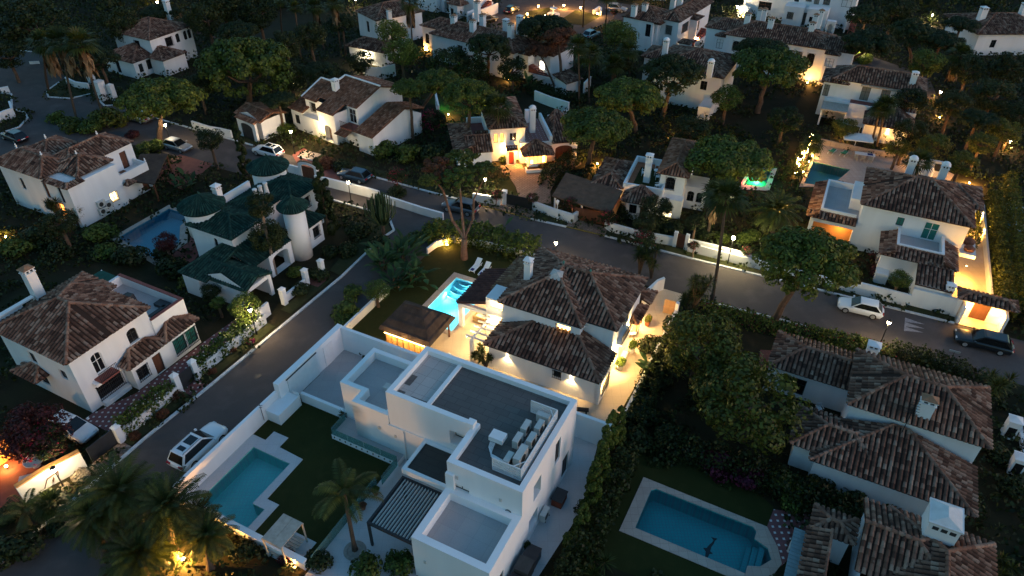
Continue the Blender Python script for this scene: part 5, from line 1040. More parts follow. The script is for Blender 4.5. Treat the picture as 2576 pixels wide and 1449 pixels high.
tm = MB(); a, b, c, d = [np.array(p, float) for p in ((-7.6, -4.0, 2.35), (-.1, -5.3, 2.35), (.25, -.9, 3.0), (-7.4, 1.0, 3.0))]; nn = 14; gv = []
for i in range(nn+1):
    for j in range(nn+1): u, t = j/nn, i/nn; gv.append((a*(1-u)+b*u)*(1-t)+(d*(1-u)+c*u)*t+np.array([0, 0, random.uniform(-.03, .03)]))
tm.add(gv, [(i*15+j, i*15+j+1, i*15+j+16, i*15+j+15) for i in range(14) for j in range(14)]); tm.add([p-[0, 0, .16] for p in (a, b, c, d)], [(3, 2, 1, 0)]); q = [a, b, c, d]
for i in range(4): tm.poly([q[i]-[0, 0, .16], q[(i+1) % 4]-[0, 0, .16], q[(i+1) % 4], q[i]])
mk('thatch_roof', tm, 'thatch_red', cp)
for (x, y) in ((-7.3, -3.6), (-.4, -4.8), (-7.1, .6), (-3.8, -4.2)): mk('post', MB().cbox(x, y, 0, .2, .2, 2.3), 'white_wall', cp)
mk('side_wall', MB().prism([(-.3, -4.9), (-.05, -4.9), (.2, -1.1), (-.05, -1.1)], 0, 2.2), 'ochre_wall', cp); light('lamp_light', (-.8, -3.4, 1.9), AMBER, 60, cp, .1)
px_wall('white curved wall segment with red flowers and a white lamp post, beside the gate', [(1331, 516), (1345, 530), (1392, 547), (1440, 562), (1452, 553)], 1.25)
px_wall('long white street wall right of the brown garage gate', [(1522, 572), (1535, 583), (1605, 603), (1700, 620)], 1.2); px_wall('white street wall between the brown pedestrian door and globe lamp', [(1722, 622), (1800, 640), (1905, 668)], 1.2)
dg = solo('driveway_gate', MB().box(-2.2, -.05, .08, 2.2, .05, 1.7), 'brown_wood', 'dark brown slatted garage gate under the thatched carport', 'gate', (*G(1487, 560)[:2], 0), -20)
pd = thing('garden_door', 'brown pedestrian door with a warm lamp in the white street wall', 'gate', (*G(1710, 624)[:2], 0), -25); mk('leaf', MB().cbox(0, 0, .05, .9, .08, 1.8), 'brown_wood', pd); mk('post', MB().cbox(-.65, 0, 0, .4, .4, 2.0), 'white_wall', pd); mk('post', MB().cbox(.65, 0, 0, .4, .4, 2.0), 'white_wall', pd)
# ================================================================== big right house
H = House('villa', 'large white house with brown hip roof and teal shuttered balcony door at the right', 37.77, 67.61, -25.3, seed=81, pitch=.38)
H.block(.3, .15, 10.6, 8.9, 0, 5.85, [('S', 3.9, 4.6, 4.1, 5.1, 'teal sill'), ('S', 6.6, 8.0, 3.15, 5.2, 'teal wf')], top=False); rb = H.roof(); rb.hip(0, -.15, 10.95, 9.2, 5.8, 25); rb.hip(5.6, 4.6, 12.0, 10.2, 5.6, 22); H.block(10.6, 5.6, 11.6, 9.8, 0, 5.6, top=False)
H.block(-4.5, .1, .3, 8.0, 0, 3.2, [('S', -4.1, .1, .05, 2.4, 'hole deep')], top=True); H.W.box(-3.75, .5, 3.2, -3.5, 8.1, 4.0); H.W.box(-3.5, .5, 3.2, .0, .72, 4.0); H.W.box(-3.5, 7.85, 3.2, 0, 8.1, 4.0); H.W.box(-.9, 3.2, 3.2, .29, 7.8, 4.6); slab_floor(H, -3.49, .73, .29, 7.84, 3.25, 'paver_grey')
rb.half('W', -4.95, -.4, -3.76, 8.3, 3.15, .55, False, False); rb.half('S', -4.95, -.4, .2, .5, 3.15, .45, False, False); H.part('porch_wall', MB().box(-4.2, 1.3, .05, .2, 1.4, 3.1), 'ochre_wall'); H.part('porch_rug', MB().box(-3.6, .95, 2.0, -1.6, 1.0, 2.4), 'red_door'); light('lamp_light', (-1.2, .6, 1.6), AMBER, 18, H.r, .1)
H.block(3.2, -4.4, 9.8, .15, 0, 3.1, [('W', -3.6, -2.2, .05, 2.2, 'teal')], top=True); H.W.box(4.3, -3.5, 3.1, 8.8, -3.25, 3.95); H.W.box(4.3, -3.25, 3.1, 4.55, .15, 3.95); H.W.box(8.55, -3.25, 3.1, 8.8, .15, 3.95); slab_floor(H, 4.56, -3.24, 8.54, .14, 3.14, 'paver_grey')
rb.half('S', 2.9, -4.9, 10.2, -3.5, 3.1, .62, True, True); rb.half('W', 2.9, -4.9, 4.3, -.1, 3.1, .62, False, False); rb.half('E', 8.8, -4.9, 10.2, -.1, 3.1, .62, False, False)
H.block(6.7, -7.9, 9.9, -4.4, 0, 2.5, top=False); rb.half('S', 6.6, -8.0, 10.0, -4.3, 2.45, .75, False, False); H.chimney(9.7, -7.6, 1.9, 3.3, .7, .6, 'flat'); H.block(3.2, -5.6, 4.4, -4.4, 0, 1.2)
for (x, y, z) in ((11.0, 5.2, 5.0), ): pass
H.part('balcony', MB().box(10.6, -.6, 2.5, 12.1, 2.8, 2.9), 'trim_white')
for (px, py) in ((2284, 440), (2364, 456)):
    x, y = at(H, px, py, 6.2); H.chimney(x, y, 5.6, 8.4, .75, .7, 'dome')
H.done(); F = F10
solo('parasol_cover', MB().lathe([(.1, 0), (.55, .1), (.6, .45), (.3, .7), (0, .75)], 10, (0, 0, 0)), 'brown_wood', 'dark round planter shrub pot on the side balcony above the lit driveway', 'pot', (*F.w(11.4, 1.7), 2.9)); solo('parasol_cover', MB().lathe([(.1, 0), (.5, .1), (.55, .4), (.3, .6), (0, .65)], 10, (0, 0, 0)), 'brown_wood', 'smaller dark round pot at the front of the side balcony above the lit driveway', 'pot', (*F.w(11.4, .2), 2.9))
solo('garden_wall', MB().box(-16, -8.75, 0, 1.9, -8.5, 1.15).box(1.9, -8.75, 0, 6.6, -8.5, 1.5), 'white_wall', 'long white street wall behind the big street side pine', 'wall', F.o, F.d); solo('garden_wall', MB().box(6.6, -8.35, 0, 10.6, -8.05, 2.1).box(10.6, -8.4, 0, 11.0, -7.4, 2.3), 'white_wall', 'white wall of the right house between street tree and the lit gate', 'wall', F.o, F.d)
struct('patio', MB().sheet(F.W([(11.0, -9.4), (15.2, -9.4), (15.2, -7.6), (14.1, -7), (14.0, 16), (12.6, 16), (12.3, 5), (10.3, 3), (10.2, -7.5)]), .05), 'paver_cream', label='amber lit driveway beside the right house'); keep_clear(F.W([(10, -9.5), (15.5, -9.5), (14.6, 16), (10, 16)]))
solo('garden_wall', MB().box(14.05, -6.9, 0, 14.25, 16, 1.0), 'white_wall', 'low white wall between the amber lit driveway and tall hedges', 'wall', F.o, F.d)
gh = thing('gatehouse', 'tile roofed white gatehouse with brown door and glowing jamb lamps', 'gatehouse', F.o+(0,), F.d)
mk('wall', MB().box(11.1, -7.9, 0, 12.1, -7.5, 2.4).box(13.6, -7.9, 0, 15.0, -7.5, 2.4).box(12.1, -7.9, 2.1, 13.6, -7.5, 2.4).box(11.1, -9.3, 0, 11.35, -7.9, 1.9).box(14.75, -9.3, 0, 15.0, -7.9, 1.9), 'white_wall', gh); mk('door', MB().box(12.1, -7.75, .05, 13.6, -7.65, 2.1), 'brown_wood', gh)
rg = RB(.38, seed=88); rg.hip(10.5, -8.7, 15.6, -6.7, 2.45, 24); mk('roof', rg.mesh('roof', 'tile_brown'), None, gh)
for (x, nx, lb) in ((11.36, 1, 'bright double wall lamp on the left jamb of the tiled gatehouse'), (14.74, -1, 'bright double wall lamp on the right jamb of the tiled gatehouse')): sconce('wall_lamp', lb, x, -8.5, 1.55, F, nx, 0, 80, (1., .50, .10), group='gatehouse lamps')
for i, (x, y) in enumerate(((14.05, 9.5), (14.05, 13.5), (11.4, -1.5))): sconce('wall_lamp', ['amber spotlight on the hedge wall nearer the gate of the lit driveway', 'amber spotlight at the far end of the lit driveway wall', 'amber wall lamp under the side balcony of the right house'][i], x, y, [.9, .9, 2.2][i], F, -1 if i < 2 else 1, 0, [90, 90, 190][i], (1., .5, .08), up=i < 2)
light('lamp_light', (11.6, -4.5, 2.4), (1., .48, .08), 90, H.r, .15)
# ================================================================== house with three grey doors
H = House('villa', 'white two storey house with three grey shuttered doors and an awning at the upper right', 47.75, 104.57, -24.8, seed=91, pitch=.38)
H.block(.2, .2, 12.3, 5.4, 0, 5.85, [('S', 4.3, 5.5, 3.2, 5.3, 'shut'), ('S', 7.0, 8.2, 3.2, 5.3, 'shut'), ('S', 9.0, 10.2, 3.2, 5.3, 'shut')], top=False); rb = H.roof(); rb.hip(0, -.1, 12.65, 5.75, 5.8, 27); rb.hip(-1.4, -.3, 2.4, 5.4, 5.3, 24); H.block(-1.1, .0, .2, 5.2, 0, 5.2, [('S', -.9, -.1, 3.0, 4.8, 'shut')], top=False)
H.block(3.2, -2.2, 12.2, .2, 0, 3.05, top=True); H.W.box(3.2, -2.2, 3.05, 12.2, -2.02, 3.35); H.part('terrace_floor', MB().box(3.2, -2.01, 3.052, 12.2, .19, 3.08), 'terrace_red'); H.part('awning', MB().tube([(4.0, .05, 5.45), (10.9, .05, 5.45)], .16, 8), 'timber_pale')
H.block(5.9, -6.6, 11.8, -2.2, 0, 2.6, top=False); rb.half('S', 5.6, -7.2, 12.1, -2.2, 2.6, 1.5); H.block(-.4, -.9, 3.2, .2, 0, 2.9); H.W.box(-.4, -4.0, 0, -.15, -.9, 2.4); H.part('porch_roof', MB().box(-.5, -4.2, 2.4, 3.2, -.9, 2.62), 'timber_pale'); H.W.box(3.0, -4.1, 0, 3.2, -2.2, 2.4)
H.chimney(10.6, 1.3, 6.2, 8.2, .8, .7, 'flat'); H.done(); F = Fr(47.75, 104.57, -24.8)
sconce('wall_lamp', 'amber lamp on the low tiled wing of the house with grey doors', 9.0, -6.62, 2.0, F, 0, -1, 40, AMBER)
def table_set(label, x, y, z, fr, w=.9, round_=True):
    r = thing('garden_table', label, 'table', (*fr.w(x, y), z), fr.d)
    mk('top', MB().lathe([(w/2, 0), (w/2, .05), (0, .05)], 18, (0, 0, .68)) if round_ else MB().cbox(0, 0, .68, 2.6, w, .05), 'plastic_white', r)
    for sx, sy in ((-1, -1), (1, -1), (1, 1), (-1, 1)): mk('leg', MB().cbox(sx*(w*.28 if round_ else 1.15), sy*w*.3, 0, .05, .05, .68), 'plastic_white', r)
def chair(label, x, y, z, fr, deg=0, mt='plastic_white', group=None, cat='chair'):
    r = thing('garden_chair', label, cat, (*fr.w(x, y), z), fr.d+deg, group); mk('seat', MB().cbox(0, 0, .4, .5, .5, .05), mt, r); bk = MB().cbox(0, .24, .45, .5, .04, .08).cbox(0, .24, .78, .5, .04, .1)
    for k in range(4): bk.cbox(-.18+k*.12, .24, .53, .05, .03, .25)
    mk('backrest', bk, mt, r)
    for sx in (-1, 1):
        for sy in (-1, 1): mk('leg', MB().cbox(sx*.22, sy*.22, 0, .045, .045, .4), mt, r)
    mk('armrest', MB().cbox(-.25, 0, .62, .05, .5, .04), mt, r); mk('armrest', MB().cbox(.25, 0, .62, .05, .5, .04), mt, r); return r
table_set('round white table on the red terrace of the house with grey doors', 11.0, -1.0, 3.08, F); chair('white chair right of the round table on the red terrace', 11.9, -1.1, 3.08, F, -80); chair('white chair left of the round table on the red terrace', 9.6, -1.3, 3.08, F, 70)
# ================================================================== far houses
H = House('apartment_house', 'long white two storey house with a row of chimneys on its roof', 36.32, 125.02, -27, seed=101, wall='white_wall')
H.block(.2, .2, 17.0, 8.0, 0, 5.85, [('S', 1.6, 2.7, 3.3, 4.9, 'win bars arch'), ('S', 10.3, 11.4, 3.3, 4.8, 'shut bars arch'), ('S', 12.1, 13.2, 3.3, 4.8, 'shut bars arch'), ('S', 14.0, 15.2, 2.9, 4.8, 'win bars arch')], top=False); rb = H.roof(); rb.hip(-.1, -.1, 17.2, 8.3, 5.8, 22); rb.hip(-4.1, 2.2, 4, 8.3, 5.8, 21); H.block(-3.8, 2.5, .2, 8, 0, 5.8, top=False); rb.hip(13, .3, 21.2, 7.2, 5.7, 20); H.block(17, .6, 20.9, 7, 0, 5.7, top=False); rb.half('S', 16.6, -.6, 19.0, .6, 5.3, .4, False, True); H.block(16.8, -.3, 18.6, .6, 0, 5.3, [('S', 17.0, 18.3, 3.2, 4.6, 'white')], top=False); H.block(-1.5, .6, .2, 2.6, 0, 5.2, [('S', -1.3, -.2, 3.0, 4.6, 'white')], top=False); rb.half('S', -1.7, .3, .3, 1.6, 5.2, .4, True, False)
for (px, py) in ((1877, 66), (1935, 78), (2037, 90)):
    x, y = at(H, px, py, 6.5); H.chimney(x, y, 6.0, 8.8, .9, .8, 'pyramid')
for (px, py, zz) in ((2047, 60, 7.6), (2060, 52, 7.8), (1908, 42, 7.4), (1920, 42, 7.4)):
    x, y = at(H, px, py+6, 6.5); H.chimney(x, y, 5.6, zz+1, .8, .7, 'pyramid')
H.done()
H = House('apartment_house', 'white terraced house with barred arched windows behind the long chimney roof', 45.93, 148.86, -27, seed=111, wall='white_wall')
H.block(-1.5, 8, 20, 16, 0, 9, [('S', 2.2, 3.4, 5.8, 7.2, 'shut bars'), ('S', 4.0, 5.0, 5.8, 7.2, 'shut bars'), ('S', 5.6, 6.6, 5.8, 7.2, 'shut bars'), ('S', 1.6, 4.2, 1.6, 3.2, 'win bf'), ('S', 8.4, 9.3, 4.0, 6.2, 'win'), ('S', 10.6, 11.7, 4.4, 6.2, 'shut bars arch'), ('S', 12.2, 13.2, 4.0, 6.2, 'shut arch'), ('S', 14.0, 15.2, 4.2, 6.0, 'shut bars arch'), ('S', 17.4, 19.2, 4.2, 6.2, 'white')]); H.block(7.2, 5.2, 11.0, 8, 0, 3.7, [('S', 8.0, 9.2, 1.3, 2.6, 'shut bars')]); H.block(11.8, 4.6, 15.6, 8, 0, 3.9, [('S', 12.4, 13.0, 1.4, 2.4, 'win')]); H.block(9.9, 6.2, 11.9, 8, 0, 3.4, [('S', 10.2, 11.6, .2, 2.6, 'shut bars')]); H.W.prism([(19.2, 5.5), (19.5, 5.5), (19.5, 8), (19.2, 8)], 0, 3); H.block(15.9, 3.4, 17.6, 4.6, 0, 2.4, [('S', 16.3, 17.2, .02, 1.9, 'hole arch deep')])
H.roof().half('S', -1.8, 7.6, 20.3, 12, 9.0, 1.6, False, False); st = MB()
for k in range(12): st.box(20.05, 4.0+k*.3, .0, 21.2, 4.3+k*.3, .25*(k+1))
H.part('steps', st, 'terrace_red'); H.done()
sh = thing('lamp_shed', 'small white shed with bright lit roof beside the lamp at the top right', 'shed', (*G(1868, 42)[:2], 0), -27); mk('wall', MB().box(-1, -.8, 0, 1, .8, 1.9), 'white_wall', sh); mk('roof', MB().add([(-1.2, -1, 1.9), (1.2, -1, 1.9), (1.2, 1, 1.9), (-1.2, 1, 1.9), (0, 0, 2.5)], [(3, 2, 1, 0), (0, 1, 4), (1, 2, 4), (2, 3, 4), (3, 0, 4)]), 'white_wall', sh); mk('opening', MB().box(-.3, -.83, .1, .4, -.805, 1.4), 'lit_warm', sh)
H = House('villa', 'white house with wide brown roof and domed white chimney between the dark pines', 31.30, 104.70, -27, seed=121)
H.block(-10.6, .3, -.2, 10.6, 0, 5.65, [('S', -3.2, -2.2, 3.2, 4.6, 'win'), ('E', 2.0, 2.8, 3.0, 5.0, 'win')], top=False); rb = H.roof(); rb.hip(-11, -.05, .15, 11, 5.6, 20); rb.hip(-14.5, 5, -8, 11, 5.0, 20); H.block(-14, 5.3, -10.6, 10.6, 0, 5, top=False); x, y = at(H, 1784, 188, 6.2); H.chimney(x, y, 5.8, 8.4, .8, .7, 'dome'); x, y = at(H, 1672, 136, 6.2); H.chimney(x, y, 5.6, 8.6, .8, .7, 'dome'); H.W.box(-2.2, -3.2, 0, -.4, .3, 2.0); H.done()
H = House('villa', 'white house with joined hip roofs and an outside stair near the square', 30.24, 132.32, -34, seed=131)
H.block(-4.2, -.7, -.25, 14.5, 0, 5.9, [('E', 1.2, 4.2, 3.0, 4.8, 'win bf'), ('S', -2.6, -1.4, 3.2, 4.8, 'shut bars'), ('S', -2.9, -1.8, .6, 2.2, 'win bars arch'), ('E', 6, 7.2, 2.6, 5, 'win')], top=False); rb = H.roof(); rb.hip(-4.6, -1.1, .1, 15, 5.8, 24); rb.hip(-10.5, -3.2, -3, 4.6, 5.6, 22); H.block(-10.2, -2.9, -4.2, 4.4, 0, 5.5, [('S', -5.6, -4.6, 2.8, 5, 'win')], top=False); rb.half('S', -5.4, -2.6, -2.9, -.7, 5.2, .5, True, True); H.block(-5.2, -2.2, -3.6, -.7, 0, 5.2, [('S', -4.8, -4.0, 3.4, 4.8, 'white')], top=False)
rb.half('E', -.25, 4.6, 1.3, 7.6, 5.0, .5); H.block(-.25, 4.8, 1.1, 7.4, 0, 5.0, [('E', 5.4, 6.2, 2.8, 4.6, 'win')], top=False); st = MB()
for k in range(12): st.box(1.1, 7.2-k*.42, 0, 2.1, 7.6-k*.42, 2.9-.24*k)
H.W.box(2.1, 2.6, 0, 2.3, 7.6, 1.6); H.part('steps', st, 'terrace_red'); rb.hip(.2, -1.0, 2.4, 1.2, 2.2, 25); H.block(.4, -.8, 2.2, 1.0, 0, 2.2, [('S', .8, 1.8, .02, 1.8, 'hole')], top=False)
for (px, py) in ((1692, 17), (1710, 10), (1622, 26), (1595, 30)):
    x, y = at(H, px, py, 6.6); H.chimney(x, y, 5.8, 9.0 if px > 1650 else 8.0, .9, .8, 'pyramid' if px < 1660 else 'flat')
H.done()
H = House('apartment_house', 'white house with many chimneys and an external stair below the far square', -14.96, 127.32, -34, seed=141)
H.block(.2, .3, 17.6, 7.4, 0, 4.75, [('S', 2.6, 3.6, 1.0, 2.6, 'win arch'), ('S', 6, 7, 2.4, 3.8, 'win bars'), ('E', 1.2, 2.6, 1.2, 3.8, 'win')], top=False); rb = H.roof(); rb.hip(-.1, 0, 18.0, 7.7, 4.7, 24); rb.hip(-4.4, 2.6, 4, 8.2, 4.7, 22); H.block(-4.1, 2.9, .2, 7.9, 0, 4.7, [('S', -3.5, -2.6, 1.6, 3.4, 'win arch')], top=False)
H.block(17.6, 2.2, 19.4, 4.4, 0, 4.2, [('S', 17.8, 19.1, 1.8, 3.4, 'white')], top=False); rb.hip(17.3, 1.9, 19.9, 4.8, 4.2, 24); H.block(19.4, 4.2, 22.5, 12, 0, 3.9, [('S', 20.4, 21.4, 1.4, 2.9, 'pale bars')], top=False); rb.hip(18, 4.4, 23, 12.4, 4.0, 22)
st = MB(); 
for k in range(16): st.box(19.5+k*.36, 2.2-.0*k, 0, 19.9+k*.36, 3.4, 2.4-.15*k)
H.part('steps', st, 'terrace_red'); H.W.prism([(19.4, 1.95), (25.5, 1.95), (25.5, 2.18), (19.4, 2.18)], 0, 1.3); H.W.prism([(19.4, 3.42), (25.5, 3.42), (25.5, 3.62), (19.4, 3.62)], 0, 1.5)
for (px, py, zt, st_) in ((1190, 76, 7.8, 'pyramid'), (1285, 94, 8.4, 'pyramid'), (1142, 60, 7.6, 'pyramid'), (1307, 70, 8.2, 'flat'), (1273, 70, 7.6, 'flat'), (1201, 36, 8.4, 'pyramid'), (1214, 52, 7.2, 'pyramid'), (1321, 72, 7.0, 'pyramid')):
    x, y = at(H, px, py, 6.0); H.chimney(x, y, 4.8, zt, .9, .85, st_)
H.done()
H = House('villa', 'white house with plain brown hip roof and one chimney beyond the leafy trees', -25.27, 133.11, 38, seed=151)
H.block(.3, .3, 10, 7.6, 0, 5.1, [('S', 3.4, 4.2, 2.2, 4.2, 'win'), ('S', 7.6, 8.4, 2.2, 4.2, 'win'), ('W', 3.4, 4.4, 2.0, 4.0, 'win')], top=False); H.roof().hip(0, 0, 10.4, 8, 5.0, 23); x, y = at(H, 980, 46, 5.9); H.chimney(x, y, 5.2, 7.6, .7, .7, 'pyramid'); H.done()
H = House('pavilion', 'small brown roofed pavilion with a bright white lit lattice wall behind dark trees', -25.27, 133.11, -27, cat='pavilion', seed=155)
H.block(-.6, -7.6, 7.2, -3.4, 0, 2.8, top=False); H.roof().hip(-1, -8.2, 7.7, -3.0, 2.8, 24); lt = lattice((3.2, -7.64), (6.9, -7.64), .6, 1.8, MB(), .22); H.part('lattice_panel', lt, 'plastic_white'); H.done(); F = Fr(-25.27, 133.11, -27)
wl = solo('wall_lamp', MB().lathe([(0, -.16), (.16, 0), (0, .16)], 10), 'lamp_glow', 'bright white globe lamp on the lattice wall of the small pavilion', 'wall lamp', (*F.w(3.4, -8.0), 1.9)); light('lamp_light', (0, -.1, -.2), (1., .82, .5), 150, wl, .15); ll = light('lamp_light', (2, -.2, .2), (1., .82, .5), 60, wl, .15)
px_wall('white rounded wall stub under the dark trees behind the lit entrance villa', [(920, 198), (960, 200), (995, 190)], 2.0)
H = House('apartment_house', 'tall white terraced house with curved stair parapets at the top centre', -16.6, 155.6, -34, seed=161)
H.block(-9, .3, 0, 8, 0, 9, [('E', 1.5, 2.6, 4.5, 6.5, 'win bars'), ('S', -7, -5.8, 4.5, 6.2, 'win bars')]); H.block(.2, 1.6, 8.8, 8, 0, 9, [('S', 2.6, 3.5, 4.6, 5.8, 'shut'), ('S', 5.4, 6.0, 5.0, 6.0, 'shut'), ('S', 6.4, 7.0, 5.2, 6.2, 'shut'), ('S', 1.0, 2.2, .05, 2.4, 'hole arch deep')]); H.block(4.2, -.8, 6.4, 1.6, 0, 2.9, [('S', 4.6, 5.4, .05, 2.0, 'win')]); H.roof().hip(4.0, -1.1, 7.6, 1.9, 2.9, 30); H.roof().half('S', 2.4, .6, 4.0, 1.6, 2.9, .4); H.W.prism([(8.9, -1), (9.15, -1), (9.15, 8), (8.9, 8)], 0, 2.0); H.W.prism([(10.2, -1), (10.45, -1), (10.45, 8), (10.2, 8)], 0, 2.0); st = MB()
for k in range(14): st.box(9.16, -1+k*.5, 0, 10.19, -.5+k*.5, .2+.2*k)
H.part('steps', st, 'terrace_red'); H.done()
H = House('apartment_house', 'low white building behind the far square at the top edge', 8, 170.5, -9, seed=165); H.block(-8, 0, 26, 8, 0, 6, [('S', 14.5, 16, .05, 2.4, 'door'), ('S', 20, 26, 1.0, 2.4, 'lit')]); H.done()
H = House('villa', 'white house with hip roof and square chimneys in the top right corner', 84.6, 132.2, 2, seed=171); H.block(.3, .3, 14, 11, 0, 4.05, [('S', 3, 4, 1.4, 2.8, 'win')], top=False); H.roof().hip(-.5, -.2, 15, 12, 4.0, 18)
for (px, py) in ((2468, 44), (2572, 34)):
    x, y = at(H, px, py, 5.4); H.chimney(x, y, 4.6, 7.4, 1.1, 1.1, 'flat')
H.done()
# ================================================================== lower right houses
H = House('villa', 'low brown tiled house with three joined hip roofs at the lower right', 26.07, 38.94, -26.5, seed=181, pitch=.37)
H.block(.3, .1, 9.3, 6.5, 0, 4.85, top=False); rb = H.roof(); rb.hip(-.05, -.25, 9.75, 6.8, 4.8, 24); H.block(-6.0, 4.0, .3, 8.3, 0, 2.95, [('S', -5.0, -3.0, .4, 2.2, 'win')], top=False); rb.hip(-6.35, 3.65, .6, 8.65, 2.9, 24, 'hg'); H.W.box(-6.25, 3.7, 0, -5.75, 4.0, 2.7)
H.block(-1.2, -4.7, 9.1, .1, 0, 2.75, top=False); rb.half('S', -1.6, -5.15, 9.5, -.15, 2.7, 1.45, True, True); rb.hip(-3.2, -4.2, 3.2, .3, 2.7, 24); H.block(-2.8, -3.8, 0, 0, 0, 2.7, top=False)
x, y = at(H, 2322, 555+485, 5.3); H.chimney(2.0 if False else x, y, 4.9, 7.0, 1.0, .7, 'pyramid'); x, y = at(H, 2195, 880, 4.2); H.chimney(x, y, 3.2, 5.0, .9, .7, 'flat')
an = MB(); ax, ay = at(H, 2270, 1085, 4.2); an.tube([(ax, ay, 3.4), (ax, ay, 7.6)], .03, 5); 
for k in range(6): an.bar((ax-.5+.05*k, ay, 6.2+.25*k), (ax+.5-.05*k, ay, 6.2+.25*k), .025)
H.part('antenna', an, 'iron'); H.done()
H = House('villa', 'brown tiled house with a broad white chimney block at the bottom right corner', 26.07, 38.94, -26.5, seed=191, pitch=.37)
H.block(2.6, -22, 9.9, -7.9, 0, 3.45, top=False); rb = H.roof(); rb.hip(4.0, -22, 10.25, -7.6, 3.4, 23); rb.hip(2.25, -13.7, 8.5, -7.65, 3.38, 23, 'gh'); H.block(-.4, -11.2, 1.9, -9.5, 0, 2.9, top=False); rb.hip(-.65, -11.5, 2.15, -9.3, 2.9, 22); H.block(-.5, -19, .5, -11.3, 0, 2.9, top=False); rb.half('W', -.8, -19, .62, -11.3, 2.9, .55, False, False)
bx = MB().box(5.7, -10.0, 4.2, 7.5, -8.1, 5.9); H.part('chimney', bx, 'white_wall'); H.part('chimney_vent', MB().box(5.95, -10.02, 5.4, 6.3, -9.98, 5.7).box(6.45, -10.02, 5.4, 6.8, -9.98, 5.7).box(6.95, -10.02, 5.4, 7.3, -9.98, 5.7), 'charcoal'); H.part('chimney_cap', MB().box(5.6, -10.1, 5.9, 7.6, -8.0, 6.05).add([(5.7, -10, 6.05), (7.5, -10, 6.05), (7.5, -8.1, 6.05), (5.7, -8.1, 6.05), (6.6, -9.5, 6.4), (6.6, -8.6, 6.4)], [(0, 1, 4), (1, 2, 5, 4), (2, 3, 5), (3, 0, 4, 5)]), 'old_white'); H.done()
F = F20
pool('swimming_pool', POOL20, 'pool_tile_deep', 1.5, 'water', 'large dark blue pool with pink coping and rounded steps at the lower right', F.W([(-12.85, -17.75), (-3.3, -17.75), (-2.4, -16.6), (-1.9, -15.1), (-2.4, -13.9), (-3.4, -12.55), (-12.8, -12.4)]), 'paver_pink')
c20 = np.mean(np.array(POOL20), axis=0)
dol = [(-.95, .06), (-.6, .16), (-.25, .22), (-.05, .48), (.08, .24), (.4, .16), (.72, .02), (.95, -.02), (1.12, .22), (1.16, -.02), (1.22, -.26), (.96, -.14), (.66, -.12), (.3, -.04), (-.05, -.06), (-.2, -.3), (-.32, -.08), (-.7, -.04)]
dm = MB(); a0 = R(62); D0 = G(1787, 1378, -1.2)[:2]; dm.sheet([(x*math.cos(a0)-y*math.sin(a0), x*math.sin(a0)+y*math.cos(a0)) for x, y in dol], 0); solo('pool_mosaic', dm, 'charcoal', 'dark dolphin mosaic on the floor of the large blue pool', 'mosaic', (*D0, -1.492))
stp = MB()
for k, zz in enumerate((-.35, -.7, -1.05)): stp.box(-3.15-.4*k-.38, -16.2, -1.49, -3.15-.4*k, -14.1, zz)
solo('pool_step', stp, 'pool_tile_deep', 'blue tiled entry steps at the rounded end of the large pool', 'steps', F.o, F.d)
struct('patio', MB().sheet(F.W([(-3.25, -10.8), (-.6, -10.0), (-.9, -13), (-1.9, -15.3), (-2.6, -14), (-3.4, -12.5)]), .03), 'dot_tile', label='red dotted tile patio beside the large pool'); struct('lawn', MB().sheet(F.W([(-16, -21), (-3.4, -20), (-3.35, -17.8), (-12.9, -17.8), (-12.85, -12.35), (-3.4, -12.5), (-3.3, -10.6), (-6, -9), (-15.5, -9.5)]), .006), 'lawn', label='dark lawn around the large pool'); keep_clear(F.W([(-14.5, -20), (-3, -20), (-1.5, -14), (-3, -10), (-14, -11)]))
zr = thing('zinc_canopy', 'flat grey blue metal canopy beside the bottom right tiled house', 'canopy', F.o+(0,), F.d); mk('roof', MB().box(-1.85, -19, 2.3, -.65, -13.6, 2.38), 'zinc', zr)
rbz = MB()
for k in range(18): rbz.box(-1.85, -18.9+k*.3, 2.38, -.65, -18.86+k*.3, 2.41)
mk('roof_rib', rbz, 'zinc', zr); mk('post', MB().cbox(-1.7, -13.8, 0, .1, .1, 2.3), 'plastic_white', zr); mk('post', MB().cbox(-1.7, -17.5, 0, .1, .1, 2.3), 'plastic_white', zr)
struct('patio', MB().sheet(F.W([(-2.4, -4.6), (-1.2, -4.6), (-.3, -.2), (-2.0, 1.2), (-2.6, -.6)]), .03), 'dot_tile'); chair('white plastic armchair on the red tiled yard between the lower right roofs', -1.75, .9, .03, F, 30)
struct('patio', MB().sheet([tuple(G(*p)[:2]) for p in ((1912, 880), (1942, 882), (1938, 935), (1908, 925))], .02), 'red_paver')
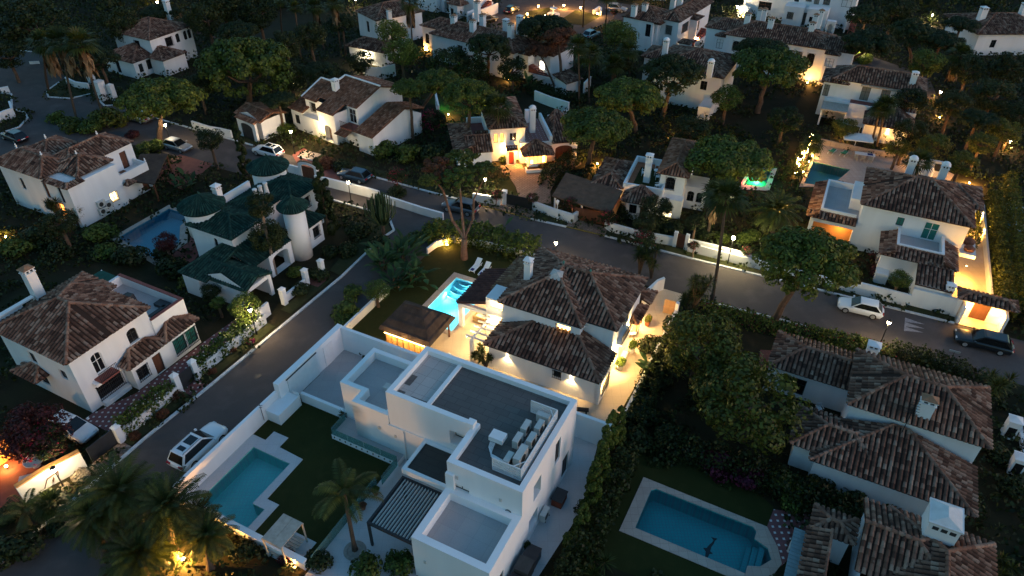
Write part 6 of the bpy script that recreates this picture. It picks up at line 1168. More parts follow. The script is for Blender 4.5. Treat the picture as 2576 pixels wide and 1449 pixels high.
# ================================================================== plants
def quads(C, Nn, size, asp, rng, flat=.35):
    """leaf blades: centres C, outward directions Nn"""
    n = len(C); rd = rng.normal(size=(n, 3)); rd /= np.linalg.norm(rd, axis=1)[:, None]
    nn = Nn*(1-flat)+rd*flat*1.6; nn /= np.linalg.norm(nn, axis=1)[:, None]+1e-9
    t = np.cross(nn, rng.normal(size=(n, 3))); t /= np.linalg.norm(t, axis=1)[:, None]+1e-9; b = np.cross(nn, t)
    s = np.asarray(size).reshape(-1, 1)*np.ones((n, 1)); T = t*s*.5; B = b*s*.5*asp
    V = np.stack([C-T-B*.3, C-B, C+T-B*.1, C+B], 1).reshape(-1, 3); F = np.arange(n*4).reshape(n, 4); u = np.clip(rng.normal(.5, .24, n), 0, 1)
    return V, F, np.repeat(np.stack([u, np.zeros(n)], 1), 4, 0)
def puffs_cloud(cent, rad, per, size, asp, seed, low=-.35, bias=None):
    rng = np.random.default_rng(seed); Cs = []; Ns = []; Ss = []; Us = []
    for c, r in zip(cent, rad):
        k = max(6, int(per*(r/np.mean(rad))**2)); d = rng.normal(size=(k*2, 3)); d /= np.linalg.norm(d, axis=1)[:, None]; d = d[d[:, 2] > low][:k]
        Cs.append(c+d*r*rng.uniform(.84, 1.05, (len(d), 1))*np.array([1, 1, .85])); Ns.append(d); Ss.append(size*rng.uniform(.6, 1.35, len(d)))
    C = np.concatenate(Cs); Nn = np.concatenate(Ns); V, F, U = quads(C, Nn, np.concatenate(Ss), asp, rng, .2)
    return V, F, U
def crown_dome(seed, n=64, per=150, size=.052, flat=.5, low=-.3):
    rng = np.random.default_rng(seed); cent = []; rad = []
    for i in range(n):
        a = i*2.39996+rng.uniform(-.3, .3); rr = math.sqrt((i+.5)/n)*rng.uniform(.9, 1.06)*.86
        z = flat*math.sqrt(max(0, 1-rr*rr))*rng.uniform(.75, 1.15)-.05; cent.append((rr*math.cos(a), rr*math.sin(a), z)); rad.append(rng.uniform(.13, .22))
    for i in range(n//3):
        a = rng.uniform(0, 6.28); rr = rng.uniform(.35, .85); cent.append((rr*math.cos(a), rr*math.sin(a), rng.uniform(-.12, .1))); rad.append(rng.uniform(.12, .2))
    return puffs_cloud(np.array(cent), np.array(rad), per, size, 1.0, seed, low)
def crown_round(seed, n=42, per=120, size=.075, squash=.9, shell=.72):
    rng = np.random.default_rng(seed); d = rng.normal(size=(n, 3)); d /= np.linalg.norm(d, axis=1)[:, None]; c = d*shell*rng.uniform(.75, 1.05, (n, 1)); c[:, 2] *= squash
    return puffs_cloud(c, rng.uniform(.2, .34, n), per, size, .8, seed, -.8)
def crown_column(seed, n=60, per=85, size=.15, h=4.0):
    rng = np.random.default_rng(seed); cent = []; rad = []
    for i in range(n):
        t = rng.uniform(0, 1)**.85; r = .78*(1-t)**.55*(.55+.45*min(1, t*6)); a = rng.uniform(0, 6.28); cent.append((r*math.cos(a)*.75, r*math.sin(a)*.75, t*h*.93)); rad.append(rng.uniform(.16, .34)*(1-.5*t))
    return puffs_cloud(np.array(cent), np.array(rad), per, size, .7, seed, -.9)
def ball(seed, n=16, per=70, size=.16):
    rng = np.random.default_rng(seed); d = rng.normal(size=(n, 3)); d /= np.linalg.norm(d, axis=1)[:, None]; d[:, 2] = np.abs(d[:, 2]); c = d*.62*rng.uniform(.6, 1.1, (n, 1)); c[:, 2] = c[:, 2]*1.1+.12
    return puffs_cloud(c, rng.uniform(.26, .42, n), per, size, .75, seed, -.6)
LIB = {}
def lib(key, mt, fn):
    k = key+'|'+mt
    if k not in LIB: V, F, U = fn(); LIB[k] = npmesh(key, V, F, U, mt)
    return LIB[k]
def trunk_mesh(pts, r0, r1, limbs, seed=0, n=7):
    mb = MB(); k = len(pts); mb.tube(pts, [r0+(r1-r0)*(i/(k-1))**.8 for i in range(k)], n); rr = random.Random(seed); top = Vector(pts[-1])
    for (tip, r) in limbs:
        tip = Vector(tip); mid = top.lerp(tip, .5)+Vector((rr.uniform(-.25, .25), rr.uniform(-.25, .25), -.12*(tip-top).length)); mb.tube([top-Vector((0, 0, .15)), mid, tip], [r, r*.75, r*.35], 5)
    return mb
def tree(name, label, px, py, w, hc, mt='leaf_pine', kind='dome', var=1, base=None, bark='bark', squash=1., group=None, cat='tree', rt=None, drop=.12):
    """a tree whose crown centre stands at height hc; base = where its trunk meets the ground"""
    C = G(px, py, hc); Rr = w/2/FPX*dist(C); B = G(*base, 0) if base else np.array([C[0], C[1], 0.]); r = thing(name, label, cat, (B[0], B[1], 0), 0, group)
    dx, dy = C[0]-B[0], C[1]-B[1]
    if kind == 'dome': me = lib('pine_crown_%d' % var, mt, lambda: crown_dome(100+var, flat=(.5, .42, .6)[var % 3])); sc = (Rr, Rr, Rr*squash); z = hc-Rr*.2*squash
    elif kind == 'round': me = lib('round_crown_%d' % var, mt, lambda: crown_round(200+var)); sc = (Rr, Rr, Rr*squash); z = hc
    else: me = lib('column_crown_%d' % var, mt, lambda: crown_column(300+var)); sc = (Rr, Rr, Rr*squash); z = .2
    c = mk('crown', me, None, r, loc=(dx, dy, z)); c.scale = sc; c.rotation_euler = (0, 0, var*1.7+px*.01)
    rt = rt or max(.12, .045*Rr+.09); zt = max(.6, z-Rr*drop) if kind != 'column' else hc*.8; rr = random.Random(int(px*7+py)); n = 6
    pts = [(dx*(i/n)**1.3+(rr.uniform(-.12, .12)*Rr*.2 if 0 < i < n else 0), dy*(i/n)**1.3+(rr.uniform(-.1, .1)*Rr*.2 if 0 < i < n else 0), zt*i/n) for i in range(n+1)]
    limbs = [] if kind == 'column' else [((dx+Rr*.55*math.cos(a), dy+Rr*.55*math.sin(a), z+Rr*(.18 if kind == 'dome' else .1)*squash), rt*.5) for a in [k*1.2566+px for k in range(5)]]
    mk('trunk', trunk_mesh(pts, rt*1.25, rt*.8, limbs, int(px)), bark, r); keep_clear([(B[0]-.3, B[1]-.3), (B[0]+.3, B[1]-.3), (B[0], B[1]+.3)]); return r
P = 'pine_tree'
for t in [
 ('umbrella pine with its crown over the silver car on the left junction', 400, 243, 215, 6.6, 'leaf_pine', 1, (401, 353)),
 ('largest umbrella pine at the upper left beside the white villa with pale ridges', 620, 165, 250, 6.5, 'leaf_pine', 2, (630, 270)),
 ('umbrella pine lower lobe right of the light brown roofed villa', 1030, 222, 95, 7.5, 'leaf_pine', 0, (1040, 350)),
 ('umbrella pine behind the small lobe, above the red paved terrace', 1100, 200, 120, 6.8, 'leaf_pine', 1, (1050, 300)),
 ('bright round umbrella pine left of the red door house with a straight trunk', 1180, 240, 140, 8.3, 'leaf_pine', 2, (1178, 385)),
 ('umbrella pine right of the red door house above the brown garage', 1497, 322, 188, 6.6, 'leaf_pine', 0, (1477, 425)),
 ('umbrella pine behind the one over the garage, with a leaning trunk', 1582, 238, 185, 6.4, 'leaf_pine', 1, (1600, 335)),
 ('dark umbrella pine half hidden behind two others beside the domed chimney house', 1690, 188, 165, 7.0, 'leaf_dark', 2, (1665, 300)),
 ('dark round pine in front of the many chimneys house', 1230, 118, 118, 6.5, 'leaf_dark', 2, (1228, 190)),
 ('dark green spreading pine beside the fountain square', 1375, 68, 150, 7.5, 'leaf_dark', 1, (1400, 170)),
 ('broad dark pine in front of the long chimney house at the upper right', 1935, 168, 200, 6.8, 'leaf_pine', 0, (1905, 285)),
 ('smaller dark pine crown behind the broad one against the cream wall', 1920, 125, 140, 7.5, 'leaf_dark', 1, (1915, 230)),
 ('wide umbrella pine above the green lit pool', 1835, 398, 225, 6.2, 'leaf_pine', 1, (1790, 500)),
 ('big spreading pine standing over the main street before the white wall', 2028, 660, 265, 7.2, 'leaf_pine', 2, (1948, 805)),
 ('dark leaning pine at the upper right beside the lit street lamp', 2190, 105, 140, 7.5, 'leaf_dark', 1, (2128, 168)),
 ('dark pine behind the leaning one at the upper right edge', 2290, 85, 120, 6.5, 'leaf_dark', 2, (2290, 170)),
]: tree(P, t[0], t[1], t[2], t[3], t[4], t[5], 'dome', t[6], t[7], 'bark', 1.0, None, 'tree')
# the forked red trunked pine of the middle garden
C = G(1140, 430, 10.6); r = thing(P, 'forked pine with a bare pinkish trunk and thin reddish crown beside the lawn', 'tree', (*G(1168, 651)[:2], 0)); B = G(1168, 651)
def rel(px, py, z): g = G(px, py, z); return (g[0]-B[0], g[1]-B[1], z)
tm = MB(); fork = rel(1168, 598, 3.0); tm.tube([(0, 0, 0), rel(1167, 625, 1.4), fork], [.42, .34, .30], 9)
tips = [(1115, 480, 8.6), (1157, 470, 9.2), (1192, 500, 7.6), (1215, 455, 9.6), (1090, 450, 9.9)]
for (a, b, c), r0, mid in ((tips[0], .2, (1138, 555, 4.8)), (tips[1], .17, (1162, 540, 5.4)), (tips[2], .19, (1190, 550, 4.8))): tm.tube([fork, rel(*mid), rel(a, b, c)], [r0, r0*.8, r0*.55], 7)
tm.tube([rel(*tips[2]), rel(*tips[3])], [.1, .06], 5); tm.tube([rel(*tips[0]), rel(*tips[4])], [.11, .06], 5); mk('trunk', tm, 'bark_red', r)
for (px, py, w, mt, v) in ((1105, 425, 95, 'leaf_red', 0), (1165, 410, 110, 'leaf_olive', 1), (1215, 430, 80, 'leaf_olive', 2), (1080, 455, 60, 'leaf_olive', 1), (1155, 450, 90, 'leaf_pine', 0)):
    g = G(px, py, 10.4); q = w/2/FPX*dist(g); c = mk('crown', lib('thin_crown_%d' % v, mt, lambda: crown_dome(400+v, 26, 90, .085, .6)), None, r, loc=(g[0]-B[0], g[1]-B[1], 10.2)); c.scale = (q, q, q*.9); tm2 = MB()
# reddish dead pine near the square
r = tree(P, 'reddish brown dying pine with a twisted trunk below the fountain square', 1405, 92, 105, 7.0, 'leaf_red', 'dome', 0, (1415, 235), 'bark'); tree(P, 'low reddish brown side crown of a dying pine left of the twisted trunk', 1360, 125, 80, 5.5, 'leaf_red', 'dome', 1, (1395, 225), 'bark', rt=.15)
for t in [
 ('big light olive green tree with rounded clumps left of the pool lawn', 1760, 870, 235, 4.2, 'leaf_olive', 0, 'round_tree'), ('largest olive green tree with hanging clumps beside the brown tiled roofs', 1895, 1010, 300, 4.6, 'leaf_olive', 1, 'round_tree'), ('olive green tree crown between the two big ones near the lawn', 1815, 950, 170, 3.6, 'leaf_olive', 2, 'round_tree'),
 ('round clipped tree on the terrace edge in front of the house with grey doors', 2124, 322, 75, 3.0, 'leaf_olive', 0, 'round_tree'), ('rounded tree with an amber lit trunk right of the white parasol', 2262, 372, 70, 3.2, 'leaf_olive', 1, 'round_tree'), ('loose olive tree behind the tall chimney by the pool terrace', 2350, 365, 90, 4.5, 'leaf_olive', 2, 'round_tree'),
 ('round bush tree with flower trunk in front of the white street wall at the right', 2263, 703, 66, 2.6, 'leaf_green', 0, 'small_tree'),
 ('tall loose leafed tree in front of the small lit pavilion', 985, 80, 95, 6.5, 'leaf_green', 2, 'leafy_tree'), ('second loose leafed tree below the plain brown hip roof', 1010, 130, 110, 5.0, 'leaf_green', 1, 'leafy_tree'), ('dark rounded tree left of the lit lattice pavilion', 905, 155, 80, 4.0, 'leaf_dark', 0, 'leafy_tree'),
 ('pale green bushy tree at the corner of the lit terrace garden', 946, 728, 76, 2.2, 'leaf_green', 1, 'round_tree'), ('dark round dragon tree between cypress and brown carport', 527, 352, 82, 4.2, 'leaf_dark', 0, 'round_tree'),
 ('dark tree under the street pines beside the roof terrace chimney', 1650, 520, 90, 3.5, 'leaf_dark', 2, 'leafy_tree'), ('dark tree in front of the arched windows of the roof terrace house', 1750, 560, 60, 3.2, 'leaf_dark', 1, 'leafy_tree'), ('dense orange tree row piece over the white street wall beside the gate', 1620, 560, 80, 2.8, 'leaf_dark', 0, 'leafy_tree'),
 ('dark leafy tree left of the pool terrace with string lights', 1975, 300, 95, 4.0, 'leaf_dark', 2, 'leafy_tree'), ('dark leafy tree behind the wide umbrella pine', 1740, 330, 110, 5.0, 'leaf_dark', 0, 'leafy_tree'), ('dark leafy tree right of the domed chimney house', 1830, 245, 90, 4.2, 'leaf_green', 1, 'leafy_tree'),
 ('white flowering dark tree right of the house with grey doors', 2290, 250, 90, 5.0, 'leaf_dark', 1, 'leafy_tree'), ('tall dark tree at the right edge below the corner house', 2500, 240, 120, 6.0, 'leaf_dark', 0, 'leafy_tree'), ('dark tree right of the white flowering one', 2400, 260, 100, 5.5, 'leaf_dark', 2, 'leafy_tree'), ('dark olive tree at the right edge above the dim blue pool', 2530, 330, 90, 4.5, 'leaf_olive', 1, 'leafy_tree'), ('green tree between leaning pine and the right corner house', 2330, 160, 100, 5.0, 'leaf_green', 0, 'leafy_tree'), ('dark tree at the right edge beside the corner house wall', 2440, 175, 100, 5.0, 'leaf_dark', 1, 'leafy_tree'),
 ('tree with lamp lit leaves right of the two white chimneys', 2420, 410, 90, 3.8, 'leaf_olive', 2, 'leafy_tree'), ('bare branched tree over the hedge beside the pool terrace chimneys', 2470, 360, 80, 4.4, 'leaf_olive', 0, 'leafy_tree'),
 ('dark tree below the roof with the outside stair at the upper centre', 1560, 90, 110, 5.0, 'leaf_green', 2, 'leafy_tree'), ('dark tree left of the domed chimney house in the dark garden', 1545, 150, 110, 4.5, 'leaf_dark', 1, 'leafy_tree'), ('dark tree beneath the many chimneys house near its stair', 1130, 160, 130, 4.0, 'leaf_dark', 2, 'leafy_tree'), ('dark leafy tree between round pine and twisted trunk', 1290, 175, 90, 3.6, 'leaf_dark', 0, 'leafy_tree'), ('dark tree filling the garden under the many chimneys roof', 1185, 175, 100, 3.6, 'leaf_dark', 1, 'leafy_tree'),
 ('broad dark tree behind the largest upper left pine', 730, 190, 110, 4.5, 'leaf_dark', 0, 'leafy_tree'), ('dark tree between two umbrella pines and the white gate pillars', 500, 215, 90, 4.5, 'leaf_dark', 1, 'leafy_tree'),
 ('dark bushy tree in front of the blue unlit pool at the left', 150, 560, 90, 4.0, 'leaf_dark', 2, 'leafy_tree'), ('dark maroon leafed tree at the corner of the blue unlit pool', 415, 610, 70, 2.4, 'leaf_maroon', 0, 'small_tree'), ('small yellow green tree behind the lamp lit bush', 548, 762, 44, 1.8, 'leaf_bright', 2, 'small_tree'), ('lamp lit round bush tree behind the left street lamp', 615, 770, 92, 2.2, 'leaf_green', 1, 'round_tree'),
 ('round clipped dark bush left of the green villa garage', 530, 735, 62, 1.6, 'leaf_dark', 0, 'round_tree'),
 ('red flowering dark tree over the driveway at the lower left', 90, 1085, 190, 3.2, 'leaf_maroon', 1, 'flowering_tree'),
 ('tall dark tree at the top left corner', 90, 60, 190, 7.0, 'leaf_dark', 1, 'leafy_tree'), ('dark tree right of the top left corner tree', 190, 105, 120, 5.0, 'leaf_dark', 2, 'leafy_tree'), ('dark trees lower at the left edge behind the junction', 20, 140, 100, 4.5, 'leaf_dark', 0, 'leafy_tree'),
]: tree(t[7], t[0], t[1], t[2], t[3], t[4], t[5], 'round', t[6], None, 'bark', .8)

for i, (px, py, w, hc) in enumerate(((300, 60, 110, 6.5), (400, 30, 100, 7), (520, 45, 120, 7), (600, 80, 110, 6), (650, 30, 110, 7), (250, 150, 100, 6), (560, 15, 120, 8), (700, 250, 90, 5), (780, 90, 90, 6), (800, 180, 100, 5), (720, 110, 90, 6), (860, 60, 80, 6))):
    tree('leafy_tree', 'dark leafy tree among others filling the gardens around the far left house', px, py, w, hc, 'leaf_dark', 'dome' if i % 2 else 'round', i % 3, None, 'bark', .9, 'dark trees around the far left house')
for i, (px, py, w, hc) in enumerate(((2250, 30, 110, 7), (2370, 100, 110, 6.5), (2290, 330, 90, 5), (2460, 300, 100, 5.5), (2540, 170, 100, 6), (2180, 40, 100, 7), (2560, 290, 90, 5), (2420, 60, 90, 6))):
    tree('leafy_tree', 'dark leafy tree among others massed around the top right corner house', px, py, w, hc, 'leaf_dark', 'dome' if i % 2 else 'round', i % 3, None, 'bark', .9, 'dark trees around the top right house')
# cypresses
for i, (px, py, w, h, lb, b) in enumerate(((607, 372, 46, 7.4, 'slim dark cypress left of the parked white car on the main street', (622, 440)), (815, 470, 76, 9.9, 'tall broad cypress right of the green roofed villa', (828, 588)))):
    B = G(*b); q = w/2/FPX*dist(G(px, py, h/2)); r = thing('cypress', lb, 'tree', (B[0], B[1], 0)); c = mk('crown', lib('column_crown_%d' % i, 'leaf_dark', lambda: crown_column(300+i)), None, r, loc=(0, 0, .3)); c.scale = (q*1.05, q*1.05, h/4); mk('trunk', MB().tube([(0, 0, 0), (0, 0, h*.7)], [.16, .05], 6), 'bark', r)
r = tree('conifer', 'dense two lobed conifer in front of the green roofed villa', 655, 515, 84, 8.6, 'leaf_dark', 'round', 2, (694, 690), 'bark_pale', 1.0); B = r.location
g = G(672, 594, 5.0); c = mk('crown', lib('round_crown_1', 'leaf_dark', lambda: crown_round(201)), None, r, loc=(g[0]-B[0], g[1]-B[1], 5.0)); c.scale = (2.1, 2.1, 2.3)
for i, (px, py, h, w) in enumerate(((1548, 1130, 5.2, 1.0), (1522, 1185, 7.0, 1.25), (1505, 1235, 5.8, 1.2), (1485, 1290, 6.4, 1.15), (1462, 1350, 4.0, 1.0))):
    lb = ['cypress at the far end of the row along the white side passage', 'tallest cypress, second from the far end of the row beside the side passage', 'middle cypress of the row along the white side passage', 'pointed cypress next to last towards the viewer in the passage row', 'shortest nearest cypress of the row along the white side passage'][i]
    o = thing('cypress', lb, 'tree', (*G(px, py)[:2], 0), 0, 'cypresses along the side passage'); c = mk('crown', lib('column_crown_%d' % (i % 3), 'leaf_green', lambda: crown_column(300+i % 3)), None, o, loc=(0, 0, .1)); c.scale = (w, w, h/4); c.rotation_euler = (0, 0, i*2.); mk('trunk', MB().tube([(0, 0, 0), (0, 0, h*.6)], [.1, .04], 6), 'bark', o)
# palms
def fan_crown(seed, n=34, blades=9, L=1.25):
    rng = np.random.default_rng(seed); V = []; F = []; U = []
    def q(a, b, c, d, u): o = len(V); V.extend([a, b, c, d]); F.append([o, o+1, o+2, o+3]); U.extend([(u, 0)]*4)
    for i in range(n):
        az = i*2.4+rng.uniform(-.2, .2); el = R(78-i/n*105+rng.uniform(-8, 8)); d = np.array([math.cos(az)*math.cos(el), math.sin(az)*math.cos(el), math.sin(el)]); s = np.cross(d, [0, 0, 1.]); s /= np.linalg.norm(s); up = np.cross(s, d); pl = rng.uniform(.55, .8); e = d*pl; u = np.clip(rng.normal(.5, .2), 0, 1)
        q(-s*.02, s*.02, e+s*.015, e-s*.015, u)
        for k in range(blades):
            t = (k/(blades-1)-.5)*2.5; bd = d*math.cos(t)+s*math.sin(t); l = L*(1-.25*abs(t))*rng.uniform(.85, 1.1); pb = np.cross(bd, up); m = e+bd*l*.55; tip = e+bd*l-np.array([0, 0, .28*l]); w = .075
            q(e, m-pb*w, tip, m+pb*w, u)
    return np.array(V), np.array(F), np.array(U)
def skirt(seed, n=60, L=1.5):
    rng = np.random.default_rng(seed); V = []; F = []; U = []
    for i in range(n):
        az = rng.uniform(0, 6.28); z = -rng.uniform(0, 1.6); r = .22+.25*rng.random(); a = np.array([math.cos(az)*.15, math.sin(az)*.15, z]); b = np.array([math.cos(az)*r*1.5, math.sin(az)*r*1.5, z-L*rng.uniform(.5, .9)]); s = np.array([-math.sin(az), math.cos(az), 0])*.22; m = (a+b)/2+np.array([math.cos(az), math.sin(az), 0])*.15
        o = len(V); V.extend([a, m-s, b, m+s]); F.append([o, o+1, o+2, o+3]); U.extend([(rng.random(), 0)]*4)
    return np.array(V), np.array(F), np.array(U)
def feather_crown(seed, n=46, L=3.2, leaf=.55, droop=1.0, emin=-35):
    rng = np.random.default_rng(seed); V = []; F = []; U = []
    def q(a, b, c, d, u): o = len(V); V.extend([a, b, c, d]); F.append([o, o+1, o+2, o+3]); U.extend([(u, 0)]*4)
    for i in range(n):
        az = i*2.4+rng.uniform(-.2, .2); t0 = i/n; el = R(82-(82-emin)*t0+rng.uniform(-7, 7)); l = L*rng.uniform(.85, 1.1)*(.75+.25*min(1, t0*3)); h = np.array([math.cos(az), math.sin(az), 0]); s = np.array([-math.sin(az), math.cos(az), 0]); N_ = 15; pts = []; p = np.zeros(3); a = el; u0 = np.clip(rng.normal(.5, .2), 0, 1)
        for k in range(N_+1): pts.append(p.copy()); p = p+(h*math.cos(a)+np.array([0, 0, math.sin(a)]))*l/N_; a -= droop*(1.6/N_)*(.4+k/N_)
        for k in range(N_):
            d = pts[k+1]-pts[k]; d /= np.linalg.norm(d); q(pts[k]-s*.02, pts[k]+s*.02, pts[k+1]+s*.015, pts[k+1]-s*.015, u0*.6)
            if k < 2: continue
            w = leaf*math.sin(math.pi*(k/N_*.86+.1))**.6*1.05
            for sg in (-1, 1):
                for f in (0., .5):
                    b0 = pts[k]+d*f*l/N_; tip = b0+(s*sg*.86+d*.5+np.array([0, 0, -.28-.25*rng.random()]))*w; mid = (b0+tip)/2+np.array([0, 0, .05]); q(b0, mid-d*.045, tip, mid+d*.045, np.clip(u0+rng.normal(0, .1), 0, 1))
    return np.array(V), np.array(F), np.array(U)
def palm(name, label, px, py, hc, base=None, kind='fan', sc=1., rt=.16, mt='leaf_palm', skirt_=False, group=None, var=0):
    C = G(px, py, hc); B = G(*base) if base else np.array([C[0], C[1], 0]); r = thing(name, label, 'palm tree', (B[0], B[1], 0), 0, group); dx, dy = C[0]-B[0], C[1]-B[1]
    if kind == 'fan': me = lib('fan_crown_%d' % var, mt, lambda: fan_crown(500+var))
    elif kind == 'date': me = lib('date_crown_%d' % var, mt, lambda: feather_crown(520+var, 60, 3.0, .5, .8, -45))
    else: me = lib('feather_crown_%d' % var, mt, lambda: feather_crown(540+var, 13, 2.6, .6, 1.1, 0))
    c = mk('crown', me, None, r, loc=(dx, dy, hc)); c.scale = (sc,)*3; c.rotation_euler = (0, 0, px*.013)
    mk('trunk', MB().tube([(dx*(i/8)**1.4, dy*(i/8)**1.4, hc*i/8) for i in range(9)], [rt*1.5]+[rt*(1-.03*i) for i in range(8)], 8), 'palm_bark', r)
    if skirt_: k = mk('dead_fronds', lib('skirt_%d' % var, 'leaf_dry', lambda: skirt(560+var)), None, r, loc=(dx, dy, hc)); k.scale = (sc, sc, sc*1.25)
    return r
for t in (('tall shaggy fan palm on the far left with hanging dead fronds', 112, 110, 10.2, (125, 235), 'fan', 1.5, .2, 1), ('tall shaggy fan palm in the middle of the left junction group', 155, 108, 11.6, (197, 312), 'fan', 1.55, .17, 1), ('tall shaggy fan palm on the right of the left junction group', 203, 112, 12.0, (268, 318), 'fan', 1.55, .17, 1),
  ('very tall thin palm at the top edge left of the plain brown hip roof', 742, 20, 9.5, (757, 148), 'fan', .9, .15, 0), ('thin tall palm with a dry crown beside the pergola at the top edge', 792, 20, 8.2, (815, 125), 'fan', 1.2, .16, 1), ('leaning tall thin palm nearest the pergola of the plain brown roof', 840, 12, 9.8, (860, 142), 'fan', 1.2, .16, 1), ('slim tall palm trunk rising among the loose leafed trees', 1030, 8, 8.6, (1042, 170), 'fan', 1.3, .15, 1), ('thin tall palm trunk at the top edge right of the upper left lawn', 705, 5, 8.5, (712, 105), 'fan', .8, .13, 0),
  ('tall slim palm with a small green crown right of the twisted pine', 1454, 118, 9.2, (1456, 265), 'fan', 1.25, .15, 0), ('fan palm with round crown beside the white garden shed', 1482, 140, 7.4, (1480, 258), 'fan', 1.5, .17, 0), ('very tall slim palm trunk beside the fountain island', 1470, -20, 9.0, (1466, 68), 'fan', 1.3, .15, 0), ('very tall slim palm trunk at the square right of the island', 1528, -10, 9.0, (1522, 80), 'fan', 1.3, .15, 0), ('very tall dark palm trunk before the roof with the outside stair', 1668, -20, 9.5, (1660, 90), 'fan', 1.3, .15, 0),
  ('fan palm among dark trees left of the domed chimney house', 1580, 130, 6.5, (1583, 215), 'fan', 1.3, .17, 0), ('lower fan palm among dark trees left of the domed chimney house', 1545, 165, 5.0, (1548, 225), 'fan', 1.3, .17, 0),
  ('dark palm with a round crown in front of the red door house', 1252, 272, 7.4, (1254, 402), 'fan', 1.45, .2, 0), ('tall leaning palm at the street beside the globe lamp', 1826, 502, 11.6, (1790, 760), 'fan', 1.35, .17, 0), ('shaggy palm behind the leaning street palm near the lit garden wall', 1800, 490, 5.5, (1778, 600), 'fan', 1.2, .18, 1),
  ('left one of two twin palms in front of the low tiled wing', 2212, 282, 5.6, (2190, 365), 'fan', 1.1, .16, 0), ('right one of two twin palms in front of the low tiled wing', 2228, 268, 6.2, (2203, 372), 'fan', 1.1, .16, 0), ('fan palm wrapped in string lights at the corner of the pool terrace', 2045, 365, 3.4, (2012, 432), 'fan', 1.0, .16, 0), ('shaggy fan palm left of the right corner house', 2415, 140, 6.0, (2420, 220), 'fan', 1.4, .2, 1), ('fan palm right of the amber glowing garden corner', 2310, 410, 4.6, (2300, 450), 'fan', 1.2, .17, 0)):
    palm('fan_palm', t[0], t[1], t[2], t[3], t[4], t[5], t[6], t[7], skirt_=bool(t[8]), var=int(t[1]) % 3)
palm('date_palm', 'date palm with arching fronds and a warm lamp in its crown', 1953, 528, 4.4, (1938, 606), 'date', 1.05, .3); light('lamp_light', (*G(1975, 506, 4.3)[:2], 4.9), (1., .6, .15), 160, None, .1); solo('palm_lamp', MB().lathe([(0, -.1), (.1, 0), (0, .1)], 8), 'lamp_orange', 'warm lamp glowing in the crown of the date palm', 'lamp', (*G(1975, 506, 4.6)[:2], 4.6))
palm('palm', 'young feather palm with a curved trunk on the white paving of the modern house', 866, 1240, 6.1, (893, 1383), 'feather', 1.0, .16, var=1); solo('stone_ring', MB().lathe([(.75, 0), (.8, .05), (.55, .06), (.5, .02)], 20), 'rock', 'ring of small stones round the palm trunk on the white paving', 'stones', (*G(893, 1386)[:2], .02))
for t in ((300, 1235, 4.6, (330, 1340), 1.02, 'large feather palm over the side road at the lower left'), (420, 1275, 4.0, (440, 1380), 1.02, 'large feather palm beside the amber lit trunk at the lower left'), (235, 1300, 3.4, (270, 1400), .9, 'lower feather palm at the bottom left edge of the side road'), (520, 1345, 2.8, (530, 1430), .7, 'feather palm against the orange lit wall below the turquoise pool'), (498, 1295, 2.2, (500, 1350), .55, 'small feather palm at the corner of the low white pool wall'), (350, 1390, 2.4, (370, 1450), .9, 'feather palm at the bottom edge left of the amber spotlight')): palm('feather_palm', t[5], t[0], t[1], t[2], t[3], 'date', t[4], .22, var=int(t[0]) % 2)
palm('palm', 'small dry fan palm on the verge under the lit wall at the lower left', 70, 1285, 1.5, None, 'feather', .8, .15, var=0); palm('palm', 'small green fan palm beside the dry one at the lower left', 130, 1270, 1.6, None, 'fan', .8, .15, var=1)
def yucca(name, label, px, py, stems, h, seed, sc=1., mt='leaf_palm', group=None):
    rng = random.Random(seed); B = G(px, py); r = thing(name, label, 'yucca', (B[0], B[1], 0), 0, group); tk = MB(); n = stems; V = []; F = []; U = []
    for i in range(n):
        a = rng.uniform(0, 6.28); l = rng.uniform(.2, .9)*sc; hh = h*rng.uniform(.55, 1.05); top = np.array([l*math.cos(a), l*math.sin(a), hh]); tk.tube([(0, 0, 0), (top[0]*.4, top[1]*.4, hh*.5), tuple(top)], [.12, .1, .08], 6)
        for k in range(54):
            az = rng.uniform(0, 6.28); el = R(rng.uniform(-35, 85)); d = np.array([math.cos(az)*math.cos(el), math.sin(az)*math.cos(el), math.sin(el)]); s = np.cross(d, [0, 0, 1.]); s /= np.linalg.norm(s)+1e-6; L = rng.uniform(.6, .85)*sc; m = top+d*L*.45; tip = top+d*L-np.array([0, 0, .12*L]); o = len(V); V.extend([top, m-s*.04, tip, m+s*.04]); F.append([o, o+1, o+2, o+3]); u = rng.random(); U.extend([(u, 0)]*4)
    mk('trunk', tk, 'palm_bark', r); mk('leaves', npmesh('leaves', np.array(V), np.array(F), np.array(U), mt), None, r); return r
